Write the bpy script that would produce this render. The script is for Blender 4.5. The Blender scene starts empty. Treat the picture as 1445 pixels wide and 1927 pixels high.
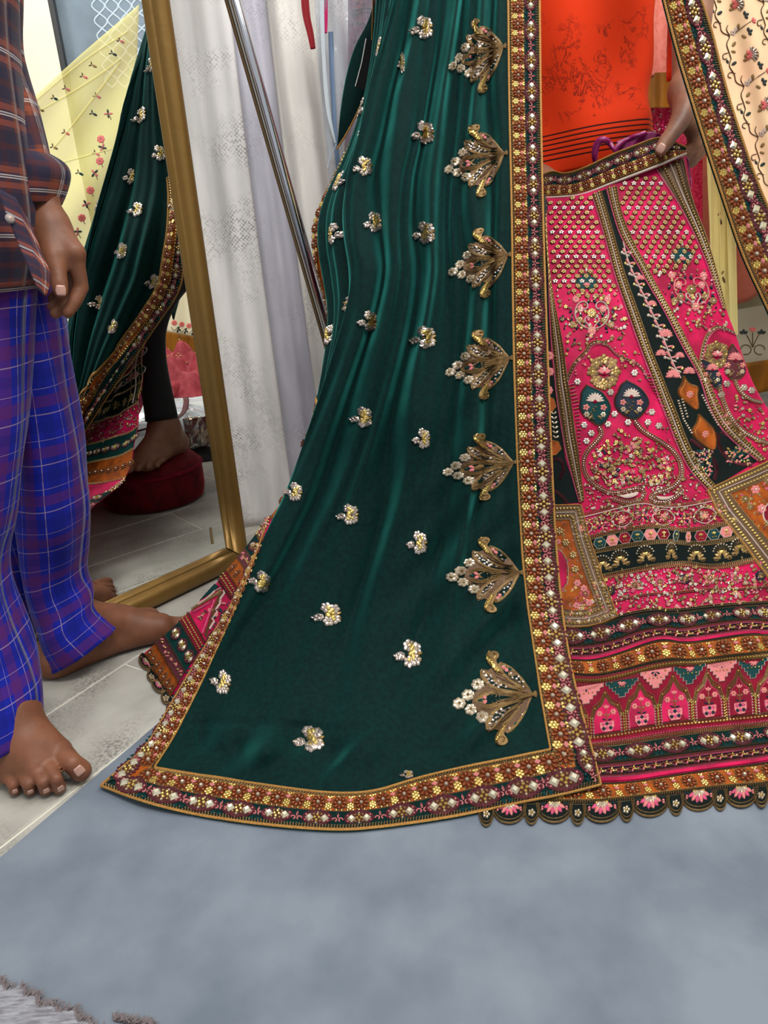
import bpy, bmesh, math, random
import numpy as np
from mathutils import Vector, Matrix
random.seed(7); RNG = np.random.default_rng(7)
SC = bpy.context.scene; COL = SC.collection
# ------------------------------------------------------------------ camera (level of a seated viewer), lens model
CX, CY, FPX = 722.5, 963.5, 1304.4
PITCH, ROLL, EYE = math.radians(21.01), math.radians(-3.617), 0.62
FW = np.array([0, math.cos(PITCH), -math.sin(PITCH)])
_u = np.array([0, math.sin(PITCH), math.cos(PITCH)]); _r = np.array([1.0, 0, 0])
RT = math.cos(ROLL)*_r + math.sin(ROLL)*_u
UP = -math.sin(ROLL)*_r + math.cos(ROLL)*_u
EYEP = np.array([0, 0, EYE])
cam_d = bpy.data.cameras.new('camera'); cam = bpy.data.objects.new('camera', cam_d); COL.objects.link(cam)
cam_d.sensor_fit = 'HORIZONTAL'; cam_d.sensor_width = 36; cam_d.lens = 36*FPX/1445; cam_d.clip_start = 0.01
cam.matrix_world = Matrix(((RT[0], UP[0], -FW[0], 0), (RT[1], UP[1], -FW[1], 0), (RT[2], UP[2], -FW[2], EYE), (0, 0, 0, 1)))
SC.camera = cam
# ------------------------------------------------------------------ light
SC.view_settings.view_transform = 'Standard'; SC.view_settings.look = 'None'
SC.view_settings.gamma = 1; SC.view_settings.use_curve_mapping = False
SC.view_settings.exposure = 0.55
W = bpy.data.worlds.new('world'); SC.world = W; W.use_nodes = True
W.node_tree.nodes['Background'].inputs[0].default_value = (0.93, 0.96, 1.0, 1)
W.node_tree.nodes['Background'].inputs[1].default_value = 0.42
def area_light(name, loc, size, power, col=(1, 0.97, 0.93), target=None):
    d = bpy.data.lights.new(name, 'AREA'); d.shape = 'RECTANGLE'; d.size, d.size_y = size; d.energy = power; d.color = col
    o = bpy.data.objects.new(name, d); COL.objects.link(o); o.location = loc
    if target is not None: o.rotation_euler = (Vector(target)-Vector(loc)).to_track_quat('-Z', 'Y').to_euler()
    return o
area_light('ceiling_panel', (0.5, -0.1, 2.7), (1.2, 0.5), 34, target=(0.3, 0.9, 0.2))
area_light('ceiling_panel', (-0.5, 0.9, 2.7), (0.5, 1.0), 16)
area_light('ceiling_panel', (1.5, 1.2, 2.7), (0.6, 1.2), 22)
# ------------------------------------------------------------------ pixel geometry (used to measure where things stand)
def ray(u, v):
    u = np.asarray(u, float)[..., None]; v = np.asarray(v, float)[..., None]
    return FW + RT*(u-CX)/FPX - UP*(v-CY)/FPX
def P(u, v, y):
    q = ray(u, v); return EYEP + q*(np.asarray(y, float)/q[..., 1])[..., None]
def fl(u, v, z=0.0):
    q = ray(u, v); return EYEP + q*((z-EYE)/q[..., 2])[..., None]
def fly(u, v, z=0.0):
    q = ray(u, v); t = (z-EYE)/np.minimum(q[..., 2], -1e-3); return q[..., 1]*t
# mirror plane: a vertical pane standing on the floor through two measured points
MB = fl(381.4, 1100.4); MA = fl(209.8, 1183.4)
ME = (MA-MB)/np.linalg.norm(MA-MB)          # along the bottom rail, towards the viewer
MN = np.array([-ME[1], ME[0], 0.0]); MN = MN if MN[0] > 0 else -MN
GLASS = MB - 0.012*MN
def refl(p): return p - 2*((p-GLASS) @ MN)[..., None]*MN
def Mr(u, v, y): return refl(P(u, v, y))      # real place of a thing seen in the mirror at virtual depth y
# ------------------------------------------------------------------ materials
def lin(h):
    h = h.lstrip('#'); c = [int(h[i:i+2], 16)/255 for i in (0, 2, 4)]
    return tuple(x/12.92 if x <= .04045 else ((x+.055)/1.055)**2.4 for x in c) + (1,)
MATS = {}
def mat(name, col, rough=.6, metal=0., sheen=0., tint=None, sr=.3, noise=None, bump=None, alpha=1., spec=.5, trans=0., coat=0., coords='Object', aniso=None):
    """noise=(scale, second colour, strength[, detail, stretch]); bump=(scale, strength[, distance])"""
    m = bpy.data.materials.new(name); m.use_nodes = True; nt = m.node_tree; b = nt.nodes['Principled BSDF']
    c = lin(col) if isinstance(col, str) else tuple(col)
    b.inputs['Base Color'].default_value = c; b.inputs['Roughness'].default_value = rough; b.inputs['Metallic'].default_value = metal
    b.inputs['Specular IOR Level'].default_value = spec
    if sheen: b.inputs['Sheen Weight'].default_value = sheen; b.inputs['Sheen Roughness'].default_value = sr; b.inputs['Sheen Tint'].default_value = lin(tint) if tint else (1, 1, 1, 1)
    if coat: b.inputs['Coat Weight'].default_value = coat; b.inputs['Coat Roughness'].default_value = .15
    if alpha < 1: b.inputs['Alpha'].default_value = alpha
    if trans: b.inputs['Transmission Weight'].default_value = trans
    L = nt.links.new; N = nt.nodes.new
    tc = N('ShaderNodeTexCoord')
    if noise:
        mp = N('ShaderNodeMapping'); L(tc.outputs[coords], mp.inputs[0])
        if len(noise) > 4: mp.inputs['Scale'].default_value = noise[4]
        n = N('ShaderNodeTexNoise'); n.inputs['Scale'].default_value = noise[0]; n.inputs['Detail'].default_value = noise[3] if len(noise) > 3 else 4
        L(mp.outputs[0], n.inputs['Vector'])
        rp = N('ShaderNodeMapRange'); rp.inputs[1].default_value = .36; rp.inputs[2].default_value = .64; L(n.outputs['Fac'], rp.inputs[0])
        ml = N('ShaderNodeMath'); ml.operation = 'MULTIPLY'; ml.inputs[1].default_value = noise[2]; L(rp.outputs[0], ml.inputs[0])
        mx = N('ShaderNodeMix'); mx.data_type = 'RGBA'; mx.inputs[6].default_value = c; mx.inputs[7].default_value = lin(noise[1]); L(ml.outputs[0], mx.inputs[0])
        L(mx.outputs[2], b.inputs['Base Color'])
    if bump:
        n2 = N('ShaderNodeTexNoise'); n2.inputs['Scale'].default_value = bump[0]; n2.inputs['Detail'].default_value = 3; L(tc.outputs[coords], n2.inputs['Vector'])
        bp = N('ShaderNodeBump'); bp.inputs['Strength'].default_value = bump[1]; bp.inputs['Distance'].default_value = bump[2] if len(bump) > 2 else .002
        L(n2.outputs['Fac'], bp.inputs['Height']); L(bp.outputs[0], b.inputs['Normal'])
    MATS[name] = m; return m
mat('velvet_green', '#02211f', .8, 0, .95, '#41b3a6', .40, noise=(160, '#011413', .7, 3), bump=(900, .35, .0008), spec=.1)
_m = MATS['velvet_green'].node_tree; _n = _m.nodes.new('ShaderNodeTexNoise'); _n.inputs['Scale'].default_value = 13; _n.inputs['Detail'].default_value = 7; _n.inputs['Roughness'].default_value = .65
_c = _m.nodes.new('ShaderNodeTexCoord'); _m.links.new(_c.outputs['Object'], _n.inputs['Vector']); _k = _m.nodes.new('ShaderNodeMapRange'); _k.inputs[1].default_value = .32; _k.inputs[2].default_value = .66; _k.inputs[3].default_value = .48; _k.inputs[4].default_value = 1.0
_m.links.new(_n.outputs['Fac'], _k.inputs[0]); _m.links.new(_k.outputs[0], _m.nodes['Principled BSDF'].inputs['Sheen Weight'])
mat('velvet_dark', '#03201f', .8, 0, .6, '#1f7f78', .3, spec=.1, bump=(900, .3, .0008))
mat('velvet_pink', '#c40a4d', .7, 0, .55, '#ff5f8c', .3, noise=(22, '#7d042c', .85, 4), bump=(700, .4, .001), spec=.2)
mat('velvet_crimson', '#7d0524', .75, 0, .6, '#d83a62', .3, noise=(60, '#5a041a', .7), bump=(700, .3, .001), spec=.15)
mat('velvet_orange', '#9c4a08', .7, 0, .7, '#f09030', .3, noise=(50, '#6a2c06', .85), bump=(700, .3, .001), spec=.2)
mat('velvet_mustard', '#8a5404', .65, 0, .8, '#d69a2c', .3, noise=(22, '#5c3602', .8, 3, (1, 1, .25)), spec=.2)
mat('velvet_black', '#0a1413', .8, 0, .4, '#2c5a55', .3, spec=.1)
mat('thread_gold', '#94774a', .45, .5, noise=(500, '#5e4526', .6), bump=(1400, .8, .0008))
mat('thread_antique', '#6e5238', .5, .4, noise=(600, '#3d2a1c', .7), bump=(1400, .8, .0008))
mat('thread_rust', '#7a3312', .55, .25, noise=(500, '#4a1c0a', .6), bump=(1400, .8, .0008))
mat('thread_plum', '#6b3038', .6, .05, spec=.12, noise=(600, '#33202a', .7), bump=(1400, .8, .0008))
mat('thread_pink', '#c97c7a', .6, spec=.12, noise=(500, '#b35d63', .6), bump=(1400, .6, .0006))
mat('thread_rose', '#c8557a', .6, spec=.12, noise=(300, '#8a3045', .6), bump=(1400, .6, .0006))
mat('thread_white', '#c4b2a6', .6, spec=.12, noise=(500, '#a08a80', .5), bump=(1400, .6, .0006))
mat('thread_teal', '#083a3c', .6, spec=.12, noise=(500, '#042524', .6), bump=(1400, .6, .0006))
mat('thread_navy', '#1c2733', .6, spec=.12, noise=(500, '#161f2a', .6), bump=(1400, .6, .0006))
mat('cord_gold', '#b5843f', .5, .35, noise=(700, '#7a4f1c', .6), bump=(900, 1., .0012))
mat('sequin_gold', '#c4aa62', .28, .85); mat('sequin_bronze', '#8d7348', .33, .8); mat('sequin_copper', '#7d3f1c', .38, .6)
mat('crystal', '#cbc4aa', .2, .45, coat=.4); mat('bead_pearl', '#b3a48e', .24, .4, coat=.3); mat('sequin_silver', '#b7a9a0', .25, .8)
# ------------------------------------------------------------------ objects
def link(o, parent=None):
    COL.objects.link(o)
    if parent is not None: o.parent = parent
    return o
def tag(o, label, cat, group=None, kind=None):
    o['label'] = label; o['category'] = cat
    if group: o['group'] = group
    if kind: o['kind'] = kind
    return o
def root(name, label, cat, loc=(0, 0, 0), group=None):
    o = link(bpy.data.objects.new(name, None)); o.empty_display_size = .05
    o.location = tuple(float(x) for x in loc)
    return tag(o, label, cat, group)
def mesh_from(name, verts, faces, mats, midx=None, smooth=False, uv=None):
    me = bpy.data.meshes.new(name)
    me.from_pydata([tuple(map(float, v)) for v in verts], [], [tuple(map(int, f)) for f in faces])
    for m in mats: me.materials.append(MATS[m] if isinstance(m, str) else m)
    if midx is not None: me.polygons.foreach_set('material_index', np.asarray(midx, np.int32))
    if smooth: me.polygons.foreach_set('use_smooth', np.ones(len(faces), bool))
    if uv is not None:
        l = me.uv_layers.new(name='uv'); vi = np.zeros(len(me.loops), np.int32); me.loops.foreach_get('vertex_index', vi)
        l.data.foreach_set('uv', np.asarray(uv, np.float32)[vi].ravel())
    me.update(); return me
def add(name, me, parent=None, kind=None):
    o = bpy.data.objects.new(name, me); link(o, parent)
    if parent is not None: o.matrix_parent_inverse = parent_inv(parent)
    if kind: o['kind'] = kind
    return o
def worldm(o):
    b = o.matrix_basis.copy()
    return b if o.parent is None else worldm(o.parent) @ o.matrix_parent_inverse @ b
def parent_inv(p): return worldm(p).inverted()
def box_mesh(name, lo, hi, mats, bev=0.0):
    bm = bmesh.new(); bmesh.ops.create_cube(bm, size=1)
    for v in bm.verts: v.co = Vector([lo[i]+(v.co[i]+.5)*(hi[i]-lo[i]) for i in range(3)])
    if bev: bmesh.ops.bevel(bm, geom=bm.edges[:], offset=bev, segments=2, affect='EDGES')
    me = bpy.data.meshes.new(name); bm.to_mesh(me); bm.free()
    for m in mats: me.materials.append(MATS[m] if isinstance(m, str) else m)
    return me
# ------------------------------------------------------------------ cloth surfaces: depth over the measured outline (thin plate spline)
def tps(pts):
    pts = np.array(pts, float); X = pts[:, :2]/500; y = pts[:, 2]; n = len(X)
    def k(r2): return np.where(r2 > 1e-12, r2*np.log(np.maximum(r2, 1e-12)), 0)
    A = np.zeros((n+3, n+3)); A[:n, :n] = k(((X[:, None]-X[None])**2).sum(-1)) + np.eye(n)*2e-3
    A[:n, n] = 1; A[:n, n+1:] = X; A[n, :n] = 1; A[n+1:, :n] = X.T
    w = np.linalg.solve(A, np.r_[y, 0, 0, 0])
    def f(u, v):
        u = np.asarray(u, float)/500; v = np.asarray(v, float)/500
        o = w[n]+w[n+1]*u+w[n+2]*v
        for i in range(n): o = o + w[i]*k((u-X[i, 0])**2+(v-X[i, 1])**2)
        return o
    return f
class Surf:
    def __init__(s, pts, fold=None, mirror=False, floor=None):
        s.f = tps(pts); s.fold = fold; s.mirror = mirror; s.floor = floor
    def y(s, u, v):
        y = s.f(u, v)
        if s.fold is not None: y = y + s.fold(np.asarray(u, float), np.asarray(v, float))
        if s.floor is not None and not s.mirror: y = np.minimum(y, fly(u, v, s.floor))
        return y
    def pos(s, u, v):
        return Mr(u, v, s.y(u, v)) if s.mirror else P(u, v, s.y(u, v))
    def frame(s, u, v, e=1.5):
        p = s.pos(u, v); du = s.pos(np.asarray(u)+e, v)-s.pos(np.asarray(u)-e, v); dv = s.pos(u, np.asarray(v)+e)-s.pos(u, np.asarray(v)-e)
        n = np.cross(dv, du); n = n/np.linalg.norm(n, axis=-1, keepdims=True)
        if s.mirror: n = -n
        return p, n, du/(2*e), dv/(2*e)
    def put(s, V):
        V = np.asarray(V, float); p, n, _, _ = s.frame(V[:, 0], V[:, 1]); return p + n*V[:, 2:3]
def resample(pl, n):
    pl = np.array(pl, float); d = np.r_[0, np.cumsum(np.linalg.norm(np.diff(pl, axis=0), axis=1))]
    t = np.linspace(0, d[-1], n); return np.stack([np.interp(t, d, pl[:, i]) for i in range(pl.shape[1])], 1)
def smooth_pl(pl, n=60, it=3):
    pl = np.array(pl, float)
    for _ in range(it):
        q = [pl[0]]
        for a, b in zip(pl[:-1], pl[1:]): q += [a*.75+b*.25, a*.25+b*.75]
        pl = np.array(q+[pl[-1]])
    return resample(pl, n)
def coons(top, bot, left, right, ns, nt):
    T = resample(top, ns); Bm = resample(bot, ns); Lf = resample(left, nt); Rg = resample(right, nt)
    s = np.linspace(0, 1, ns)[None, :, None]; t = np.linspace(0, 1, nt)[:, None, None]
    return ((1-t)*T[None]+t*Bm[None]+(1-s)*Lf[:, None]+s*Rg[:, None]
            - ((1-s)*(1-t)*T[0]+s*(1-t)*T[-1]+(1-s)*t*Bm[0]+s*t*Bm[-1]))
def grid_faces(nt, ns, flip=False):
    i = np.arange(nt*ns).reshape(nt, ns); f = np.stack([i[:-1, :-1], i[1:, :-1], i[1:, 1:], i[:-1, 1:]], -1).reshape(-1, 4)
    return f[:, ::-1] if flip else f
def cloth(name, surf, uvgrid, m, parent, thick=.0015, kind=None):
    nt, ns = uvgrid.shape[:2]; q = uvgrid.reshape(-1, 2)
    uvm = np.stack(np.meshgrid(np.linspace(0, 1, ns), np.linspace(0, 1, nt)), -1).reshape(-1, 2)
    me = mesh_from(name, surf.pos(q[:, 0], q[:, 1]), grid_faces(nt, ns, surf.mirror), [m], smooth=True, uv=uvm)
    o = add(name, me, parent, kind)
    if thick:
        md = o.modifiers.new('thickness', 'SOLIDIFY'); md.thickness = thick; md.offset = -1
    return o
# ------------------------------------------------------------------ flat drawings that are laid on a cloth surface (u, v, height in metres)
class Draw:
    def __init__(s): s.V = []; s.F = []; s.M = []; s.mats = []
    def mi(s, m):
        if m not in s.mats: s.mats.append(m)
        return s.mats.index(m)
    def add(s, V, F, m):
        b = len(s.V); s.V += [tuple(v) for v in V]; s.F += [tuple(i+b for i in f) for f in F]; s.M += [s.mi(m)]*len(F)
    def dome(s, x, y, r, h, m, n=6, ry=None, a=0., z=0.):
        ry = ry or r; ca, sa = math.cos(a), math.sin(a); V = []
        for k, (rr, hh) in enumerate(((1., 0.), (.72, .7))):
            for i in range(n):
                t = 2*math.pi*(i+.5*k)/n; px, py = r*rr*math.cos(t), ry*rr*math.sin(t)
                V.append((x+px*ca-py*sa, y+px*sa+py*ca, z+h*hh))
        V.append((x, y, z+h)); F = []
        for i in range(n):
            j = (i+1) % n; F += [(i, j, n+i), (j, n+j, n+i), (n+i, n+j, 2*n)]
        s.add(V, F, m)
    def petal(s, x, y, l, w, a, h, m, z=0.):
        s.dome(x+math.cos(a)*l/2, y+math.sin(a)*l/2, l/2, h, m, 7, w/2, a, z)
    def flower(s, x, y, r, n, m, mc, h=.0016, a0=0., z=0., w=.85, arc=2*math.pi):
        for i in range(n): s.petal(x, y, r, r*w, a0+arc*i/n, h, m, z)
        s.dome(x, y, r*.28, h*1.5, mc, 6, z=z)
    def cord(s, pl, w, h, m, closed=False, z=0., n=None, taper=False):
        pl = np.array(pl, float)
        if closed: pl = np.vstack([pl, pl[:1]])
        if n: pl = resample(pl, n)
        d = np.gradient(pl, axis=0); d /= np.maximum(np.linalg.norm(d, axis=1, keepdims=True), 1e-9)
        nn = np.stack([-d[:, 1], d[:, 0]], 1); V = []; k = len(pl)
        for i in range(k):
            ww = w/2*((1-abs(2*i/(k-1)-1)**3) if taper else 1)
            for a, hh in ((-1, 0), (-.6, .75), (0, 1), (.6, .75), (1, 0)):
                V.append((pl[i, 0]+nn[i, 0]*ww*a, pl[i, 1]+nn[i, 1]*ww*a, z+h*hh))
        F = [(i*5+j, i*5+j+1, i*5+j+6, i*5+j+5) for i in range(k-1) for j in range(4)]
        s.add(V, F, m)
    def beads(s, pl, step, r, h, m, n=5, z=0., ry=None):
        pl = np.array(pl, float); L = np.linalg.norm(np.diff(pl, axis=0), axis=1).sum(); k = max(2, int(L/step)+1); q = resample(pl, k)
        d = np.gradient(q, axis=0)
        for i in range(k): s.dome(q[i, 0], q[i, 1], r, h, m, n, ry, math.atan2(d[i, 1], d[i, 0]), z)
    def stitches(s, pl, step, l, w, h, m, slant=.0, z=0.):
        pl = np.array(pl, float); L = np.linalg.norm(np.diff(pl, axis=0), axis=1).sum(); k = max(2, int(L/step)+1); q = resample(pl, k); d = np.gradient(q, axis=0)
        for i in range(k):
            a = math.atan2(d[i, 1], d[i, 0])+math.pi/2+slant; c, sn = math.cos(a)*l/2, math.sin(a)*l/2; e, g = -math.sin(a)*w/2, math.cos(a)*w/2
            x, y = q[i]
            s.add([(x-c-e, y-sn-g, z), (x+c-e, y+sn-g, z), (x+c+e, y+sn+g, z), (x-c+e, y-sn+g, z), (x-c*.8, y-sn*.8, z+h), (x+c*.8, y+sn*.8, z+h)],
                  [(0, 1, 5, 4), (2, 3, 4, 5), (1, 2, 5), (3, 0, 4)], m)
    def strip(s, A, B, m, h0=0.0, h1=None, n=None, across=1):
        A = resample(A, n or 40); B = resample(B, n or 40); k = len(A); h1 = h0 if h1 is None else h1; V = []
        for i in range(k):
            for j in range(across+1):
                t = j/across; V.append((*(A[i]*(1-t)+B[i]*t), h0+(h1-h0)*t))
        c = across+1
        s.add(V, [(i*c+j, i*c+j+1, (i+1)*c+j+1, (i+1)*c+j) for i in range(k-1) for j in range(across)], m)
    def patch(s, poly, m, h=.0008, rings=3, rise=.0):
        """star-shaped fill about the centroid, gently domed"""
        poly = np.array(poly, float); c = poly.mean(0); k = len(poly); V = []
        V += [(p[0], p[1], 0.0) for p in poly]
        for r in range(rings):
            t = (r/rings); q = poly*(1-t)*1.0+c*t
            V += [(p[0], p[1], h+rise*(1-(1-t)**2)) for p in q]
        V.append((c[0], c[1], h+rise)); F = []
        for r in range(rings):
            for i in range(k):
                j = (i+1) % k; F.append((r*k+i, r*k+j, (r+1)*k+j, (r+1)*k+i))
        for i in range(k): F.append((rings*k+i, rings*k+(i+1) % k, (rings+1)*k))
        s.add(V, F, m)
    def gem(s, x, y, r, h, m, a=0., z=0., star=.5):
        V = []
        for i in range(8):
            rr = r if i % 2 == 0 else r*star*1.15; t = a+math.pi*i/4; V.append((x+rr*math.cos(t), y+rr*math.sin(t), z))
        for i in range(8):
            rr = (r if i % 2 == 0 else r*star*1.15)*.5; t = a+math.pi*i/4; V.append((x+rr*math.cos(t), y+rr*math.sin(t), z+h))
        s.add(V, [(i, (i+1) % 8, 8+(i+1) % 8, 8+i) for i in range(8)]+[tuple(range(8, 16))], m)
    def xf(s, M2, t):
        """apply a 2x2 matrix and shift to all points"""
        s.V = [(M2[0][0]*x+M2[0][1]*y+t[0], M2[1][0]*x+M2[1][1]*y+t[1], z) for x, y, z in s.V]; return s
    def lay(s, name, surf, parent, kind=None, smooth=False, lift=.0006):
        V = np.array(s.V, float); V[:, 2] += lift
        me = mesh_from(name, surf.put(V), s.F, s.mats, s.M, smooth); return add(name, me, parent, kind)
    def template(s, name):
        return mesh_from(name, s.V, s.F, s.mats, s.M)
def inst(name, me, parent, pos, xd, nrm, scale, flip=False):
    n = np.asarray(nrm, float); x = np.asarray(xd, float); x = x-n*(x@n); x /= np.linalg.norm(x); y = np.cross(n, x)
    if flip: x = -x; y = -y
    o = bpy.data.objects.new(name, me); link(o, parent)
    sc = scale if hasattr(scale, '__len__') else (scale, scale, scale)
    m = Matrix(((x[0]*sc[0], y[0]*sc[1], n[0]*sc[2], pos[0]), (x[1]*sc[0], y[1]*sc[1], n[1]*sc[2], pos[1]), (x[2]*sc[0], y[2]*sc[1], n[2]*sc[2], pos[2]), (0, 0, 0, 1)))
    o.matrix_basis = (parent_inv(parent) @ m) if parent is not None else m
    return o
def spline(pl, n=40): return smooth_pl(pl, n, 3)
# ================================================================== ROOM
T1 = fl(73.1, 1354); T2 = fl(234.7, 1248.8); TD = (T2-T1)/np.linalg.norm(T2-T1); TC = np.array([TD[1], -TD[0], 0])   # tile directions
fr = link(bpy.data.objects.new('floor', None)); fr['kind'] = 'structure'
mat('grout', '#c9c6b8', .9, bump=(300, .5, .001))
def tile_mat():
    m = mat('tile', '#8f8c84', .42, spec=.4, noise=(5, '#bdbab0', .9, 6), bump=(260, .25, .0006))
    nt = m.node_tree; N = nt.nodes.new; L = nt.links.new; b = nt.nodes['Principled BSDF']
    src = b.inputs['Base Color'].links[0].from_socket
    tc = N('ShaderNodeTexCoord'); n = N('ShaderNodeTexNoise'); n.inputs['Scale'].default_value = 210; n.inputs['Detail'].default_value = 5; L(tc.outputs['Object'], n.inputs['Vector'])
    r = N('ShaderNodeMapRange'); r.inputs[1].default_value = .42; r.inputs[2].default_value = .62; L(n.outputs['Fac'], r.inputs[0])
    n2 = N('ShaderNodeTexNoise'); n2.inputs['Scale'].default_value = 11; n2.inputs['Detail'].default_value = 3; L(tc.outputs['Object'], n2.inputs['Vector'])
    r2 = N('ShaderNodeMapRange'); r2.inputs[1].default_value = .45; r2.inputs[2].default_value = .7; r2.inputs[4].default_value = .75; L(n2.outputs['Fac'], r2.inputs[0])
    ml = N('ShaderNodeMath'); ml.operation = 'MULTIPLY'; L(r.outputs[0], ml.inputs[0]); L(r2.outputs[0], ml.inputs[1])
    mx = N('ShaderNodeMix'); mx.data_type = 'RGBA'; L(ml.outputs[0], mx.inputs[0]); L(src, mx.inputs[6]); mx.inputs[7].default_value = lin('#5f5b55'); L(mx.outputs[2], b.inputs['Base Color'])
tile_mat()
sub = add('subfloor', box_mesh('subfloor', (-2.6, -0.6, -.06), (3.6, 3.4, -.0015), ['grout']), fr)
CR = fl(234.7, 1248.8)           # a corner where two joints meet
LONG, WID = .60, None
W_ = abs(float((fl(2.2, 1594)-CR) @ TC)); W2 = abs(float((fl(119.6, 1500)-CR) @ TC)); WID = (W_+W2)/2
gap = .0022
def tile(a0, a1, c0, c1, z=0.0):
    q = [CR+TD*a+TC*c for a, c in ((a0+gap, c0+gap), (a1-gap, c0+gap), (a1-gap, c1-gap), (a0+gap, c1-gap))]
    zc = np.array([0, 0, 1.0]); e = .0012
    q2 = [CR+TD*a+TC*c for a, c in ((a0+gap+e, c0+gap+e), (a1-gap-e, c0+gap+e), (a1-gap-e, c1-gap-e), (a0+gap+e, c1-gap-e))]
    V = [p-zc*.012 for p in q]+[p+zc*(z-.0008) for p in q]+[p+zc*z for p in q2]
    F = []
    for b in (0, 4):
        for i in range(4): F.append((b+i, b+(i+1) % 4, b+4+(i+1) % 4, b+4+i))
    F.append((8, 9, 10, 11))
    return add('tile', mesh_from('tile', V, F, ['tile']), fr)
for r_ in range(-4, 9):
    off = 0.0 if r_ == 0 else {1: -.17, -1: .33}.get(r_, RNG.uniform(0, LONG))
    for k in range(-3, 5):
        a0 = off+(k-1)*LONG; c0 = r_*WID
        mid = CR+TD*(a0+LONG/2)+TC*(c0+WID/2)
        if -1.7 < mid[0] < 2.4 and -.3 < mid[1] < 2.7: tile(a0, a0+LONG, c0, c0+WID, RNG.uniform(-.0004, .0004))
# ---- walls
mat('plaster', '#cfcabb', .9, bump=(40, .2, .002)); mat('panel_cream', '#efe8d2', .7, noise=(3, '#d9d2bd', .5)); mat('wallpaper', '#7f8d9c', .8, noise=(6, '#66727f', .7, 5))
mat('wall_line', '#b9c6d4', .6); mat('edge_dark', '#26262a', .5)
def wall_slab(name, a, b, z0, z1, th, m):
    a = np.array([a[0], a[1], 0.]); b = np.array([b[0], b[1], 0.]); d = (b-a)/np.linalg.norm(b-a); n = np.array([d[1], -d[0], 0])
    q = [a, b, b+n*th, a+n*th]; V = [p+np.array([0, 0, z0]) for p in q]+[p+np.array([0, 0, z1]) for p in q]
    F = [(0, 3, 2, 1), (4, 5, 6, 7)]+[(i, (i+1) % 4, 4+(i+1) % 4, 4+i) for i in range(4)]
    o = add(name, mesh_from(name, V, F, [m])); o['kind'] = 'structure'; return o
Lw = MB-MN*.055
wall_slab('wall_left', Lw+ME*1.6, Lw-ME*.16, -.05, 2.6, -.1, 'plaster')
wall_slab('wall_back', (-1.2, 2.62), (2.75, 2.62), -.05, 2.6, -.1, 'plaster')
# right hand wall: cream pier and blue grey papered stretch with a trellis print, both seen in the mirror
def mp_(u, v, y): return Mr(u, v, y)
# ================================================================== MIRROR
def frame_mat():
    return mat('frame_gold', '#8d6c34', .42, .55, noise=(9, '#5f4721', .75, 5, (1, 1, .12)), bump=(60, .25, .002))
frame_mat(); mat('frame_edge', '#4a3718', .6, .3)
m = bpy.data.materials.new('mirror_glass'); m.use_nodes = True; b = m.node_tree.nodes['Principled BSDF']
b.inputs['Metallic'].default_value = 1; b.inputs['Roughness'].default_value = 0.0; b.inputs['Base Color'].default_value = (.86, .89, .87, 1); MATS['mirror_glass'] = m
CO = MB.copy()
# corner: foot of the far stile, solved on the outer edge line of the stile (463,1019)
def hitplane(u, v, q, n):
    r = ray(u, v); return EYEP + r*(((q-EYEP) @ n)/(r @ n))
far = float((hitplane(463., 1019., MB, MN)-MB) @ ME); inner = float((hitplane(433., 1034., MB, MN)-MB) @ ME)
railz = float(hitplane(433., 1034., MB, MN)[2])
mir = root('standing_mirror', 'tall gold framed floor mirror leaning on the wall behind the boy in plaid shirt', 'mirror', MB+ME*.4)
near = far+1.02; HT = 1.75
def mpt(a, z, d): return MB+ME*a+np.array([0, 0, z])+MN*d
def bar(name, p0, p1, across, w, mitre0, mitre1):
    """moulding: rounded profile swept between p0 and p1; across = in-plane direction towards the glass"""
    prof = [(0, -.03), (0, -.008), (.012, -.002), (.05, .004), (.12, .0085), (.22, .0115), (.34, .0130), (.46, .0130), (.58, .0112), (.68, .008), (.76, .0035), (.785, .0005), (.80, -.001), (.84, -.0012), (.88, -.0025), (.94, -.006), (1., -.0105), (1., -.03)]
    V = []
    L_ = np.linalg.norm(p1-p0); dr = (p1-p0)/L_; N = 14
    for k in range(N+1):
        for s, d in prof:
            t0 = mitre0*s*w; t1 = L_-mitre1*s*w
            V.append(p0+dr*(t0+(t1-t0)*k/N)+across*(s*w)+MN*d)
    n = len(prof)
    F = [(k*n+i, k*n+i+1, (k+1)*n+i+1, (k+1)*n+i) for k in range(N) for i in range(n-1)]
    F += [tuple(range(n)), tuple(N*n+i for i in reversed(range(n)))]
    return add(name, mesh_from(name, V, F, ['frame_gold'], smooth=True), mir)
wst = inner-far; wr = railz
Z = np.array([0, 0, 1.0])
bar('bottom_rail', mpt(near, 0.002, 0), mpt(far, 0.002, 0), Z, wr, 1, 1)
bar('side_stile', mpt(far, 0.002, 0), mpt(far, HT, 0), ME, wst, wr/wst, 1)
bar('side_stile', mpt(near, HT, 0), mpt(near, 0.002, 0), -ME, wst, 1, wr/wst)
bar('top_rail', mpt(far, HT, 0), mpt(near, HT, 0), -Z, wst, 1, 1)
g0, g1 = far+wst*.9, near-wst*.9
q = [mpt(g0, wr*.9, -.012), mpt(g1, wr*.9, -.012), mpt(g1, HT-wst*.9, -.012), mpt(g0, HT-wst*.9, -.012)]
q2 = [p-MN*.005 for p in q]
add('glass', mesh_from('glass', q+q2, [(0, 1, 2, 3), (7, 6, 5, 4)]+[(i, 4+i, 4+(i+1) % 4, (i+1) % 4) for i in range(4)], ['mirror_glass', 'frame_edge'], [0, 1, 1, 1, 1, 1]), mir)
bq = [mpt(far+.005, .004, -.018), mpt(near-.005, .004, -.018), mpt(near-.005, HT-.005, -.018), mpt(far+.005, HT-.005, -.018)]
bq2 = [p-MN*.018 for p in bq]
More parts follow.
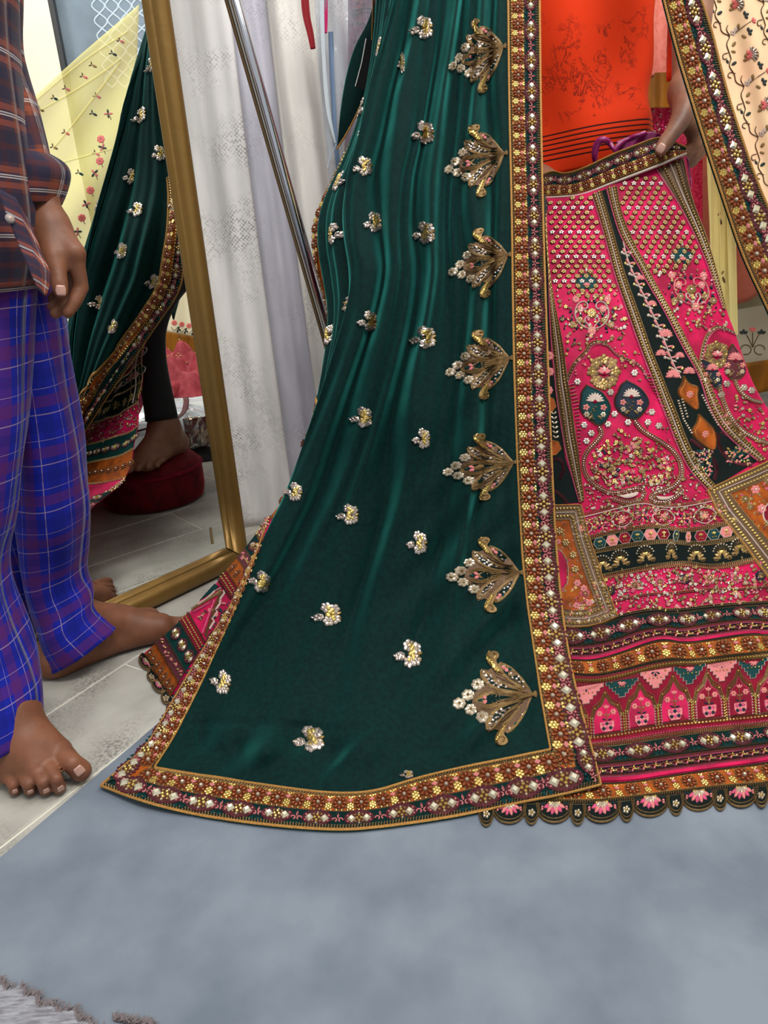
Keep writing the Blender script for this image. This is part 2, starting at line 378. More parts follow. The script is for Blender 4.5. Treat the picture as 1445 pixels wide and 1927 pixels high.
add('backing_board', mesh_from('backing_board', bq+bq2, [(0, 1, 2, 3), (7, 6, 5, 4)]+[(i, 4+i, 4+(i+1) % 4, (i+1) % 4) for i in range(4)], ['frame_edge']), mir)
mat('tape_brown', '#7c6a45', .6)
tp = [refl(hitplane(u, v, GLASS, MN)) + MN*.0006 for u, v in ((394, 993), (398, 992), (402, 1023), (398, 1024))]
add('tape_scrap', mesh_from('tape_scrap', tp+[t_+MN*.0005 for t_ in tp], [(0, 1, 2, 3), (7, 6, 5, 4)]+[(i, (i+1) % 4, 4+(i+1) % 4, 4+i) for i in range(4)], ['tape_brown']), mir)
# ================================================================== CARPET AND RUG
mat('felt_grey', '#737c87', .95, sheen=.3, tint='#b8c8d8', noise=(9, '#5a6470', .85, 9, (1, 1, 1)), bump=(500, .35, .0008))
ca, cb = fl(43., 1582.), fl(287.9, 1372.8); cd = (cb-ca)/np.linalg.norm(cb-ca)
pts = [ca-cd*1.1, ca+cd*.36, np.array([1.9, .80, 0]), np.array([1.9, -.9, 0]), np.array([-.9, -.9, 0])]
V = [p*np.array([1, 1, 0])+Z*.0004 for p in pts]+[p*np.array([1, 1, 0])+Z*.0030 for p in pts]; n = len(pts)
co = add('carpet', mesh_from('carpet', V, [tuple(range(n))[::-1], tuple(range(n, 2*n))]+[(i, (i+1) % n, n+(i+1) % n, n+i) for i in range(n)], ['felt_grey']))
tag(co, 'blue grey felt carpet sheet covering the floor in front of the skirts', 'carpet')
mat('rug_weave', '#8e8f96', .95, noise=(70, '#5d5a60', .8, 3, (1, 6, 1)), bump=(240, .8, .002)); mat('rug_fringe', '#6d6364', .9)
RZ = .0034
ra, rb = fl(-60., 1827.), fl(300., 1992.)
rg = root('woven_rug', 'pale grey woven rug corner with frayed brown edge lying on the carpet', 'rug', (ra+rb)/2)
N_ = 40; V = []; edge = []
for k in range(N_+1):
    t = k/N_; p = ra+(rb-ra)*t; w = .0028*math.sin(k*1.7)+.002*math.sin(k*.61)
    nrm = np.array([-(rb-ra)[1], (rb-ra)[0], 0])/np.linalg.norm(rb-ra); p = p+nrm*w; edge.append(p)
    V += [p+Z*(RZ), p+Z*(RZ+.004), p-nrm*.34+Z*(RZ+.004), p-nrm*.34+Z*RZ]
F = [(k*4+i, k*4+(i+1) % 4, (k+1)*4+(i+1) % 4, (k+1)*4+i) for k in range(N_) for i in range(4)]+[(3, 2, 1, 0), tuple(N_*4+i for i in range(4))]
add('weave', mesh_from('weave', V, F, ['rug_weave']), rg)
dr = Draw(); nrm = np.array([-(rb-ra)[1], (rb-ra)[0], 0])/np.linalg.norm(rb-ra); al = (rb-ra)/np.linalg.norm(rb-ra)
VV = []; FF = []
def tuft(p, d, l, w):
    b_ = len(VV); side = np.array([d[1], -d[0], 0])*w
    VV.extend([p-side, p+side, p+d*l*.6+side*.6+Z*.003, p+d*l*.6-side*.6+Z*.003, p+d*l+Z*.0005]); FF.extend([(b_, b_+1, b_+2, b_+3), (b_+3, b_+2, b_+4)])
for k in range(420):
    t = random.random(); i = min(N_-1, int(t*N_)); p = edge[i]+(edge[i+1]-edge[i])*(t*N_-i)+Z*(RZ+.002+random.random()*.002)
    d = nrm*.8+al*random.uniform(-1.0, .9); d /= np.linalg.norm(d); tuft(p-nrm*.002, d, random.uniform(.004, .011), .0009)
fa_, fb_ = fl(218., 1922.), fl(292., 1936.); fdv = (fb_-fa_)
for k in range(120): p = fa_+fdv*random.random()+Z*(.0036+random.random()*.002); d_ = nrm*random.uniform(.2, 1.)+al*random.uniform(-1, 1); d_ /= np.linalg.norm(d_); tuft(p-nrm*.002, d_, random.uniform(.004, .010), .0009)
add('frayed_edge', mesh_from('frayed_edge', VV, FF, ['rug_fringe']), rg, 'stuff')
# ================================================================== GREEN VELVET DUPATTA (front fall)
R_EDGE = [(1016, -250), (1016, -40), (1016, 0), (1018, 200), (1022, 400), (1030, 650), (1040, 900), (1047, 1030), (1058, 1150), (1073, 1245), (1092, 1330), (1115, 1410), (1132, 1478)]
L_EDGE = [(790, -250), (742, -40), (735, 0), (715, 90), (693, 170), (681, 230), (669, 280), (652, 330), (649, 420), (659, 480), (664, 510), (650, 590), (622, 680), (590, 780), (562, 860), (536, 930), (506, 990), (470, 1065), (436, 1130), (405, 1185), (372, 1240), (347, 1282), (316, 1334), (278, 1403), (236, 1440), (188, 1480)]
BOT = [(188, 1480), (260, 1508), (330, 1527), (400, 1541), (520, 1557), (640, 1565), (712, 1559), (790, 1549), (877, 1535), (987, 1510), (1060, 1497), (1132, 1478)]
TOP = [(790, -250), (1016, -250)]
LI = [(506, 975), (501, 988), (480, 1050), (455, 1115), (430, 1175), (406, 1227), (385, 1275), (360, 1325), (330, 1385), (292, 1445)]           # inner cord, left
BI = [(292, 1445), (350, 1455), (430, 1466), (520, 1480), (620, 1493), (701, 1491), (767, 1469), (840, 1449), (932, 1431), (1034, 1410)]        # inner cord, hem
RI = [(955, -250), (955, -40), (955, 0), (957, 200), (962, 400), (964, 600), (969, 800), (977, 980), (986, 1100), (1000, 1200), (1015, 1300), (1034, 1410)]    # inner cord, right
def pl_u(pl, v):
    pl = np.array(pl, float); return np.interp(v, pl[:, 1], pl[:, 0])
def pl_v(pl, u):
    pl = np.array(pl, float); return np.interp(u, pl[:, 0], pl[:, 1])
LE_, RI_ = spline(L_EDGE, 200), spline(RI, 100)
def dup_fold(u, v):
    uL = pl_u(LE_, v); uR = pl_u(RI_, v); s = (u-uL)/np.maximum(uR-uL, 1)
    sw = s+.02*np.sin(v/170+s*9)+.012*np.sin(v/67+s*21)
    a = np.interp(v, [-250, 300, 700, 1000, 1200, 1330, 1600], [1, 1, .95, .75, .42, .2, .1])
    inb = np.clip((RI_u(v)-u)/35, 0, 1)*np.clip((pl_v(BI, u)-v)/60, 0, 1)
    inb = np.where(v > 950, inb*np.clip((u-pl_u(LI, v))/25, 0, 1), inb)
    f = .0062*np.sin(2*np.pi*4.1*sw+.4)+.0042*np.sin(2*np.pi*7.3*sw+1.9+v/400)+.0016*np.sin(2*np.pi*13*sw+v/150)
    f = f - .0045*np.exp(-((sw-.18)/.03)**2) - .005*np.exp(-((sw-.42)/.028)**2) - .0045*np.exp(-((sw-.63)/.03)**2)
    # slanting pulls by the lower right border, soft ripples near the hem
    d = (u-700)*.62+(v-1200)*.55
    g = np.exp(-((u-940)/150)**2)*np.clip((v-700)/300, 0, 1)
    f2 = g*(.0030*np.sin(d/15+np.sin(v/60))+.002*np.sin(d/8.3))
    hem = np.exp(-((v-1420)/55)**2)*np.clip((u-330)/60, 0, 1)*(.004*np.sin(u/34+np.sin(v/40))+.003*np.sin(u/15+v/25))*np.clip((760-u)/200, .15, 1)
    cr = .0035*np.exp(-((v-1368-8*np.sin(u/90))/5)**2)*np.clip((700-u)/80, 0, 1)
    fold2 = np.exp(-((u-365-.22*(v-1400))/9)**2)*np.exp(-((v-1400)/70)**2)*.010+np.exp(-((u-440-.5*(v-1430))/12)**2)*np.exp(-((v-1440)/45)**2)*.008+np.exp(-((u-640+.9*(v-1440))/14)**2)*np.exp(-((v-1430)/50)**2)*.008
    return -(f*a*1.7+f2*2.2+hem*3.+fold2)*inb + cr*inb
def RI_u(v): return pl_u(RI_, v)
DUP = Surf([(800, -250, 1.36), (1016, -250, 1.34), (735, -40, 1.285), (880, -40, 1.275), (1016, -40, 1.265), (690, 170, 1.215), (860, 200, 1.195), (1018, 200, 1.185),
            (650, 340, 1.16), (840, 400, 1.125), (1022, 400, 1.12), (664, 500, 1.10), (830, 600, 1.06), (1028, 600, 1.055), (622, 680, 1.06), (590, 780, 1.045), (800, 800, 1.0), (1036, 800, .99),
            (562, 860, 1.03), (510, 985, .985), (760, 1000, .945), (1044, 1000, .925), (450, 1105, .935), (405, 1185, .905), (700, 1150, .885), (1060, 1170, .845),
            (347, 1282, .86), (650, 1300, .79), (900, 1300, .765), (1085, 1310, .75), (278, 1403, .765), (450, 1400, .745), (650, 1420, .70), (900, 1420, .685), (1115, 1410, .683),
            (188, 1480, .697), (260, 1508, .662), (400, 1541, .636), (520, 1557, .617), (640, 1565, .605), (760, 1553, .609), (900, 1530, .618), (1000, 1508, .628), (1132, 1478, .641)],
           fold=dup_fold, floor=.006)
dup = root('velvet_dupatta', 'bottle green velvet dupatta with gold paisley motifs and jewelled border spread in front', 'dupatta', DUP.pos(640, 1560))
LFT = spline(L_EDGE, 160)
g = coons(TOP, smooth_pl(BOT, 120), LFT, smooth_pl(R_EDGE, 120), 150, 230)
cloth('velvet', DUP, g, 'velvet_green', dup)
# ================================================================== EMBROIDERED TRIM: templates (unit = width of the trim) and layout along a strip
def T_rosette():
    d = Draw(); d.dome(0, 0, .175, .02, 'thread_rust', 10)
    for i in range(8): d.petal(.055*math.cos(i*math.pi/4), .055*math.sin(i*math.pi/4), .11, .075, i*math.pi/4, .05, 'sequin_copper', .012)
    for i in range(12): d.dome(.17*math.cos(i*math.pi/6), .17*math.sin(i*math.pi/6), .03, .03, 'thread_gold', 4)
    d.dome(0, 0, .045, .075, 'bead_pearl', 6, z=.015); return d.template('rosette')
def T_gem():
    d = Draw(); d.patch([(.36*math.cos(t), .2*math.sin(t)) for t in np.linspace(0, 6.283, 21)[:-1]], 'thread_plum', .008, 1)
    for k in range(22):
        t = 2*math.pi*k/22; d.dome(.33*math.cos(t), .185*math.sin(t)*(1+.12*math.cos(4*t)), .036, .035, 'thread_plum', 5)
    for sx, sy in ((1, 1), (1, -1), (-1, 1), (-1, -1)): d.dome(sx*.09, sy*.085, .034, .04, 'sequin_bronze', 5, z=.008); d.dome(sx*.27, sy*.07, .026, .03, 'thread_pink', 5, z=.008)
    for k in range(14):
        t = 2*math.pi*k/14; d.dome(.255*math.cos(t), .135*math.sin(t), .022, .02, 'thread_antique', 4)
    for sx in (-1, 1): d.gem(sx*.18, 0, .108, .06, 'crystal', 0, .012, .60)
    for sx, sy in ((0, .07), (0, -.07), (-.05, 0), (.05, 0)): d.dome(sx, sy, .042, .06, 'sequin_gold', 6, z=.01)
    for sy in (-1, 1): d.dome(0, sy*.125, .03, .04, 'bead_pearl', 5)
    return d.template('gem_cluster')
def T_bit():
    d = Draw()
    for x, y, r in ((0, -.14, .04), (-.05, -.10, .04), (.05, -.10, .04), (0, -.07, .04), (-.05, -.04, .036), (.05, -.04, .036), (0, -.01, .036), (-.035, .15, .036), (.035, .15, .036), (0, .12, .03)): d.dome(x, y, r, .03, 'sequin_gold', 6)
    d.patch([(-.06, .06), (0, .02), (.06, .06), (.035, .1), (-.035, .1)], 'thread_pink', .02, 2, .015)
    return d.template('sequin_triangle')
def T_curl():
    d = Draw()
    for s in (-1, 1):
        t = np.linspace(0, 4.6, 12); r = .075-.0125*t
        d.cord(np.stack([s*(.065+r*np.cos(t))*1.0, -.05+r*np.sin(t)*1.0+.0*t], 1)+np.array([0, s*0]), .035, .03, 'thread_pink')
    d.cord([(-.02, .05), (0, .13), (.02, .05)], .03, .025, 'thread_pink'); d.dome(0, .03, .025, .03, 'thread_pink', 5)
    for s in (-1, 1):
        for k in range(3): d.petal(s*.03, -.15, .1, .04, -math.pi/2+s*(.35+k*.45), .02, 'thread_teal')
    return d.template('pink_curl')
def T_sflower(n=6, m='sequin_bronze', c='bead_pearl'):
    d = Draw(); d.flower(0, 0, 1., n, m, c, .35, a0=.3, w=.8); return d.template('sequin_flower')
TR = dict(rosette=T_rosette(), gem=T_gem(), bit=T_bit(), curl=T_curl())
class Strip:
    """two edge polylines A (inner) and B (outer) on a surface; maps (s = metres along, t = 0..1 across)"""
    def __init__(s, surf, A, B, n=160):
        s.surf = surf; s.A = resample(A, n); s.B = resample(B, n); mid = (s.A+s.B)/2
        p = surf.pos(mid[:, 0], mid[:, 1]); s.d = np.r_[0, np.cumsum(np.linalg.norm(np.diff(p, axis=0), axis=1))]; s.L = s.d[-1]
        pa = surf.pos(s.A[:, 0], s.A[:, 1]); pb = surf.pos(s.B[:, 0], s.B[:, 1]); s.w = np.linalg.norm(pb-pa, axis=1)
        s.q = np.linspace(0, 1, n)
    def uv(s, x, t):
        x = np.asarray(x, float); k = np.interp(x, s.d, s.q)
        a = np.stack([np.interp(k, s.q, s.A[:, i]) for i in (0, 1)], -1); b = np.stack([np.interp(k, s.q, s.B[:, i]) for i in (0, 1)], -1)
        t = np.asarray(t, float)[..., None]; return a*(1-t)+b*t
    def line(s, t, n=120, x0=0., x1=1.):
        return s.uv(np.linspace(s.L*x0, s.L*x1, n), np.full(n, t))
    def width(s, x): return float(np.interp(x, s.d, s.w))
    def frame(s, x, t):
        u = s.uv(np.array([x-.002, x+.002, x]), np.array([t]*3)); p = s.surf.pos(u[:, 0], u[:, 1]); _, n, _, _ = s.surf.frame(u[2:3, 0], u[2:3, 1], 2.5)
        a = s.uv(np.array([x]), np.array([0.])); b = s.uv(np.array([x]), np.array([1.]))
        return p[2], (p[1]-p[0]), n[0]
def place(strip, parent, key, name, xs, t, lift=.001, wmul=1., zmul=1., sink=False):
    for x in xs:
        p, xd, n = strip.frame(x, t); w = strip.width(x)*wmul
        wz = min(w, .06)
        inst(name, TR[key], parent, p+n*lift, xd, n, (w*1., w*1., wz*zmul*.9), flip=False)
def band(surf, parent, A, B, m, lift=.0010, name='band', n=120, across=5):
    d = Draw(); d.strip(resample(A, n), resample(B, n), m, .0, None, n, across); return d.lay(name, surf, parent, lift=lift, smooth=True)
def jewelled_border(surf, parent, A, B, gold=True, ends=(0.0, 1.0), pitch=.44, skip=1, halves='og', cords=(True, True), lift=.0012):
    """halves: o = orange rosette half, g = teal gem half, in order from A to B"""
    st = Strip(surf, A, B); n = 140; ln = lambda t: st.line(t, n, *ends)
    w = float(np.mean(st.w))
    lay = {'og': ((.09, .50, 'o'), (.50, .90, 'g')), 'go': ((.10, .50, 'g'), (.50, .91, 'o')), 'o': ((.12, .88, 'o'),), 'g': ((.12, .88, 'g'),)}[halves]
    stuff = Draw(); cords_d = Draw(); pw = w  # metres
    pxw = float(np.mean(np.linalg.norm(st.A-st.B, axis=1)))
    for t0, t1, k in lay:
        band(surf, parent, ln(t0), ln(t1), 'velvet_orange' if k == 'o' else 'velvet_green', lift, 'rosette_band' if k == 'o' else 'gem_band', n)
    band(surf, parent, ln(0.0), ln(lay[0][0]+.005), 'velvet_black', lift*.9, 'edging', n, 1); band(surf, parent, ln(lay[-1][1]-.005), ln(1.0), 'velvet_black', lift*.9, 'edging', n, 1)
    for c, t in zip(cords, (.015, .985)):
        if c: cords_d.cord(ln(t), pxw*.055, .0016, 'cord_gold', n=260)
    for t in ([.065, .095] if lay[0][2] == 'o' else [.06, .10])+([.885, .935]):
        stuff.stitches(ln(t), pxw*.06, pxw*.045, pxw*.022, .0007, 'thread_gold' if lay else 'thread_antique', .5)
    if len(lay) == 2: stuff.stitches(ln(.50), pxw*.055, pxw*.03, pxw*.03, .0007, 'thread_antique', .3)
    for t0, t1, k in lay:
        tm = (t0+t1)/2; sc = (t1-t0)/.40; x0, x1 = st.L*ends[0], st.L*ends[1]
        if k == 'o':
            stp = w*sc*pitch; xs = np.arange(x0+stp*.6, x1-stp*.05, stp)
            place(st, parent, 'rosette', 'rosette', xs, tm, lift+.0004, sc)
            place(st, parent, 'bit', 'sequin_triangle', xs[:-1]+stp/2, tm, lift+.0004, sc)
            for dt in (-.17, .17):
                q = st.uv(np.arange(x0, x1, stp/4), np.full(len(np.arange(x0, x1, stp/4)), tm+dt*sc))
                for x, y in q: stuff.dome(x, y, pxw*.022*sc, .0009, 'sequin_gold', 5)
        else:
            stp = w*sc*.80; xs = np.arange(x0+stp*.5, x1-stp*.2, stp)
            place(st, parent, 'gem', 'gem_cluster', xs, tm, lift+.0004, sc)
            place(st, parent, 'curl', 'pink_curl', xs[:-1]+stp/2, tm, lift+.0004, sc*.95)
    stuff.lay('chain_stitch', surf, parent, 'stuff', lift=lift+.0003); cords_d.V and cords_d.lay('piping', surf, parent, smooth=True, lift=lift)
    return st
jewelled_border(DUP, dup, spline(RI, 140), spline(R_EDGE, 140))
jewelled_border(DUP, dup, spline(BI, 140), spline(BOT, 140))
LO = [(490, 1020), (474, 1055), (451, 1105), (429, 1150), (405, 1185), (372, 1240), (347, 1282), (316, 1334), (278, 1403), (236, 1440), (190, 1478)]
jewelled_border(DUP, dup, spline([(499, 992)]+LI[2:], 140), spline(LO, 140))
for u_, v_, key, nm, sc_ in ((1102, 1432, 'gem', 'gem_cluster', .05), (1117, 1462, 'curl', 'pink_curl', .05), (1058, 1420, 'rosette', 'rosette', .045), (222, 1462, 'curl', 'pink_curl', .04)):
    p_, n_, du_, dv_ = DUP.frame(np.array([float(u_)]), np.array([float(v_)])); inst(nm, TR[key], dup, p_[0]+n_[0]*.0024, dv_[0]+du_[0]*.35, n_[0], sc_)
# ---- small flower sprigs
def sprig(d, seed):
    r = random.Random(seed)
    for a, q in ((-1.75, .50), (1.45, .52), (-.75, .55), (.65, .6)):
        x, y = q*math.cos(a), q*math.sin(a); d.flower(x, y, .44, 6, 'sequin_silver', 'bead_pearl', .0022, a0=r.random()*3)
    d.petal(-.25, .12, .8, .62, 2.85, .0022, 'sequin_silver')
    for k in range(5): d.petal(-.35-.13*k, .17+.05*k, .3, .17, 2.8+(-1)**k*.9, .003, 'sequin_silver', .0012)
    for k in range(11): d.dome(-.02+.42*r.random(), -.5+1.0*k/11, .17, .0022, 'sequin_gold', 7, z=.0009+.0006*r.random())
    for s in (-1, 1): d.petal(.5, .1, .5, .24, s*.6, .0022, 'sequin_bronze')
    d.cord([(-.15, .05), (.2, .0), (.6, .05)], .1, .002, 'thread_gold')
    return d
BUTI = [(795, 52, 22, 25, 0), (797, 250, 23, 25, 0), (798, 438, 22, 24, 0), (798, 635, 25, 24, 0), (794, 825, 17, 22, .1), (786, 1021, 20, 25, .1), (770, 1230, 27, 30, .1), (583, 1390, 31, 28, 0),
        (683, 313, 19, 21, 0), (702, 418, 18, 22, 0), (693, 604, 19, 22, .1), (682, 785, 21, 22, .1), (656, 968, 21, 22, .1), (617, 1156, 28, 25, 0), (417, 1283, 20, 26, .4), (553, 925, 18, 20, .3), (490, 1094, 20, 23, .4), (757, 118, 6, 22, .1), (766, 1458, 14, 9, 0)]
for i, (x, y, a, b_, rot) in enumerate(BUTI):
    d = sprig(Draw(), i); c, s_ = math.cos(rot), math.sin(rot)
    d.xf(((a*c, -a*s_), (b_*s_, b_*c)), (x, y)); d.lay('flower_sprig', DUP, dup)
# ---- large paisley fans (drawn once, from the base towards the tip; unit = length of the motif)
def fan():
    d = Draw(); G = 'thread_gold'
    def both(f):
        for s in (1, -1): f(s)
    half = [(.06, .13), (.16, .29), (.28, .44), (.38, .53), (.45, .48), (.55, .43), (.64, .46), (.66, .36), (.67, .25), (.74, .14)]
    sil = [(0, 0)]+half+[(.80, 0)]+[(x, -y) for x, y in reversed(half)]
    d.patch(sil, 'thread_antique', .0005, 3)
    # the ground of the leaves
    leaf = lambda s: [(.02, 0), (.22, s*.10), (.42, s*.24), (.54, s*.38), (.65, s*.46), (.645, s*.34), (.58, s*.22), (.46, s*.12), (.25, s*.04)]
    outer = lambda s: [(.03, s*.02), (.08, s*.14), (.16, s*.30), (.27, s*.44), (.38, s*.52), (.42, s*.47), (.40, s*.38), (.30, s*.24), (.16, s*.10)]
    centre = [(.04, 0), (.35, .055), (.47, .12), (.60, .135), (.70, .09), (.79, 0), (.70, -.09), (.60, -.135), (.47, -.12), (.35, -.055)]
    for pl in (leaf(1), leaf(-1), outer(1), outer(-1), centre):
        q_ = smooth_pl(pl+pl[:1], 26, 2)[:-1]; d.patch(q_, G, .0008, 2); d.patch(q_.mean(0)+(q_-q_.mean(0))*np.array([.80, .62]), 'velvet_dark', .0011, 2)
    def petal_cords(s):
        for k, z in ((1., 0), (.9, .0), (.8, 0)):
            c = np.array(leaf(s)); m = c.mean(0); d.cord(spline(list(m+(c-m)*k)+[m+(c[0]-m)*k], 40), .030, .0020, G)
            c = np.array(outer(s)); m = c.mean(0); d.cord(spline(list(m+(c-m)*k)+[m+(c[0]-m)*k], 40), .028, .0020, G)
        for k in range(7): d.cord(spline([(.0, 0), (.14, s*(.025+.022*k)), (.30, s*(.045+.042*k)), (.46, s*(.05+.068*k))], 18), .022, .0020, G if k % 2 else 'thread_antique')
        for x, y in ((.34, .15), (.40, .19), (.46, .22), (.52, .27), (.50, .20), (.56, .30), (.59, .36), (.57, .25), (.61, .41), (.44, .16)): d.dome(x, s*y, .026, .0024, 'sequin_silver', 6)
        for k in range(5): d.petal(.38+.045*k, s*(.17+.042*k), .08, .035, s*(1.3 if k % 2 else .2), .0022, 'sequin_silver', .0006)
        for x, y in ((.13, .13), (.17, .20), (.12, .2), (.2, .25), (.17, .28), (.25, .27), (.26, .34)): d.dome(x, s*y, .024, .0024, 'sequin_silver', 6)
        for x, y in ((.30, .36), (.335, .41)): d.petal(x, s*y, .08, .06, s*1.0, .0028, 'thread_pink')
        d.petal(.25, s*.37, .08, .05, s*.9, .0028, 'thread_teal'); d.dome(.35, s*.46, .024, .003, 'bead_pearl', 6)
        body = smooth_pl([(.36, s*.34), (.43, s*.40), (.51, s*.48), (.555, s*.58), (.54, s*.66), (.47, s*.70), (.39, s*.67), (.385, s*.60), (.43, s*.57), (.43, s*.52), (.39, s*.45), (.36, s*.34)], 32, 2)[:-1]
        d.patch(body, 'thread_gold', .0014, 3, .0014)
        t = np.linspace(0, 5.4, 26); r = .078-.011*t
        d.cord(np.stack([.462+r*np.cos(t-1.0), s*(.625-r*np.sin(t-1.0))], 1), .024, .0026, 'sequin_bronze', z=.001)
        for k in range(12): d.dome(.42+.009*k+.03*random.random(), s*(.40+.018*k), .023, .0018, 'sequin_gold', 6, z=.002)
        d.cord(spline([(.36, s*.34), (.43, s*.40), (.51, s*.48), (.555, s*.58), (.54, s*.66)], 16), .02, .0028, G)
    both(petal_cords)
    for k in (1., .82, .64): m = np.array([.58, 0]); c = np.array(centre); d.cord(spline(list(m+(c-m)*k)+[m+(c[0]-m)*k], 44), .018, .0018, G)
    for y in (-.035, -.012, .012, .035): d.cord([(0, y*.4), (.22, y*.9), (.44, y*1.8)], .018, .002, G)
    for s in (-1, 1):
        t = np.linspace(0, 4.2, 12); d.cord(np.stack([.50+.03*np.cos(t), s*(.045+.03*np.sin(t))], 1), .015, .002, G)
    for a in (.9, -.9): d.petal(.60, 0, .085, .06, a, .003, 'thread_pink')
    d.petal(.635, 0, .1, .055, 0, .003, 'thread_teal')
    for x, y in ((.965, 0), (.84, .105), (.82, -.105), (.70, .24), (.68, -.24)): d.flower(x, y, .092, 7, 'bead_pearl', 'sequin_bronze', .0026, a0=x*9)
    for x, y in ((.91, .03), (.80, .11), (.79, -.13), (.78, .13)): d.dome(x, y, .03, .002, 'sequin_silver', 6)
    for k in range(6): d.petal(.03, 0, .09, .02, math.pi+(k-2.5)*.25, .002, G)
    return d
FANS = [((948, 88), (842, 128), 1.0), ((950, 289), (834, 322), 1.0), ((957, 480), (842, 515), .95), ((960, 674), (836, 703), 1.0), ((968, 870), (831, 890), .93), ((980, 1078), (838, 1087), .93), ((1004, 1307), (850, 1326), 1.0)]
FAN_H = [(28, 160), (233, 362), (432, 555), (630, 753), (822, 942), (1011, 1147), (1228, 1396)]
fan_proto = fan()
for (bx, tx, q), (v0, v1) in zip(FANS, FAN_H):
    d = Draw(); d.V = list(fan_proto.V); d.F = fan_proto.F; d.M = fan_proto.M; d.mats = fan_proto.mats
    X = np.array(tx)-np.array(bx); X = X/1.06; vm = (v1-v0)/1.31
    Y = np.array([-.10*vm, -vm])                     # across the fan, nearly upright
    d.xf(((X[0], Y[0]), (X[1], Y[1])), bx); d.lay('paisley_fan', DUP, dup)
# ================================================================== PINK EMBROIDERED SKIRT held up behind the dupatta
def hemy(u, v): return float(fly(u, v, .004))
HEM = [(268, 1232), (285, 1262), (305, 1290), (335, 1318), (450, 1420), (600, 1478), (750, 1503), (880, 1512), (1020, 1511), (1108, 1513), (1167, 1508), (1255, 1497), (1343, 1486), (1445, 1480), (1560, 1455), (1720, 1390)]
SK_SIL_R = [(1290, 285), (1302, 377), (1326, 434), (1343, 488), (1359, 548), (1368, 589), (1381, 619), (1397, 669), (1420, 730), (1446, 770), (1500, 860), (1580, 1000), (1660, 1190), (1720, 1390)]
SK_SIL_L = [(960, 345), (880, 480), (740, 680), (600, 860), (506, 975), (461, 1035), (400, 1105), (340, 1170), (300, 1205), (268, 1232)]
def sk_fold(u, v):
    w = np.clip((v-880)/120, 0, 1)*np.clip((1480-v)/180, 0, 1)*np.clip((u-1030)/60, 0, 1)
    f = .009*np.exp(-((u-1285-.25*(v-1000))/34)**2)-.007*np.exp(-((u-1215-.2*(v-1000))/40)**2)-.006*np.exp(-((u-1370-.2*(v-1000))/45)**2)+.007*np.exp(-((u-1120)/40)**2)*np.clip((v-1100)/120, 0, 1)
    w2 = np.clip((v-620)/60, 0, 1)*np.clip((960-v)/80, 0, 1)
    g = .004*np.sin((u-.12*v)/15)*np.clip((1330-u)/80, 0, 1)+.003*np.sin((u+.5*v)/11)
    return f*w+g*w2*.6
_sk = [(900, 345, 1.40), (1025, 345, 1.36), (1150, 320, 1.33), (1290, 285, 1.34), (880, 600, 1.19), (1030, 600, 1.13), (1160, 600, 1.135), (1370, 600, 1.20),
       (860, 800, 1.09), (1040, 800, 1.045), (1250, 800, 1.05), (1450, 780, 1.15), (1044, 1000, .965), (1200, 1000, .945), (1445, 1000, .985), (1600, 1000, 1.06),
       (1060, 1170, .878), (1250, 1150, .86), (1445, 1150, .87), (1650, 1200, .92), (1085, 1310, .778), (1250, 1300, .76), (1445, 1280, .77), (1700, 1300, .84),
       (1115, 1410, .703), (1250, 1420, .683), (1445, 1400, .695), (505, 985, 1.13), (400, 1110, 1.05), (320, 1185, 1.0), (450, 1105, .99), (405, 1185, .95), (347, 1282, .895),
       (600, 1200, .905), (700, 1150, .93), (650, 1300, .825), (500, 1400, .765), (760, 1000, 1.0), (650, 1420, .72), (900, 1420, .706), (900, 1300, .79), (800, 800, 1.11), (620, 860, 1.16), (700, 680, 1.22)]
_sk += [(u, v, hemy(u, v)) for u, v in HEM]
SK = Surf(_sk, fold=sk_fold, floor=.0022)
skirt = root('bridal_skirt', 'hot pink velvet skirt densely embroidered in gold with scalloped hem, held at its waistband', 'skirt', SK.pos(1150, 1500))
gsk = coons([(960, 345), (1024, 345), (1148, 318), (1290, 285)], smooth_pl(HEM, 160), smooth_pl(SK_SIL_L, 100), smooth_pl(SK_SIL_R, 100), 170, 150)
cloth('velvet', SK, gsk, 'velvet_pink', skirt)
L = {}
L['S0'] = [(1088, 975), (1104, 972), (1167, 956), (1211, 946), (1240, 956), (1285, 955), (1343, 943)]
L['S1'] = [(1100, 1014), (1114, 1011), (1167, 997), (1240, 988), (1270, 997), (1299, 999), (1373, 984), (1385, 980)]
L['S2'] = [(1110, 1040), (1123, 1037), (1196, 1024), (1255, 1018), (1299, 1024), (1343, 1022), (1392, 1010)]
L['S3'] = [(1128, 1087), (1138, 1084), (1196, 1072), (1270, 1060), (1299, 1061), (1343, 1069), (1416, 1053)]
L['S3b'] = [(1140, 1118), (1200, 1116), (1270, 1108), (1330, 1104), (1400, 1096), (1445, 1090), (1560, 1070)]
L['S4'] = [(1046, 1177), (1108, 1180), (1161, 1163), (1226, 1150), (1270, 1153), (1314, 1147), (1388, 1140), (1445, 1137), (1600, 1120)]
L['S5'] = [(1052, 1218), (1108, 1216), (1161, 1205), (1202, 1187), (1255, 1180), (1279, 1185), (1343, 1172), (1417, 1166), (1445, 1172), (1610, 1150)]
L['S6'] = [(1058, 1240), (1117, 1243), (1167, 1228), (1226, 1206), (1255, 1202), (1285, 1210), (1343, 1202), (1417, 1190), (1445, 1196), (1615, 1172)]
L['S7'] = [(1064, 1268), (1117, 1274), (1167, 1265), (1226, 1249), (1270, 1242), (1299, 1246), (1373, 1237), (1445, 1230), (1625, 1205)]
L['S8'] = [(1070, 1290), (1123, 1293), (1182, 1278), (1240, 1259), (1299, 1252), (1373, 1246), (1445, 1239), (1630, 1215)]
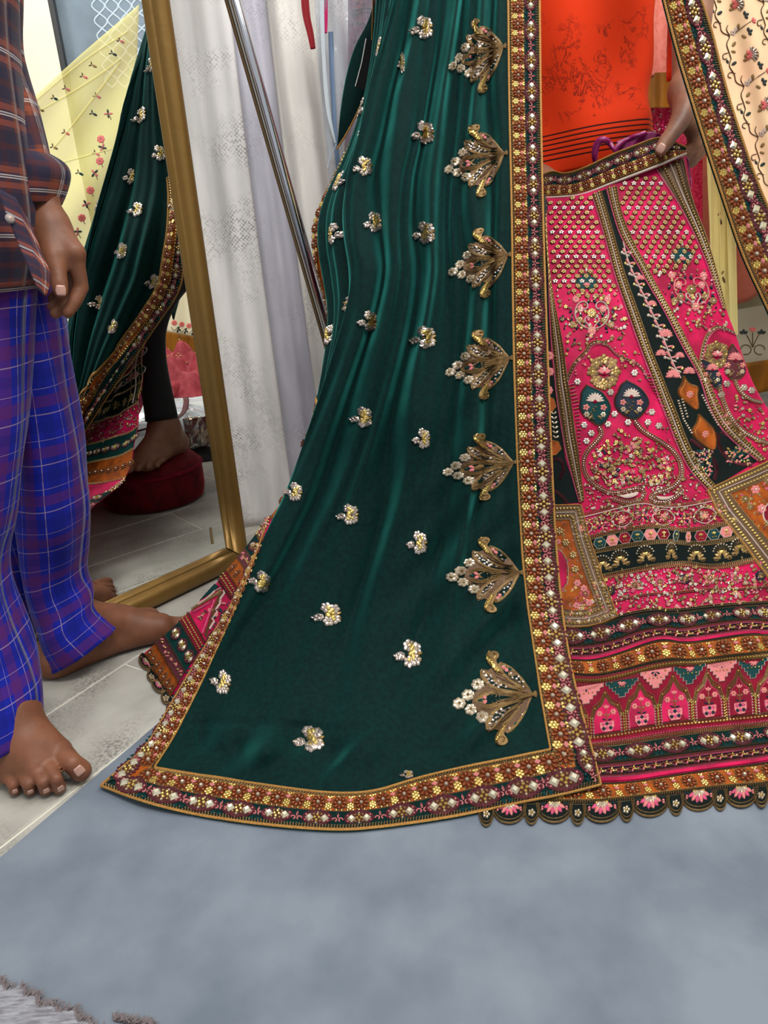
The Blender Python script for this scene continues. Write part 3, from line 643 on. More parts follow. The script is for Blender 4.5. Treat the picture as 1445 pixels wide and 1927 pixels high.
L['S9'] = [(1090, 1388), (1105, 1386), (1167, 1378), (1255, 1359), (1343, 1352), (1445, 1342), (1670, 1300)]
L['S10'] = [(1095, 1406), (1111, 1405), (1167, 1400), (1226, 1390), (1314, 1376), (1388, 1369), (1445, 1364), (1680, 1318)]
L['S11'] = [(1105, 1443), (1121, 1440), (1196, 1433), (1255, 1424), (1343, 1412), (1445, 1402), (1695, 1350)]
L['S12'] = [(1115, 1472), (1129, 1471), (1185, 1470), (1255, 1458), (1343, 1445), (1445, 1433), (1705, 1375)]
L['S13'] = [(880, 1515), (1020, 1509), (1108, 1512), (1167, 1506), (1255, 1495), (1343, 1484), (1445, 1478), (1560, 1455), (1720, 1390)]
L['S12b'] = [(880, 1480), (1020, 1474), (1115, 1475), (1129, 1474), (1185, 1472), (1255, 1460), (1343, 1447), (1445, 1435), (1560, 1412), (1705, 1375)]
LS = {k: spline(v, 120) for k, v in L.items()}
def mixl(a, b_, t): return LS[a]*(1-t)+LS[b_]*t
def poly_clip(pl, u0, u1): return pl[(pl[:, 0] >= u0) & (pl[:, 0] <= u1)]
sk_st = Draw()           # chain stitches, seed beads and other work too small to pick apart
def chain(pl, gap=4.2, l=6.5, m='thread_gold'): sk_st.stitches(pl, gap, l, 2.0, .0010, m, .15); sk_st.cord(np.array(pl)+[0, l*.62], 1.4, .0008, m); sk_st.cord(np.array(pl)-[0, l*.62], 1.4, .0008, m)
def along(pl, step):
    pl = np.array(pl); Ls = np.linalg.norm(np.diff(pl, axis=0), axis=1).sum(); q = resample(pl, max(2, int(Ls/step)+1)); d = np.gradient(q, axis=0); return q, np.arctan2(d[:, 1], d[:, 0])
# --- band of pointed ovals
dc = Draw()
q, a = along(mixl('S0', 'S1', .5), 37)
for i, ((x, y), t) in enumerate(zip(q, a)):
    d = Draw(); h = 15
    if i % 2 == 0:
        th = np.linspace(0, 2*math.pi, 25); d.cord(np.stack([21*np.cos(th)*(1-.12*np.sin(th)**2), h*np.sin(th)*np.abs(np.sin(th))**.3], 1), 2.2, .0014, 'thread_white')
        d.patch(np.stack([18*np.cos(th[:-1]), (h-3)*np.sin(th[:-1])*np.abs(np.sin(th[:-1]))**.3], 1), 'velvet_crimson', .0006, 2)
        d.flower(0, 0, 9, 8, 'thread_pink', 'sequin_gold', .0014, w=.5)
        for k in range(7): d.dome(15*math.cos(k), 9*math.sin(k*1.3), 1.3, .001, 'bead_pearl', 5)
    else:
        for k in range(8): d.petal(3*math.cos(k*.785), 3*math.sin(k*.785), 10, 4, k*.785, .0012, ('thread_pink', 'thread_navy')[k % 2])
        d.dome(0, 0, 3, .0018, 'sequin_gold', 6)
    c, s_ = math.cos(t), math.sin(t); d.xf(((c, -s_), (s_, c)), (x, y)); d.lay('pointed_oval' if i % 2 == 0 else 'petal_cross', SK, skirt)
sk_st.cord(LS['S0'], 2.4, .0016, 'thread_white'); sk_st.stitches(LS['S0']+[0, -5], 3, 5, 1.6, .001, 'thread_gold', .2)
# --- black band with hexagons, dark band with gold flowers
band(SK, skirt, LS['S1'], LS['S3'], 'velvet_black', .0009, 'dark_band')
for k in ('S1', 'S2', 'S3'): chain(LS[k], 3.6, 6)
q, a = along(mixl('S1', 'S2', .52), 23.5)
for i, ((x, y), t) in enumerate(zip(q[1:-1], a[1:-1])):
    sq = .45 if 1262 < x < 1300 else 1.
    d = Draw(); hexa = np.array([(-13, 0), (-7, -10.5), (7, -10.5), (13, 0), (7, 10.5), (-7, 10.5)])*.93
    d.patch(hexa, ('thread_teal', 'thread_pink', 'velvet_crimson')[i % 3], .0012, 2, .0004); d.cord(hexa, 1.5, .0018, 'thread_white', True)
    for k in range(3): d.petal(0, 0, 6, 3.4, -math.pi/2+(k-1)*.8, .002, 'sequin_gold', .0012)
    d.cord([(0, 0), (0, 6)], 1.4, .002, 'sequin_gold', z=.001)
    for k in (-1, 1): d.dome(3*k, 5, 1.6, .002, 'sequin_gold', 5, z=.001)
    c, s_ = math.cos(t), math.sin(t); d.xf(((c*sq, -s_), (s_*sq, c)), (x, y)); d.lay('hexagon', SK, skirt)
q, a = along(mixl('S2', 'S3', .55), 42)
for i, ((x, y), t) in enumerate(zip(q, a)):
    if i == 0: x += 14
    if i == len(q)-1: x -= 14
    sq = .62 if 1262 < x < 1310 else 1.
    d = Draw()
    for s in (-1, 1):
        for k in range(4): d.petal(s*2, 8-2*k, 17-2*k, 6, (-.15-k*.42) if s > 0 else math.pi+.15+k*.42, .0016, 'sequin_bronze' if k % 2 else 'thread_gold')
        tt = np.linspace(0, 4.5, 12); d.cord(np.stack([s*(12+4*np.cos(tt)), 8+4*np.sin(tt)], 1), 2, .002, 'thread_gold')
    d.dome(0, -4, 6, .0024, 'sequin_gold', 7, 4)
    for k in range(9):
        al = -math.pi/2+(k-4)*.34; d.cord([(5*math.cos(al), -5+5*math.sin(al)), (15*math.cos(al), -4+14*math.sin(al))], .9, .001, 'thread_gold'); d.dome(16*math.cos(al), -4+15*math.sin(al), 2, .0018, 'bead_pearl', 5)
    d.petal(0, 14, 8, 3, math.pi/2, .0015, 'thread_gold')
    c, s_ = math.cos(t), math.sin(t); d.xf(((c*sq, -s_), (s_*sq, c)), (x, y-1)); d.lay('gold_flower', SK, skirt)
scatter_later = True
# --- rose bands with wheels
q, a = along(mixl('S3', 'S4', .33), 44)
for i, (x, y) in enumerate(q):
    d = Draw(); d.flower(x, y+1, 11, 12, ('thread_rose', 'thread_navy', 'thread_pink')[i % 3], 'sequin_bronze', .0014, w=.4)
    for k in range(8): d.dome(x+4.4*math.cos(k*.785), y+1+4.4*math.sin(k*.785), 1.7, .0018, 'sequin_bronze', 5, z=.001)
    d.lay('wheel_flower', SK, skirt)
def scatter(poly_fn, n, seed, kinds, rmin, rmax):
    r = random.Random(seed); k = 0
    for _ in range(n):
        x, y = poly_fn(r)
        m = r.choice(kinds); rr = r.uniform(rmin, rmax)
        if r.random() < .4: sk_st.flower(x, y, rr*1.3, 5, m, 'bead_pearl', .0012, a0=r.random()*6)
        elif r.random() < .5: sk_st.petal(x, y, rr*2.4, rr*1.2, r.random()*6.3, .0011, m)
        else: sk_st.dome(x, y, rr*.62, .0013, m, 5)
def between(a_, b_, t0, t1, u0=None, u1=None):
    A, B = LS[a_], LS[b_]
    def f(r):
        k = r.randrange(len(A)-1); t = r.uniform(t0, t1); w = r.random(); p = (A[k]*(1-w)+A[k+1]*w)*(1-t)+(B[k]*(1-w)+B[k+1]*w)*t; return p[0], p[1]
    return f
GOLDS = ['sequin_gold', 'sequin_bronze', 'thread_gold', 'sequin_bronze', 'thread_antique']
scatter(between('S3', 'S4', .08, .95), 950, 1, GOLDS+['thread_rose', 'thread_pink', 'sequin_silver', 'bead_pearl', 'sequin_silver'], 1.8, 3.4)
for t in (.06, .58, .93): sk_st.beads(mixl('S3', 'S4', t), 4.2, 1.7, .0012, 'sequin_bronze')
for t in (.62, .97): sk_st.cord(mixl('S3', 'S4', t), 2, .0012, 'thread_antique')
band(SK, skirt, mixl('S3', 'S4', .93), LS['S4'], 'velvet_black', .0007, 'dark_band')
# --- jewelled bands, woven band and orange rosette bands
jewelled_border(SK, skirt, LS['S4'], LS['S5'], halves='g', cords=(False, False))
def woven(a_, b_):
    band(SK, skirt, LS[a_], mixl(a_, b_, .84), 'thread_plum', .0010, 'woven_band'); band(SK, skirt, mixl(a_, b_, .8), LS[b_], 'velvet_pink', .0014, 'pink_band', across=2)
    for t, m in ((.06, 'thread_rust'), (.2, 'thread_rose'), (.66, 'thread_rust'), (.78, 'thread_rose')): sk_st.stitches(mixl(a_, b_, t), 3.2, 4.4, 1.5, .0014, m, .5)
    for t in (.27, .60): sk_st.cord(mixl(a_, b_, t), 1.6, .0018, 'thread_navy')
    q, a = along(mixl(a_, b_, .44), 20)
    for i, (x, y) in enumerate(q):
        for k, m in enumerate(('sequin_gold', 'thread_pink', 'thread_rust', 'sequin_gold')): sk_st.petal(x, y, 7, 4, k*math.pi/2+.3, .0022, m, .0012)
        sk_st.dome(x+9, y, 2.4, .002, 'sequin_gold', 6, z=.001); sk_st.dome(x+6, y+1.5, 1.5, .002, 'bead_pearl', 5, z=.001); sk_st.dome(x-6, y-1.5, 1.7, .002, 'sequin_bronze', 5, z=.001)
woven('S5', 'S6')
jewelled_border(SK, skirt, LS['S6'], LS['S7'], halves='o', cords=(False, False), pitch=.62)
for t in (.12, .88): sk_st.stitches(mixl('S7', 'S8', t), 3.6, 5, 1.8, .0012, 'thread_antique', .5)
sk_st.stitches(mixl('S7', 'S8', .5), 5.2, 8.5, 4.2, .002, 'sequin_bronze', .25); sk_st.beads(mixl('S7', 'S8', .5)+[1.5, -.5], 5.2, 2.0, .003, 'sequin_gold', 6)
# --- arcade: crimson ground, stepped pendants, arches with flower pots
band(SK, skirt, LS['S8'], LS['S9'], 'velvet_crimson', .0006, 'arcade_ground', across=9)
nA = 12; St = Strip(SK, LS['S8'], LS['S9'])
def loc(x, t):
    """x in arch widths from the left, t 0..1 down the arcade -> pixel"""
    return St.uv(np.array([XS(x)]), np.array([t]))[0]
# arch pitch measured on the photograph near u = 1130, 1205, 1262, 1322, 1385, 1440
AP = [(1066, 1070), (1138, 1137), (1203, 1203), (1265, 1262), (1328, 1326), (1388, 1386), (1444, 1443), (1500, 1500), (1556, 1556)]
for i, (xt, xb) in enumerate(AP):
    ht, hb = LS['S8'], LS['S9']; vt = pl_v(ht, xt); vb = pl_v(hb, xb+3)
    w = (AP[i+1][0]-xt if i+1 < len(AP) else 56)*.5; sl = -.16
    H = vb-vt
    def A_(x, t): return (xt+x*w+ (t*H)*.06, vt+t*H+sl*x*w)
    d = Draw()
    out = [A_(-.97, 1.), A_(-.97, .64), A_(-.76, .42), A_(-.30, .31), A_(0, .10), A_(.30, .31), A_(.76, .42), A_(.97, .64), A_(.97, 1.)]
    inn = [A_(-.76, 1.), A_(-.76, .70), A_(-.58, .52), A_(-.21, .43), A_(0, .27), A_(.21, .43), A_(.58, .52), A_(.76, .70), A_(.76, 1.)]
    d.patch([A_(-.76, .97), A_(-.76, .70), A_(-.58, .52), A_(-.21, .43), A_(0, .27), A_(.21, .43), A_(.58, .52), A_(.76, .70), A_(.76, .97)], 'velvet_pink' if i in (1, 2, 3) else 'velvet_crimson', .0008, 2)
    mid = [((a_[0]+b_[0])/2, (a_[1]+b_[1])/2) for a_, b_ in zip(out, inn)]
    d.stitches(mid[1:-1], 3., 7, 2.4, .0016, 'thread_gold', .5); d.cord(out, 1.6, .0014, 'thread_gold'); d.cord(inn, 1.6, .0014, 'thread_rose')
    for s in (0, -1): d.beads([out[s], out[1 if s == 0 else -2]], 5, 2.2, .002, 'sequin_gold', 6); d.beads([(out[s][0]+(5 if s == 0 else -5), out[s][1]), (out[1 if s == 0 else -2][0]+(5 if s == 0 else -5), out[1 if s == 0 else -2][1])], 5, 1.9, .0018, 'bead_pearl', 5)
    for q_ in (1, 2, 4, 6, 7): d.dome(*mid[q_], 2.3, .0024, 'sequin_gold', 6, z=.001)
    d.lay('arch', SK, skirt)
    d = Draw(); px0, py0 = A_(0, .82)
    pot = [A_(-.42, .76), A_(-.42, .87), A_(-.25, .97), A_(.25, .97), A_(.42, .87), A_(.42, .76)]
    d.patch(pot, 'thread_pink', .0014, 2, .0004); d.cord(pot, 1.4, .002, 'thread_rose', True)
    for k in range(3):
        for r_ in range(2):
            x, y = A_(-.2+.2*k, .81+.09*r_); d.gem(x, y, 4.2, .0008, 'thread_navy' if (k+r_) % 2 else 'thread_rose', 0, .0016, .7)
    d.cord([A_(0, .76), A_(0, .5)], 1.8, .0018, 'thread_gold'); d.cord([A_(0, .72), A_(-.28, .58)], 1.4, .0014, 'thread_gold'); d.cord([A_(0, .72), A_(.28, .58)], 1.4, .0014, 'thread_gold')
    for x, t in ((-.40, .58), (.40, .58)): p_ = A_(x, t); d.flower(*p_, 6.5, 6, 'thread_pink', 'sequin_gold', .002)
    p_ = A_(0, .5)
    for k in range(3): d.petal(*p_, 9, 4.5, -math.pi/2+(k-1)*.7, .002, 'thread_pink')
    for s in (-1, 1):
        p_ = A_(0, .74); d.petal(*p_, 11, 4, (-.35 if s > 0 else math.pi+.35), .0018, 'thread_navy'); d.petal(A_(0, .64)[0], A_(0, .64)[1], 7, 3.4, (-.6 if s > 0 else math.pi+.6), .0016, 'thread_gold')
    d.lay('flower_pot', SK, skirt)
    # stepped pendants, two per arch
    for hx, m in ((-.5, 'thread_teal'), (.5, 'thread_pink')) if i % 1 == 0 else ():
        x0, y0 = A_(hx*2*.5+.5, 0); m = ('thread_pink', 'thread_teal')[(i) % 2] if hx > 0 else None
        if m is None: continue
        y0 = float(pl_v(LS['S8'], x0)); ww = w*.92; hh = H*.30; st_ = []
        for k in range(5): st_ += [(x0-ww*(1-k/5), y0+sl*(-ww*(1-k/5))+hh*k/4.4), (x0-ww*(1-k/5), y0+sl*(-ww*(1-k/5))+hh*(k+1)/4.4)]
        for k in reversed(range(5)): st_ += [(x0+ww*(1-k/5), y0+sl*(ww*(1-k/5))+hh*(k+1)/4.4), (x0+ww*(1-k/5), y0+sl*(ww*(1-k/5))+hh*k/4.4)]
        d = Draw(); d.patch(st_, m, .0012, 2); d.cord(st_, 1.5, .0018, 'thread_white')
        for k in range(5): d.petal(x0, y0+hh*.15, 9, 4, math.pi*(.1+.2*k), .0022, ('thread_navy', 'thread_pink', 'thread_navy', 'thread_pink', 'thread_navy')[k] if m == 'thread_pink' else 'thread_pink', .001)
        for k in range(6): d.dome(x0+(k-2.5)*ww*.26, y0+sl*(k-2.5)*ww*.2+hh*(.1 if k in (0, 5) else .5), 1.8, .0022, 'sequin_gold', 5, z=.001)
        d.lay('stepped_pendant', SK, skirt)
band(SK, skirt, LS['S9'], LS['S10'], 'velvet_crimson', .0008, 'bead_band', across=2)
sk_st.beads(mixl('S9', 'S10', .3), 6.6, 2.9, .003, 'sequin_gold', 6); sk_st.beads(mixl('S9', 'S10', .72), 5.2, 1.8, .002, 'thread_rose', 5); sk_st.stitches(mixl('S9', 'S10', .05), 3, 5, 2, .0014, 'thread_antique', .6)
chain(LS['S10'], 4, 6.5)
jewelled_border(SK, skirt, LS['S10'], LS['S11'], halves='g', cords=(False, False))
woven('S11', 'S12')
jewelled_border(SK, skirt, LS['S12b'], LS['S13'], halves='o', cords=(False, False), pitch=.62)
chain(LS['S13'], 4.4, 8)
# --- scalloped hem
def scallop(cx, cy, w, h, rot, small=False):
    th = np.linspace(0, math.pi, 15); d = Draw()
    pts = [(w/2*math.cos(t)*1.0, h*math.sin(t)**.8) for t in th]; pts = [(w/2, -3)]+pts+[(-w/2, -3)]
    d.patch(pts, 'velvet_black', .0012, 2)
    arc = [(w/2*math.cos(t), h*math.sin(t)**.8) for t in th]
    d.cord(arc, 1.7, .0022, 'thread_gold'); d.cord([(x*.86, y*.82) for x, y in arc], 1.4, .0020, 'thread_gold'); d.stitches([(x*.93, y*.91) for x, y in arc], 3.6, 4.2, 1.6, .002, 'thread_gold')
    if not small:
        for k in range(6): d.petal(0, 1, h*.62, w*.12, math.pi*(.12+.152*k), .0022, 'thread_rose' if k % 2 else 'thread_pink', .001)
        for k in range(5): d.petal(0, 0, h*.4, w*.09, math.pi*(.18+.16*k), .0026, 'bead_pearl', .0018)
        for k in range(7): d.dome((k-3)*w*.045, 2-abs(k-3)*.5, w*.045, .002, 'sequin_gold', 6, z=.0016)
        for s in (-1, 1):
            for k in range(3): d.petal(s*w*.3, h*.06+k*h*.12, w*.085, w*.05, s*(.5)+(0 if s > 0 else math.pi), .002, ('thread_navy', 'thread_pink', 'thread_pink')[k], .001)
            d.petal(s*w*.3, 0, w*.08, w*.04, math.pi/2, .002, 'thread_teal', .001)
    else:
        for k in range(5): d.dome(w*.16*math.cos(k*1.257), h*.45+w*.16*math.sin(k*1.257), w*.10, .0024, 'bead_pearl', 6, z=.001)
        d.dome(0, h*.45, w*.09, .003, 'sequin_gold', 6, z=.001)
    c, s_ = math.cos(rot), math.sin(rot); d.xf(((c, -s_), (s_, c)), (cx, cy)); d.lay('scallop', SK, skirt)
def hemv(u): return float(pl_v(LS['S13'], u))
for u, w in ((1043, 68), (1132, 72), (1223, 72), (1314, 68), (1394, 64), (1472, 62), (958, 64)): scallop(u, hemv(u)+3, w, 36, -.08 if u > 1100 else 0)
for u in (1087, 1177, 1270, 1353, 1431, 1000, 915): scallop(u, hemv(u)+5, 29, 37, -.08 if u > 1100 else 0, True)
# --- waistband, drawstring lining
WU = [(1010, 333), (1024, 328), (1041, 321), (1061, 329), (1101, 316), (1148, 292), (1195, 274), (1239, 257), (1262, 266), (1290, 278)]
WL = [(1010, 374), (1024, 373), (1060, 371), (1094, 368), (1148, 346), (1212, 322), (1250, 307), (1280, 294), (1290, 290)]
WB = Surf([(1000, 350, 1.355), (1024, 328, 1.352), (1101, 316, 1.325), (1195, 274, 1.315), (1290, 278, 1.33), (1060, 371, 1.325), (1148, 346, 1.312), (1250, 307, 1.31), (1290, 292, 1.325)])
gw = coons(WU, WL, [WU[0], WL[0]], [WU[-1], WL[-1]], 50, 6)
cloth('waistband', WB, gw, 'velvet_black', skirt, .004)
jewelled_border(WB, skirt, spline(WL, 120), spline(WU, 120), lift=.001)
d = Draw(); d.cord(spline(WL, 60), 5, .003, 'thread_white'); d.cord(spline(WU, 60), 3, .003, 'cord_gold'); d.lay('waist_piping', WB, skirt, smooth=True)
# --- panels
PE = {}
PE['a0'] = [(1027, 380), (1029, 461), (1031, 501), (1034, 602), (1038, 662), (1049, 770), (1066, 864), (1090, 946)]
PE['a1'] = [(1024, 373), (1027, 461), (1042, 569), (1057, 636), (1071, 736), (1086, 837), (1099, 940)]
PE['b0'] = [(1113, 368), (1124, 401), (1141, 461), (1158, 528), (1182, 595), (1202, 652), (1222, 703), (1245, 767), (1279, 854), (1299, 890), (1332, 925)]
PE['b1'] = [(1131, 360), (1148, 417), (1161, 468), (1178, 528), (1205, 602), (1225, 663), (1249, 720), (1269, 770), (1299, 850), (1326, 895), (1346, 915)]
PE['c0'] = [(1141, 356), (1155, 411), (1170, 454), (1195, 491), (1218, 535), (1249, 585), (1282, 652), (1316, 709), (1333, 770), (1363, 820), (1425, 868)]
PE['c1'] = [(1160, 352), (1168, 401), (1188, 451), (1215, 501), (1245, 558), (1276, 609), (1296, 652), (1326, 703), (1346, 753), (1376, 803), (1438, 864)]
PE['d0'] = [(1235, 320), (1245, 337), (1276, 384), (1302, 434), (1326, 488), (1343, 535), (1358, 579)]
PE['d1'] = [(1284, 300), (1301, 377), (1324, 434), (1341, 488), (1357, 548), (1364, 582)]
PS = {k: spline(v, 110) for k, v in PE.items()}
band(SK, skirt, [(1027, 380), (1031, 501), (1036, 662), (1049, 770), (1064, 864), (1090, 946)], [(1013, 380), (1020, 520), (1022, 662), (1030, 770), (1036, 900), (1038, 950)], 'velvet_black', .0006, 'dark_gore')
band(SK, skirt, PS['b1'], PS['c0'], 'velvet_black', .0006, 'dark_gore', across=8)
def bead_strip(A, B, two=True):
    band(SK, skirt, A, B, 'thread_antique', .0005, 'bead_strip')
    mx = lambda t: A*(1-t)+B*t
    for t in (.28, .74): sk_st.beads(mx(t), 5.4, 2.7, .0026, 'sequin_bronze', 6); sk_st.beads(mx(t)+[.6, -.6], 10.8, 1.6, .0036, 'sequin_gold', 5)
    sk_st.cord(mx(.52), 2.0, .0018, 'thread_white'); sk_st.cord(A, 2.0, .0016, 'thread_rose'); sk_st.cord(B, 1.6, .0016, 'thread_gold')
    for t in (.12, .9): sk_st.stitches(mx(t), 3.4, 2.6, 1.4, .0012, 'thread_gold', .4)
bead_strip(PS['a0'], PS['a1']); bead_strip(PS['b0'], PS['b1']); bead_strip(PS['c0'], PS['c1']); bead_strip(PS['d0'], PS['d1'])
# lattice of small sequin flowers over the top of both pink panels
def inside(u, v, A, B): return pl_u(A, v)+4 < u < pl_u(B, v)-4
cnt = 0
TRF = [T_sflower(6, 'sequin_bronze'), T_sflower(5, 'sequin_silver', 'sequin_gold')]
for P_, (A, B, sh) in enumerate(((PS['a1'], PS['b0'], 0.), (PS['c1'], PS['d0'], .25))):
    for i in range(-30, 60):
        for j in range(-30, 60):
            u = 1027+P_*135+i*8.4+j*8.4+sh*0; v = 300+i*-9.2+j*9.2+P_*0
            u += (v-380)*(.06 if P_ == 0 else .34)
            lim = 560-((u-1105)/50)**2*18 if P_ == 0 else 520-(u-1240)*.35
            if 330 < v < lim and inside(u, v, A, B) and v > pl_v(WL, u)+4:
                p, n, du, _ = SK.frame(np.array([u]), np.array([v])); inst('sequin_flower', TRF[(i*7+j*3) % 5 == 0], skirt, p[0]+n[0]*.0012, du[0], n[0], .0052); cnt += 1
print('lattice', cnt)
def quatre(cx, cy, r, sk=0.):
    d = Draw()
    for k in range(3): a_ = -math.pi/2+(k-1)*1.35; d.dome(cx+r*.62*math.cos(a_), cy+r*.62*math.sin(a_), r*.55, .0018, 'thread_teal', 9)
    for k in (-1, 1): d.dome(cx+k*r*.45, cy+r*.35, r*.45, .0018, 'thread_teal', 9)
    d.dome(cx, cy, r*.5, .0018, 'thread_teal', 9)
    for k in range(5): d.petal(cx, cy+r*.45, r*.5, r*.22, -math.pi/2+(k-2)*.5, .0030, 'thread_pink', .0008)
    th = np.linspace(.5, 2*math.pi-.5+.0, 30)+math.pi/2
    d.cord([(cx+r*1.18*math.cos(t)*(1+.12*math.cos(3*t+1.57)), cy+r*1.1*math.sin(t)*(1+.1*math.cos(3*t+1.57))) for t in th], 1.8, .002, 'thread_gold')
    d.petal(cx, cy-r*1.2, r*.5, r*.3, -math.pi/2, .002, 'thread_white'); d.lay('quatrefoil', SK, skirt)
quatre(1103, 533, 17); quatre(1283, 484, 17)
def scrolls(cx, cy, w, h, lean=0.):
    d = Draw()
    for s in (-1, 1):
        th = np.linspace(-2.6, 2.3, 30); R_ = np.linspace(1., 1., 30)
        X = s*w*(.52-.52*np.cos(th*.62+.2)); base = [(s*w*.05, -h*.55), (s*w*.35, -h*.62), (s*w*.62, -h*.42), (s*w*.60, -h*.15)]
        d.cord([(cx+x+lean*y, cy+y) for x, y in spline([(s*w*.10, h*.9), (s*w*.55, h*.78), (s*w*.92, h*.35), (s*w*.98, -.1*h), (s*w*.8, -h*.55), (s*w*.45, -h*.7), (s*w*.2, -h*.5), (s*w*.28, -h*.22), (s*w*.48, -h*.25)], 40)], 2.4, .0022, 'thread_white' if cx < 1200 else 'thread_pink')
        d.cord([(cx+x+lean*y, cy+y) for x, y in spline([(0, h*1.05), (s*w*.18, h*.7), (s*w*.42, h*.45), (s*w*.36, h*.2), (s*w*.16, h*.28), (s*w*.2, h*.45)], 26)], 2.2, .002, 'thread_white')
        for x, y in ((.1, -.75), (.55, .05), (.35, .55), (.75, .75), (1.08, .3), (1.12, -.2)): d.petal(cx+s*w*x+lean*h*y, cy+h*y, 8, 5.5, s*.9+(0 if s > 0 else math.pi), .002, 'thread_navy'); d.dome(cx+s*w*x+lean*h*y+s*3, cy+h*y-3, 1.8, .0024, 'bead_pearl', 5)
        for x, y in ((.65, -.25), (.72, .4), (1.1, .65), (.9, -.8)): d.flower(cx+s*w*x+lean*h*y, cy+h*y, 7.5, 7, 'thread_pink' if y < 0 else 'thread_gold', 'sequin_silver', .0018)
    d.flower(cx, cy, 10, 8, 'sequin_bronze', 'bead_pearl', .002); d.flower(cx+lean*h, cy+h, 9, 7, 'thread_pink', 'sequin_gold', .002)
    d.lay('scroll_work', SK, skirt)
scrolls(1113, 590, 33, 33); scrolls(1300, 545, 33, 33, .25)
def quadfn(A, B, v0, v1):
    def f(r):
        v = r.uniform(v0, v1); a_, b_ = pl_u(A, v)+4, pl_u(B, v)-4; return r.uniform(a_, max(a_+1, b_)), v
    return f
PALE = GOLDS+['thread_pink', 'sequin_silver', 'bead_pearl', 'thread_rose']
scatter(quadfn(PS['a1'], PS['b0'], 545, 640), 150, 3, PALE+['thread_navy'], 2, 3.6)
SILR = spline([(1358, 579), (1381, 619), (1397, 669), (1420, 730), (1446, 770), (1500, 860)], 60)
scatter(quadfn(PS['c1'], SILR, 580, 625), 60, 5, PALE, 2, 3.4); scatter(quadfn(PS['c1'], PS['d0'], 500, 580), 70, 4, PALE+['thread_navy'], 2, 3.6)
def ogee(pl, flip=False):
    d = Draw(); pl = spline(pl, 60); d.stitches(pl, 3.2, 6, 2, .0016, 'thread_gold', .6); d.cord(pl+[2.2, 3.2], 1.7, .0016, 'thread_rose'); d.cord(pl-[2.2, 3.4], 1.7, .0016, 'thread_gold'); d.beads(pl, 6.2, 1.7, .0026, 'sequin_silver', 5); d.lay('ogee_arch', SK, skirt)
ogee([(1067, 718), (1075, 698), (1085, 680), (1103, 664), (1110, 648), (1129, 643), (1146, 652), (1158, 668), (1179, 678), (1197, 684), (1211, 697), (1216, 712)])
ogee([(1318, 715), (1316, 690), (1322, 655), (1330, 632), (1345, 616), (1362, 618), (1382, 628)])
def bars(A, B, m='thread_gold', step=6):
    A, B = np.array(A), np.array(B); n = int(np.linalg.norm(A[-1]-A[0])/step); A = resample(A, n); B = resample(B, n)
    for k in range(n): sk_st.cord([A[k], B[k]], 2.4, .0016, m if k % 2 else 'thread_rose')
bars([(1070, 725), (1077, 760), (1085, 800), (1090, 855)], [(1080, 722), (1090, 760), (1092, 800), (1093, 855)]); bars([(1212, 705), (1230, 740), (1255, 790), (1268, 830)], [(1223, 705), (1241, 745), (1264, 800), (1274, 835)])
bars([(1318, 690), (1325, 730), (1342, 770), (1365, 815)], [(1328, 690), (1340, 730), (1357, 770), (1378, 810)])
def gold_bouquet(cx, cy, r):
    d = Draw()
    for k in range(8): d.flower(cx+r*.72*math.cos(k*.785), cy+r*.72*math.sin(k*.785)*1.05, r*.40, 5, 'thread_gold' if k % 2 else 'sequin_bronze', 'sequin_gold', .0018, a0=k)
    for k in range(8): d.petal(cx+r*.3*math.cos(k*.785+.4), cy+r*.3*math.sin(k*.785+.4), r*.5, r*.25, k*.785+.4, .002, 'thread_antique')
    for k in range(5): d.petal(cx, cy+r*.15, r*.5, r*.24, -math.pi/2+(k-2)*.55, .003, 'thread_pink' if k != 2 else 'thread_white', .001)
    d.dome(cx, cy+r*.1, r*.16, .004, 'velvet_pink', 6)
    for k in range(3): d.flower(cx+(k-1)*r*.3, cy+r*.95+abs(k-1)*-3, r*.26, 5, 'sequin_bronze', 'bead_pearl', .0016)
    d.lay('gold_bouquet', SK, skirt)
gold_bouquet(1136, 700, 30); gold_bouquet(1348, 668, 24)
def bud(pl, m, tone='thread_white'):
    d = Draw(); pl = spline(list(pl)+[pl[0]], 44)[:-1]; c = pl.mean(0); d.patch(pl, m, .0016, 2, .0008); d.stitches(np.vstack([pl, pl[:1]])*1.0, 3.0, 5, 1.6, .0022, 'thread_gold'); d.cord((pl-c)*.92+c, 1.3, .0024, 'thread_navy', True)
    h = (pl[:, 1].max()-pl[:, 1].min())/2; x0, y0 = c
    for k in range(9): d.petal(x0, y0-h*.18, h*.48, h*.15, -math.pi/2+(k-4)*.36, .0034, tone, .0012)
    d.dome(x0, y0-h*.16, h*.13, .0046, 'velvet_crimson', 6)
    for s in (-1, 1):
        d.flower(x0+s*h*.42, y0+h*.12, h*.2, 5, 'thread_pink', 'sequin_gold', .0034); d.petal(x0+s*h*.1, y0+h*.5, h*.34, h*.14, s*.8+(0 if s > 0 else math.pi)-.8*0, .003, 'thread_gold', .001)
        d.flower(x0+s*h*.4, y0+h*.48, h*.17, 6, 'bead_pearl', 'sequin_gold', .0034)
    for k in range(7): d.dome(x0+(random.random()-.5)*h*.5, y0+h*(.1+.1*k), 2.0, .0036, 'thread_gold', 5, z=.0008)
    d.lay('bud', SK, skirt)
c1 = lambda *p: [(1020+x/3.4, 640+y/3.4) for x, y in p]
bud(c1((285, 292), (250, 335), (252, 380), (238, 425), (266, 485), (320, 520), (360, 552), (402, 520), (436, 455), (428, 405), (405, 372), (382, 335), (332, 312)), 'thread_teal')
bud(c1((540, 262), (500, 290), (490, 330), (462, 375), (470, 440), (535, 490), (590, 515), (642, 470), (682, 405), (664, 355), (622, 305), (575, 280)), 'thread_navy')
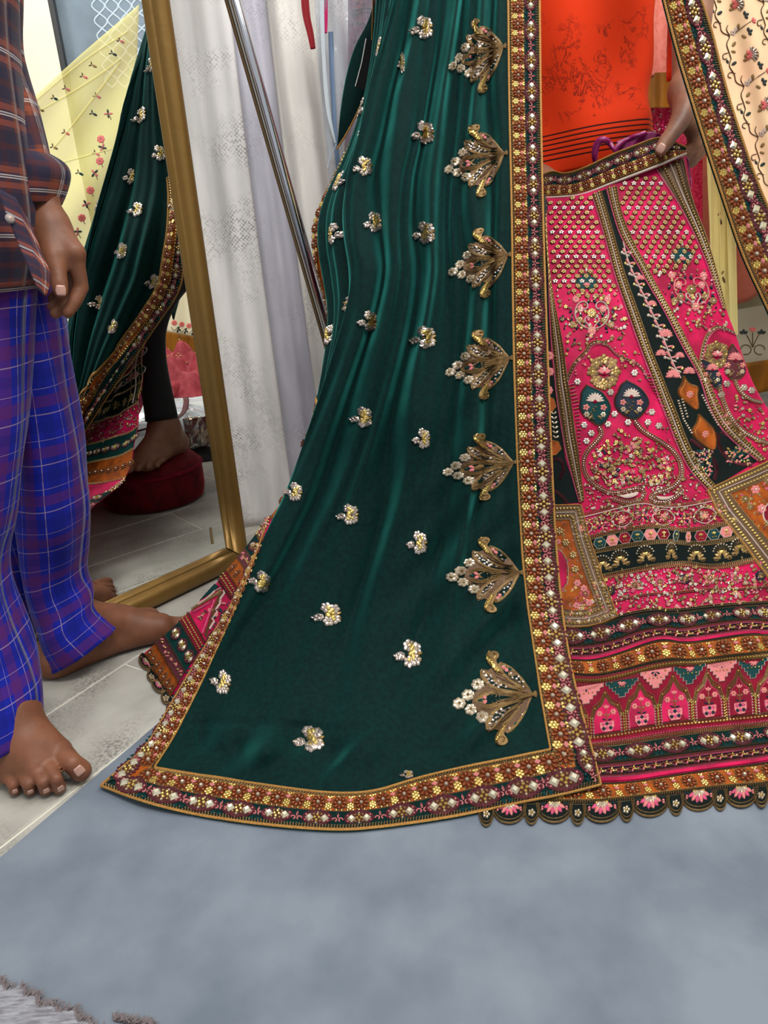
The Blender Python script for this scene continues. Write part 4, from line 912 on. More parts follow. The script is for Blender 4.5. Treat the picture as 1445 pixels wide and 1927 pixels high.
bud(c1((1010, 120), (1080, 150), (1130, 210), (1150, 270), (1120, 320), (1085, 290), (1060, 240), (1030, 180)), 'thread_navy', 'thread_pink')
bud(c1((1215, 30), (1180, 80), (1165, 160), (1185, 230), (1225, 262), (1280, 235), (1300, 190), (1270, 110)), 'thread_plum', 'thread_pink')
def tail(pl, w=7):
    d = Draw(); pl = spline(pl, 90); d.cord(pl, w, .0012, 'velvet_crimson'); n_ = np.gradient(pl, axis=0); n_ /= np.linalg.norm(n_, axis=1, keepdims=True); n_ = np.stack([-n_[:, 1], n_[:, 0]], 1)
    d.beads(pl, 4.4, 2.0, .0018, 'sequin_silver', 5, z=.001)
    for s in (-1, 1): d.cord(pl+n_*s*w*.5, 2.2, .002, 'thread_gold')
    d.lay('bead_tail', SK, skirt)
tail(c1((362, 560), (385, 600), (345, 650), (280, 715), (258, 800), (292, 890), (365, 950), (450, 985), (540, 965), (630, 945), (655, 985), (625, 1030), (540, 1045), (450, 1015)))
tail(c1((590, 520), (640, 585), (730, 635), (830, 700), (882, 775), (893, 860), (855, 930), (780, 965), (700, 985), (690, 1025), (760, 1045), (850, 1010), (895, 960)))
tail(c1((1130, 290), (1150, 380), (1190, 480), (1260, 570), (1350, 630), (1445, 665)), 6); tail(c1((1230, 262), (1260, 330), (1330, 385), (1400, 400)), 5)
d = Draw()
for pl in (c1((490, 1000), (560, 985), (620, 970), (600, 1000), (540, 1018)), c1((720, 1000), (790, 1008), (850, 990), (800, 1025), (740, 1025))): d.patch(spline(pl+pl[:1], 24)[:-1], 'thread_white', .0026, 2, .0008)
d.lay('paisley', SK, skirt)
pear = np.array(c1((490, 560), (440, 620), (350, 690), (300, 780), (330, 880), (450, 940), (560, 930), (650, 925), (760, 930), (840, 860), (840, 770), (760, 690), (640, 630), (540, 600)))
def in_poly(x, y, pl):
    r_ = False; j = len(pl)-1
    for i in range(len(pl)):
        if (pl[i][1] > y) != (pl[j][1] > y) and x < (pl[j][0]-pl[i][0])*(y-pl[i][1])/(pl[j][1]-pl[i][1])+pl[i][0]: r_ = not r_
        j = i
    return r_
def polyfn(pl):
    pl = np.array(pl); lo, hi = pl.min(0), pl.max(0)
    def f(r):
        while True:
            x, y = r.uniform(lo[0], hi[0]), r.uniform(lo[1], hi[1])
            if in_poly(x, y, pl): return x, y
    return f
scatter(polyfn(pear), 430, 8, GOLDS*2+['thread_pink', 'sequin_silver', 'thread_rose', 'thread_navy'], 2., 3.8)
scatter(polyfn([(1360, 790), (1385, 745), (1420, 750), (1445, 790), (1445, 850), (1400, 830)]), 90, 9, GOLDS+['thread_pink', 'sequin_silver'], 2, 3.4)
for x, y in ((225, 268), (268, 545), (313, 597), (283, 648), (590, 212), (700, 462), (675, 528), (745, 550), (548, 528), (420, 540), (1290, 305), (1340, 322), (1180, 280), (462, 475), (436, 335), (1145, 350)):
    d = Draw(); d.flower(1020+x/3.4, 640+y/3.4, 7.2, 6, 'sequin_silver', 'bead_pearl', .002); d.lay('sequin_flower', SK, skirt)
scatter(quadfn(PS['a1'], PS['b0'], 895, 958), 330, 11, ['bead_pearl', 'sequin_silver', 'sequin_bronze', 'thread_antique', 'sequin_bronze'], 1.6, 2.6)
scatter(between('S0', 'S1', .06, .94), 420, 12, GOLDS+['thread_rose', 'thread_pink', 'thread_antique', 'sequin_silver'], 1.6, 2.8)
scatter(quadfn(PS['a1'], PS['b0'], 640, 700), 60, 13, GOLDS+['thread_pink'], 2, 3.2)
# dark gore: climbing vine, orange kites, scroll below
d = Draw(); stem = spline([(1172, 455), (1180, 490), (1200, 535), (1222, 580), (1245, 630), (1263, 680), (1280, 712)], 40); d.cord(stem, 2.2, .0018, 'thread_white')
for i in range(3, 38, 3):
    x, y = stem[i]
    for s in (-1, 1): d.petal(x, y, 10+i*.16, 4.4, -1.15+s*1.0, .002, 'thread_pink'); d.petal(x, y+4, 8+i*.14, 3.6, -1.15+s*1.5, .002, 'thread_white'); d.petal(x+s*(6+i*.12), y+3, 6.5, 5, -1.2+s*.6, .0024, ('sequin_gold', 'thread_white')[(i//3) % 2])
for x, y, r in ((1252, 632, 14), (1243, 668, 11), (1266, 709, 15), (1296, 702, 12), (1204, 526, 9), (1226, 575, 10), (1278, 672, 10)):
    for k in range(8): d.petal(x, y, r, r*.4, math.pi*(1.0+k/7), .0024, 'thread_pink')
d.lay('flower_vine', SK, skirt)
def kite(pl):
    d = Draw(); pl = spline(list(pl)+[pl[0]], 40)[:-1]; c = pl.mean(0); d.patch(pl, 'velvet_orange', .0016, 2, .0008); d.stitches(np.vstack([pl, pl[:1]]), 3, 4.5, 1.8, .0024, 'thread_gold', .4); d.cord((pl-c)*.8+c, 1.4, .0024, 'cord_gold', True)
    d.flower(c[0], c[1]+2, 9, 7, 'thread_pink', 'bead_pearl', .003)
    for k in range(6): d.petal(c[0]+6*math.cos(k), c[1]+9*math.sin(k), 8, 3, k, .0024, 'thread_rust')
    d.lay('orange_kite', SK, skirt)
kite(c1((905, 235), (890, 290), (862, 325), (880, 370), (935, 410), (985, 455), (1000, 420), (985, 350), (1000, 300), (935, 290)))
kite(c1((1000, 480), (985, 540), (950, 580), (975, 630), (1040, 680), (1100, 715), (1110, 650), (1100, 580), (1060, 540)))
d = Draw()
for pl in (c1((950, 640), (1030, 700), (1100, 770), (1120, 830), (1100, 890)), c1((1120, 600), (1130, 690), (1190, 770), (1270, 800), (1340, 800)), c1((1150, 590), (1230, 640), (1330, 700), (1400, 760))): d.stitches(spline(pl, 40), 3, 7, 2.2, .002, 'thread_plum', .4)
for k in range(120):
    r = random.random(); x, y = 1020+(960+random.random()*120)/3.4, 640+(700+random.random()*180)/3.4; d.petal(x, y, 7, 3.5, random.random()*6, .002, random.choice(('sequin_gold', 'thread_pink', 'thread_teal', 'thread_teal', 'bead_pearl')))
for k in range(100):
    x, y = 1020+(1180+random.random()*150)/3.4, 640+(690+random.random()*100)/3.4; d.petal(x, y, 7, 3.5, random.random()*6, .002, random.choice(('sequin_gold', 'thread_pink', 'thread_teal', 'thread_teal')))
d.lay('scroll_leaf', SK, skirt)
for s, A in ((1, [(1275, 755), (1285, 790), (1300, 815)]), (1, [(1320, 745), (1335, 775), (1350, 800)]), (1, [(1282, 752), (1292, 785)])): sk_st.beads(A, 5, 2.1, .0024, 'bead_pearl', 6)
# left dark gore beside the border
d = Draw()
for x, y in ((1034, 700), (1032, 735), (1034, 670)): d.flower(x, y, 9, 7, 'thread_pink', 'sequin_gold', .002)
for pl in ([(1030, 745), (1042, 752), (1046, 765), (1036, 778), (1030, 782)], [(1034, 828), (1050, 832), (1056, 845), (1046, 856), (1034, 858)]): d.patch(pl, 'velvet_orange', .0014, 2); d.cord(pl, 2, .002, 'cord_gold')
for y in range(780, 830, 9):
    for s in (-1, 1): d.petal(1041+(y-780)*.1, y, 8, 4, -math.pi/2+s*.8, .002, 'bead_pearl')
for pl in ([(1038, 866), (1055, 862), (1062, 880), (1054, 900)], [(1036, 920), (1055, 930), (1068, 948)]): d.stitches(spline(pl, 20), 3, 7, 2, .002, 'thread_plum')
d.lay('side_sprays', SK, skirt)
# --- orange cartouches with gold frames
def cartouche(frame, inner, name):
    frame = np.array(frame, float); inner = np.array(inner, float)
    d = Draw(); n = len(frame)
    d.strip(frame, inner, 'thread_antique', .0010, None, 60, 3); d.cord(frame, 3.4, .0030, 'cord_gold', n=80); d.cord(inner*.5+frame*.5, 2.2, .0026, 'thread_white', n=80); d.cord(inner, 2.0, .0024, 'thread_gold', n=80)
    for t in (.24, .76): d.beads(frame*(1-t)+inner*t, 6.4, 2.9, .0034, 'sequin_gold', 6); d.stitches(frame*(1-t)+inner*t+[1, 1], 4, 4, 1.8, .002, 'thread_gold')
    d.lay(name, SK, skirt)
fA = [(1040, 951), (1062, 951), (1093, 950), (1108, 1010), (1133, 1085), (1162, 1160), (1135, 1172), (1106, 1179), (1075, 1181), (1046, 1178)]
iA = [(1042, 980), (1056, 979), (1071, 978), (1082, 1025), (1101, 1083), (1123, 1140), (1110, 1146), (1095, 1150), (1075, 1150), (1052, 1146)]
d = Draw(); d.patch(iA+[(1041, 1090), (1040, 1030)], 'velvet_orange', .0010, 4); d.lay('orange_ground', SK, skirt)
cartouche(fA, iA, 'cartouche_frame')
d = Draw(); pk = [(1040, 1031), (1056, 1040), (1066, 1060), (1066, 1095), (1056, 1110), (1044, 1108)]
d.patch(pk, 'velvet_pink', .0018, 2); d.stitches(spline(pk, 40), 3, 5, 1.6, .0024, 'thread_pink'); d.cord(spline([(x+3, y) for x, y in pk], 30), 1.8, .0026, 'thread_white'); d.lay('pink_paisley', SK, skirt)
for x, y, r in ((1052, 1000, 9), (1064, 1022, 9), (1078, 1045, 9), (1082, 1072, 9), (1086, 1098, 8), (1098, 1108, 8), (1108, 1135, 8), (1050, 1138, 8), (1085, 1140, 8), (1050, 1020, 6)):
    d = Draw(); d.flower(x, y, r, 6, 'sequin_bronze' if r > 8 else 'thread_pink', 'bead_pearl', .0026, a0=x); d.petal(x+6, y+8, 8, 4, 1., .002, 'thread_gold'); d.petal(x-5, y+7, 7, 4, 2.2, .002, 'thread_rose'); d.lay('small_spray', SK, skirt)
d = Draw(); t = np.linspace(0, 4.6, 26); d.cord(np.stack([1090+12*(1-t/7)*np.cos(t), 1128+10*(1-t/7)*np.sin(t)], 1), 3, .003, 'thread_rose'); d.lay('small_spray', SK, skirt)
fB = [(1470, 855), (1445, 868), (1400, 890), (1330, 922), (1350, 965), (1395, 1020), (1445, 1088), (1480, 1130)]
iB = [(1470, 890), (1445, 901), (1412, 914), (1372, 930), (1390, 955), (1415, 985), (1445, 1020), (1480, 1062)]
d = Draw(); d.patch(iB+[(1530, 1000), (1530, 900)], 'velvet_orange', .0010, 4); d.lay('orange_ground', SK, skirt)
cartouche(fB, iB, 'cartouche_frame')
for x, y, r in ((1420, 922, 10), (1432, 958, 10), (1400, 940, 9), (1442, 905, 9), (1444, 985, 8), (1410, 955, 7)):
    d = Draw(); d.flower(x, y, r, 6, 'thread_pink' if r > 9 else 'sequin_bronze', 'bead_pearl', .0026, a0=x); d.petal(x+6, y+8, 9, 4, 1., .002, 'thread_gold'); d.petal(x-6, y+8, 8, 4, 2.2, .002, 'thread_rust'); d.lay('small_spray', SK, skirt)
d = Draw(); d.patch([(1445, 948), (1436, 960), (1436, 978), (1450, 992), (1465, 970)], 'velvet_crimson', .0018, 2); d.cord(spline([(1447, 944), (1434, 960), (1434, 978), (1450, 995)], 20), 2.2, .003, 'thread_white'); d.lay('pink_paisley', SK, skirt)
scatter(polyfn(iA), 90, 21, GOLDS+['thread_pink', 'thread_rust', 'thread_gold', 'thread_rose'], 1.8, 3.4); scatter(polyfn(iB), 90, 22, GOLDS+['thread_pink', 'thread_rust', 'thread_gold', 'thread_rose'], 1.8, 3.4)
scatter(quadfn(PS['a1'], PS['b0'], 700, 880), 70, 23, ['thread_antique', 'sequin_bronze', 'thread_rose'], 1.6, 2.4)
# --- the left flank that shows beyond the dupatta: bands run across it, hem towards the boy's foot
fa = spline([(272, 1234), (300, 1205), (340, 1170), (400, 1105), (461, 1035), (507, 970)], 100)      # outer outline, hem to top
fb = spline([(318, 1316), (352, 1262), (405, 1178), (452, 1098), (480, 1040), (508, 972)], 100)     # along the dupatta
def fx(t0, t1): i0, i1 = int(t0*99), max(int(t0*99)+1, int(t1*99)); return i0, i1
def cross(t): i = int(t*99); return np.stack([fa[i], fb[i]])
def fband(t0, t1, m, name):
    k = 6; A = np.array([fa[int(x*99)] for x in np.linspace(t0, t1, k)]); B = np.array([fb[int(x*99)] for x in np.linspace(t0, t1, k)]); band(SK, skirt, A, B, m, .0014, name, 12, 8)
for t0, t1, m, nm in ((0.0, .10, 'velvet_orange', 'rosette_band'), (.10, .16, 'thread_plum', 'woven_band'), (.16, .27, 'velvet_green', 'gem_band'), (.27, .33, 'velvet_crimson', 'bead_band'), (.57, .63, 'velvet_crimson', 'bead_band'), (.63, .72, 'velvet_orange', 'rosette_band'), (.72, .78, 'thread_plum', 'woven_band'), (.78, .88, 'velvet_green', 'gem_band')): fband(t0, t1, m, nm)
for t in (.02, .10, .16, .27, .33, .57, .63, .72, .78, .88): c_ = cross(min(t, .98)); sk_st.stitches(c_, 3.2, 5, 1.8, .0018, 'thread_antique', .3)
for t in (.29, .31, .59, .61): sk_st.beads(cross(t), 5, 2.1, .0026, 'sequin_gold', 6)
for t, key, nm in ((.05, 'rosette', 'rosette'), (.215, 'gem', 'gem_cluster'), (.675, 'rosette', 'rosette'), (.83, 'gem', 'gem_cluster')):
    c_ = cross(t); W_l = np.linalg.norm(c_[1]-c_[0]); stp = 13 if key == 'rosette' else 25
    for k in range(int(W_l/stp)+1):
        w = (k+.5)*stp/W_l
        if w > .97: break
        x, y = c_[0]*(1-w)+c_[1]*w; p, n_, du, dv = SK.frame(np.array([x]), np.array([y])); dd = (du[0]*(c_[1]-c_[0])[0]+dv[0]*(c_[1]-c_[0])[1]); inst(nm, TR[key], skirt, p[0]+n_[0]*.0018, dd, n_[0], (.04, .046, .04))
for t in (.13, .75):
    c_ = cross(t)
    for k in range(7): x, y = c_[0]*(1-k/7)+c_[1]*k/7; sk_st.petal(x, y, 8, 4, k, .0024, 'thread_pink'); sk_st.dome(x+4, y+5, 2.4, .0024, 'sequin_gold', 5)
d = Draw(); mA = lambda a_, t: fa[int(t*99)]*(1-a_)+fb[int(t*99)]*a_
arch = [mA(.0, .36), mA(.3, .50), mA(.42, .55), mA(.62, .47), mA(.9, .35)]; d.stitches(arch, 3, 6, 2, .002, 'thread_gold', .5); d.cord([mA(.1, .36), mA(.34, .46), mA(.42, .49), mA(.58, .43), mA(.78, .34)], 2, .002, 'thread_rose')
for k in range(9): x, y = mA(.3+.04*k, .36+.012*k); d.petal(x, y, 9, 4.5, k*.8, .002, ('thread_pink', 'thread_gold', 'thread_plum')[k % 3])
d.lay('arch', SK, skirt)
d = Draw(); z_ = []
for k in range(9): z_ += [mA(.5+.05*k, .56-.022*k+(.02 if k % 2 else 0)), mA(.55+.05*k, .56-.022*k+(.02 if k % 2 else 0))]
d.cord(z_, 2.6, .0022, 'thread_white'); d.cord([mA(.05, .40), mA(.15, .46), mA(.2, .52), mA(.35, .56)], 2.4, .002, 'thread_white')
for k in range(5): d.petal(*mA(.72+.05*k, .51-.02*k), 10, 5, k, .002, 'thread_teal' if k % 2 else 'thread_pink')
d.patch([mA(.0, .42), mA(.0, .54), mA(.2, .555), mA(.1, .48)], 'thread_teal', .001, 2); d.lay('stepped_pendant', SK, skirt)
for k in range(60):
    x, y = mA(random.random(), random.uniform(.88, .99)); sk_st.petal(x, y, 6, 3, random.random()*6, .002, random.choice(PALE))
for (x, y, w, rot, sm) in ((279, 1243, 34, 2.2, False), (291, 1270, 24, 2.2, True), (303, 1286, 36, 2.25, False), (318, 1312, 26, 2.3, True)): scallop(x, y, w, 17 if not sm else 15, rot-math.pi/2+.2, sm)
# seed beads over the open velvet of the panels
sk_st.lay('seed_work', SK, skirt, 'stuff', lift=.0011)
# ================================================================== DUPATTA: the side fall that faces the mirror
class PSurf:
    """surface between two space curves; parameters in millimetre-like units so that drawings keep their shape"""
    def __init__(s, A, B, w, h, bulge, flip=1.):
        s.A = smooth_pl(A, 160, 2); s.B = smooth_pl(B, 160, 2); s.w = w; s.h = h; s.bulge = bulge; s.flip = flip; s.q = np.linspace(0, 1, 160)
    def pos(s, u, v):
        u = np.asarray(u, float)/s.w; t = np.asarray(v, float)/s.h
        a = np.stack([np.interp(t, s.q, s.A[:, i]) for i in range(3)], -1); b = np.stack([np.interp(t, s.q, s.B[:, i]) for i in range(3)], -1)
        k = u[..., None]; p = a*(1-k)+b*k; return p + s.bulge(u, t)
    def frame(s, u, v, e=1.):
        u = np.asarray(u, float); v = np.asarray(v, float)
        p = s.pos(u, v); du = s.pos(u+e, v)-s.pos(u-e, v); dv = s.pos(u, v+e)-s.pos(u, v-e); n = np.cross(dv, du)*s.flip; n = n/np.maximum(np.linalg.norm(n, axis=-1, keepdims=True), 1e-9)
        return p, n, du/(2*e), dv/(2*e)
    def put(s, V):
        V = np.asarray(V, float); p, n, _, _ = s.frame(V[:, 0], V[:, 1]); return p + n*V[:, 2:3]
fe = [(790, -250), (742, -40), (715, 90), (693, 170), (669, 280), (650, 360), (650, 430), (664, 510), (650, 590), (622, 680), (590, 780), (562, 860), (536, 930), (512, 980)]
fA3 = [DUP.pos(np.array([u+6.]), np.array([float(v)]))[0]+np.array([.004, .006, 0]) for u, v in fe]
fB3 = [Mr(u, v, y) for u, v, y in ((285, -170, 1.74), (300, -20, 1.72), (318, 200, 1.70), (360, 330, 1.655), (357, 425, 1.585), (347, 490, 1.575), (342, 545, 1.582), (300, 605, 1.595), (250, 678, 1.58), (200, 748, 1.56), (150, 825, 1.535), (110, 880, 1.52))]
def side_bulge(u, t):
    f = .011*np.sin(u*13+t*3)+.007*np.sin(u*27+t*7+1)+.004*np.sin(u*47+t*11); f = f*np.clip((1-u)*6, 0, 1)*np.clip(u*8, 0, 1)*np.clip((t-.28)*4, .25, 1)
    return np.stack([-f-.011*np.sin(np.pi*np.clip(u, 0, 1))*np.clip((t-.42)*5, 0, 1), -f*.15, f*0], -1)
DSF = PSurf(fA3, fB3, 60., 300., side_bulge, -1.)
gg = np.stack(np.meshgrid(np.linspace(0, 60, 80), np.linspace(0, 300, 150)), -1)
nn = DSF.frame(np.array([30.]), np.array([150.]))[1][0]
if nn[0] > 0: DSF.flip *= -1
q = gg.reshape(-1, 2); me = mesh_from('side_fall', DSF.pos(q[:, 0], q[:, 1]), grid_faces(150, 80), ['velvet_green'], smooth=True)
o = add('side_fall', me, dup); md = o.modifiers.new('thickness', 'SOLIDIFY'); md.thickness = .0015; md.offset = 0
vv = np.linspace(122, 300, 120); pa, pb = DSF.pos(np.zeros(120), vv), DSF.pos(np.full(120, 60.), vv); wd = np.linalg.norm(pa-pb, axis=1)
inn = np.stack([60*(1-np.clip(.050/wd, 0, .75)), vv], 1); outr = np.stack([np.full(120, 60.), vv], 1)
jewelled_border(DSF, dup, inn, outr, lift=.0022)
for i, (u, t) in enumerate(((18, .28), (38, .36), (20, .55), (42, .60), (24, .47), (35, .20), (14, .40), (30, .70), (48, .46), (12, .66))):
    d = sprig(Draw(), 50+i); v = t*300; p, n, du, dv = DSF.frame(np.array([u*1.]), np.array([v])); su = .017/np.linalg.norm(du[0]); sv = .019/np.linalg.norm(dv[0])
    d.xf(((su, 0), (0, sv)), (u, v)); d.lay('flower_sprig', DSF, dup, lift=.002)
# ---- skirt flank towards the mirror: embroidered bands on the reverse fold of the cone
BK = SK
gT = gsk.shape[0]
def row(t, s0=None, s1=.34, n=60):
    s0 = 0.0 if s0 is None else s0
    r_ = gsk[min(int(t*(gT-1)), gT-1)]; k = r_.shape[0]; return resample(r_[int(s0*(k-1)):int(s1*(k-1))+1], n)
sb = Draw()
def bchain(t, m='thread_gold'): sb.stitches(row(t), 4, 7, 2.2, .0014, m, .2)
for t0, t1, m, nm in ((.62, .69, 'velvet_orange', 'rosette_band'), (.57, .62, 'velvet_green', 'gem_band'), (.45, .505, 'velvet_black', 'dark_band'), (.405, .45, 'velvet_black', 'dark_band'), (.355, .405, 'velvet_crimson', 'oval_band')):
    band(BK, skirt, row(t0), row(t1), m, .0005, nm, 60, 4)
for t in (.355, .405, .45, .505, .57, .62, .69): bchain(t)
def brow(t, step, fn):
    q, a = along(row(t), step)
    for i, ((x, y), al) in enumerate(zip(q, a)): fn(i, x, y, al)
for key, t, stp, sc in (('rosette', .655, 16, .05), ('gem', .595, 28, .045)):
    def f_(i, x, y, al):
        p, n, du, dv = BK.frame(np.array([x]), np.array([y])); inst({'rosette': 'rosette', 'gem': 'gem_cluster'}[key], TR[key], skirt, p[0]+n[0]*.001, du[0]*math.cos(al)+dv[0]*math.sin(al), n[0], (sc, sc, .05))
    brow(t, stp, f_)
def hx(i, x, y, al):
    d = Draw(); h = np.array([(-11, 0), (-6, -9), (6, -9), (11, 0), (6, 9), (-6, 9)])
    d.patch(h, ('thread_teal', 'thread_pink', 'velvet_crimson')[i % 3], .0012, 2); d.cord(h, 1.5, .0018, 'thread_white', True); d.dome(0, 0, 3, .002, 'sequin_gold', 6); c, s_ = math.cos(al), math.sin(al); d.xf(((c, -s_), (s_, c)), (x, y)); d.lay('hexagon', BK, skirt)
brow(.4275, 21, hx)
def gf(i, x, y, al):
    d = Draw()
    for k in range(7): d.petal(x, y, 13, 4.5, k*.9, .0016, 'sequin_bronze' if k % 2 else 'sequin_gold')
    d.lay('gold_flower', BK, skirt)
brow(.4775, 27, gf)
def ov(i, x, y, al):
    d = Draw(); th = np.linspace(0, 2*math.pi, 21); d.cord(np.stack([15*np.cos(th), 11*np.sin(th)], 1), 2, .0014, 'thread_white'); d.flower(0, 0, 7, 7, 'thread_pink', 'sequin_gold', .0014); c, s_ = math.cos(al), math.sin(al); d.xf(((c, -s_), (s_, c)), (x, y)); d.lay('pointed_oval', BK, skirt)
brow(.38, 32, ov)
r = random.Random(4)
for _ in range(520):
    t = r.choice((r.uniform(.51, .565), r.uniform(.12, .35), r.uniform(.51, .565), r.uniform(.2, .35))); s_ = r.random(); x, y = row(t, 0, .34, 40)[int(s_*39)]; m = r.choice(GOLDS+['bead_pearl', 'sequin_silver', 'thread_pink'])
    (sb.dome(x, y, 2.4, .0014, m, 5) if r.random() < .5 else sb.petal(x, y, 9, 4, r.random()*6, .0014, m))
for k, (w, m) in enumerate(((.012, 'thread_gold'), (.03, 'sequin_bronze'), (.05, 'thread_white'), (.07, 'sequin_bronze'))):
    ed = np.array([row(t)[int(w*59*1.0)+k] for t in np.linspace(.05, .5, 60)]); (sb.beads(ed, 5.5, 2.4, .0022, m, 5) if 'sequin' in m else sb.cord(ed, 3, .0018, m))
sb.cord(spline([row(.10)[30], row(.16)[18], row(.24)[14], row(.31)[20], row(.35)[32], row(.33)[40]], 40), 7, .002, 'thread_gold'); sb.cord(spline([row(.12)[34], row(.18)[24], row(.25)[21], row(.30)[28]], 40), 3, .0024, 'thread_white')
sb.lay('seed_work', BK, skirt, 'stuff', lift=.0008)
# ================================================================== BODIES: one continuous surface from blended tapering limbs
class SDF:
    def __init__(s, lo, hi, vox):
        s.lo = np.array(lo, float); s.vox = vox; s.n = np.ceil((np.array(hi)-s.lo)/vox).astype(int)+1; s.g = np.full(s.n, 1.0, np.float32)
    def chain(s, pts, k=.01, flat=None):
        """pts = [(point, radius), ...]: tapering limb, blended with what is there already by k"""
        P_ = [(np.array(p, float), r) for p, r in pts]
        if len(P_) == 1: P_ = P_*2
        lo = np.min([p-r for p, r in P_], 0)-k*2-s.vox*3; hi = np.max([p+r for p, r in P_], 0)+k*2+s.vox*3
        i0 = np.clip(((lo-s.lo)/s.vox).astype(int), 0, s.n-1); i1 = np.clip(((hi-s.lo)/s.vox).astype(int)+1, 1, s.n)
        if np.any(i1 <= i0): return
        ax = [s.lo[d]+s.vox*np.arange(i0[d], i1[d]) for d in range(3)]; X = np.stack(np.meshgrid(*ax, indexing='ij'), -1).astype(np.float32)
        best = np.full(X.shape[:3], 1., np.float32)
        for (a, ra), (b_, rb_) in zip(P_[:-1], P_[1:]):
            ba = (b_-a).astype(np.float32); L2 = float(ba@ba)+1e-12; pa = X-a.astype(np.float32); h = np.clip((pa@ba)/L2, 0, 1); d = np.linalg.norm(pa-h[..., None]*ba, axis=-1)-(ra+(rb_-ra)*h); best = np.minimum(best, d)
        sl = tuple(slice(i0[d], i1[d]) for d in range(3)); g = s.g[sl]
        h = np.clip(.5+.5*(g-best)/k, 0, 1); s.g[sl] = g*(1-h)+best*h-k*h*(1-h)
    def cut_floor(s, z):
        zz = s.lo[2]+s.vox*np.arange(s.n[2]); s.g = np.maximum(s.g, (z-zz)[None, None, :].astype(np.float32))
    def mesh(s):
        g = s.g; neg = g < 0; nx, ny, nz = g.shape
        c = np.zeros((nx-1, ny-1, nz-1), np.int8)
        for dx in (0, 1):
            for dy in (0, 1):
                for dz in (0, 1): c += neg[dx:nx-1+dx, dy:ny-1+dy, dz:nz-1+dz]
        act = (c > 0) & (c < 8); idx = np.argwhere(act); ids = -np.ones(c.shape, np.int64); ids[act] = np.arange(len(idx))
        acc = np.zeros((len(idx), 3)); cnt = np.zeros(len(idx)); cor = [(x, y, z) for x in (0, 1) for y in (0, 1) for z in (0, 1)]
        val = {c_: g[idx[:, 0]+c_[0], idx[:, 1]+c_[1], idx[:, 2]+c_[2]].astype(float) for c_ in cor}
        for a in cor:
            for d in range(3):
                if a[d] == 0:
                    b_ = list(a); b_[d] = 1; b_ = tuple(b_); va, vb = val[a], val[b_]; m = (va < 0) != (vb < 0); t = np.where(m, va/np.where(m, va-vb, 1), 0)
                    p = np.tile(np.array(a, float), (len(idx), 1)); p[:, d] += t; acc[m] += p[m]; cnt[m] += 1
        V = s.lo+s.vox*(idx+acc/cnt[:, None]); F = []
        for d in range(3):
            o1, o2 = [(1, 2), (2, 0), (0, 1)][d]; sl0 = [slice(None)]*3; sl1 = [slice(None)]*3; sl0[d] = slice(0, -1); sl1[d] = slice(1, None)
            A, B_ = neg[tuple(sl0)], neg[tuple(sl1)]; e = np.argwhere(A != B_); e = e[(e[:, o1] > 0) & (e[:, o2] > 0) & (e[:, o1] < s.n[o1]-1) & (e[:, o2] < s.n[o2]-1)]
            def at(d1, d2):
                q = e.copy(); q[:, o1] -= d1; q[:, o2] -= d2; return ids[q[:, 0], q[:, 1], q[:, 2]]
            f = np.stack([at(1, 1), at(0, 1), at(0, 0), at(1, 0)], 1); inside = A[e[:, 0], e[:, 1], e[:, 2]]; f[~inside] = f[~inside][:, ::-1]; F.append(f)
        F = np.vstack(F); F = F[(F >= 0).all(1)]; return V, F
def px3(u, v, y): return P(float(u), float(v), float(y))
def flz(u, v, z): return fl(float(u), float(v), z)
def skin_mat(name, a, b_):
    return mat(name, a, .5, noise=(38, b_, .55, 5), bump=(420, .22, .0008), spec=.35)
skin_mat('skin_brown', '#7d4f38', '#5d3826'); skin_mat('skin_tan', '#8a604a', '#6b4433'); mat('nail', '#b58a7a', .32, coat=.4); mat('hair_black', '#0d0b0a', .55)
def smooth_verts(V, F, it=2):
    n = len(V); e = np.vstack([F[:, [0, 1]], F[:, [1, 2]], F[:, [2, 3]], F[:, [3, 0]]])
    for _ in range(it):
        acc = np.zeros_like(V); c = np.zeros(n); np.add.at(acc, e[:, 0], V[e[:, 1]]); np.add.at(acc, e[:, 1], V[e[:, 0]]); np.add.at(c, e[:, 0], 1); np.add.at(c, e[:, 1], 1)
        V = V*.5+.5*acc/c[:, None]
    return V
def body_obj(sdf, m, parent, it=2):
    V, F = sdf.mesh(); V = smooth_verts(V, F, it); return add('body', mesh_from('body', V, F, [m], smooth=True), parent)
from mathutils.bvhtree import BVHTree
def nail(parent, body, name, u, v, du, dv, l, w):
    """nail lying on the body where the pixel (u, v) meets it; (du, dv) = direction of the finger tip in the picture, l, w in metres"""
    me = body.data; t = BVHTree.FromPolygons([x.co[:] for x in me.vertices], [p.vertices[:] for p in me.polygons])
    def hit(a, b_):
        r = ray(float(a), float(b_)); h = t.ray_cast(Vector(EYEP), Vector(r).normalized()); return (V3(h[0]), V3(h[1])) if h[0] is not None else (None, None)
    c, n = hit(u, v); c2, _ = hit(u-du*2, v-dv*2)
    if c is None or c2 is None: print('nail missed', name, u, v); return
    a = c-c2; a -= n*(a@n); a /= np.linalg.norm(a); s_ = np.cross(a, n); V = []; F = []
    for i in range(7):
        for j in range(7):
            x = i/6*2-1; y = j/6*2-1; ww = w*(1-.22*max(0, -x-.3)/.7-.12*max(0, x-.5)/.5); q = c+a*x*l/2+s_*y*ww/2
            h = t.find_nearest(Vector(q)); q = V3(h[0])*.6+q*.4 if h[0] is not None else q; V.append(q+n*.0009)
    for i in range(6):
        for j in range(6): F.append((i*7+j, i*7+j+1, (i+1)*7+j+1, (i+1)*7+j))
    o = add(name, mesh_from(name, V, F, ['nail'], smooth=True), parent); md = o.modifiers.new('t', 'SOLIDIFY'); md.thickness = .0012; md.offset = 0; return o
V3 = np.array
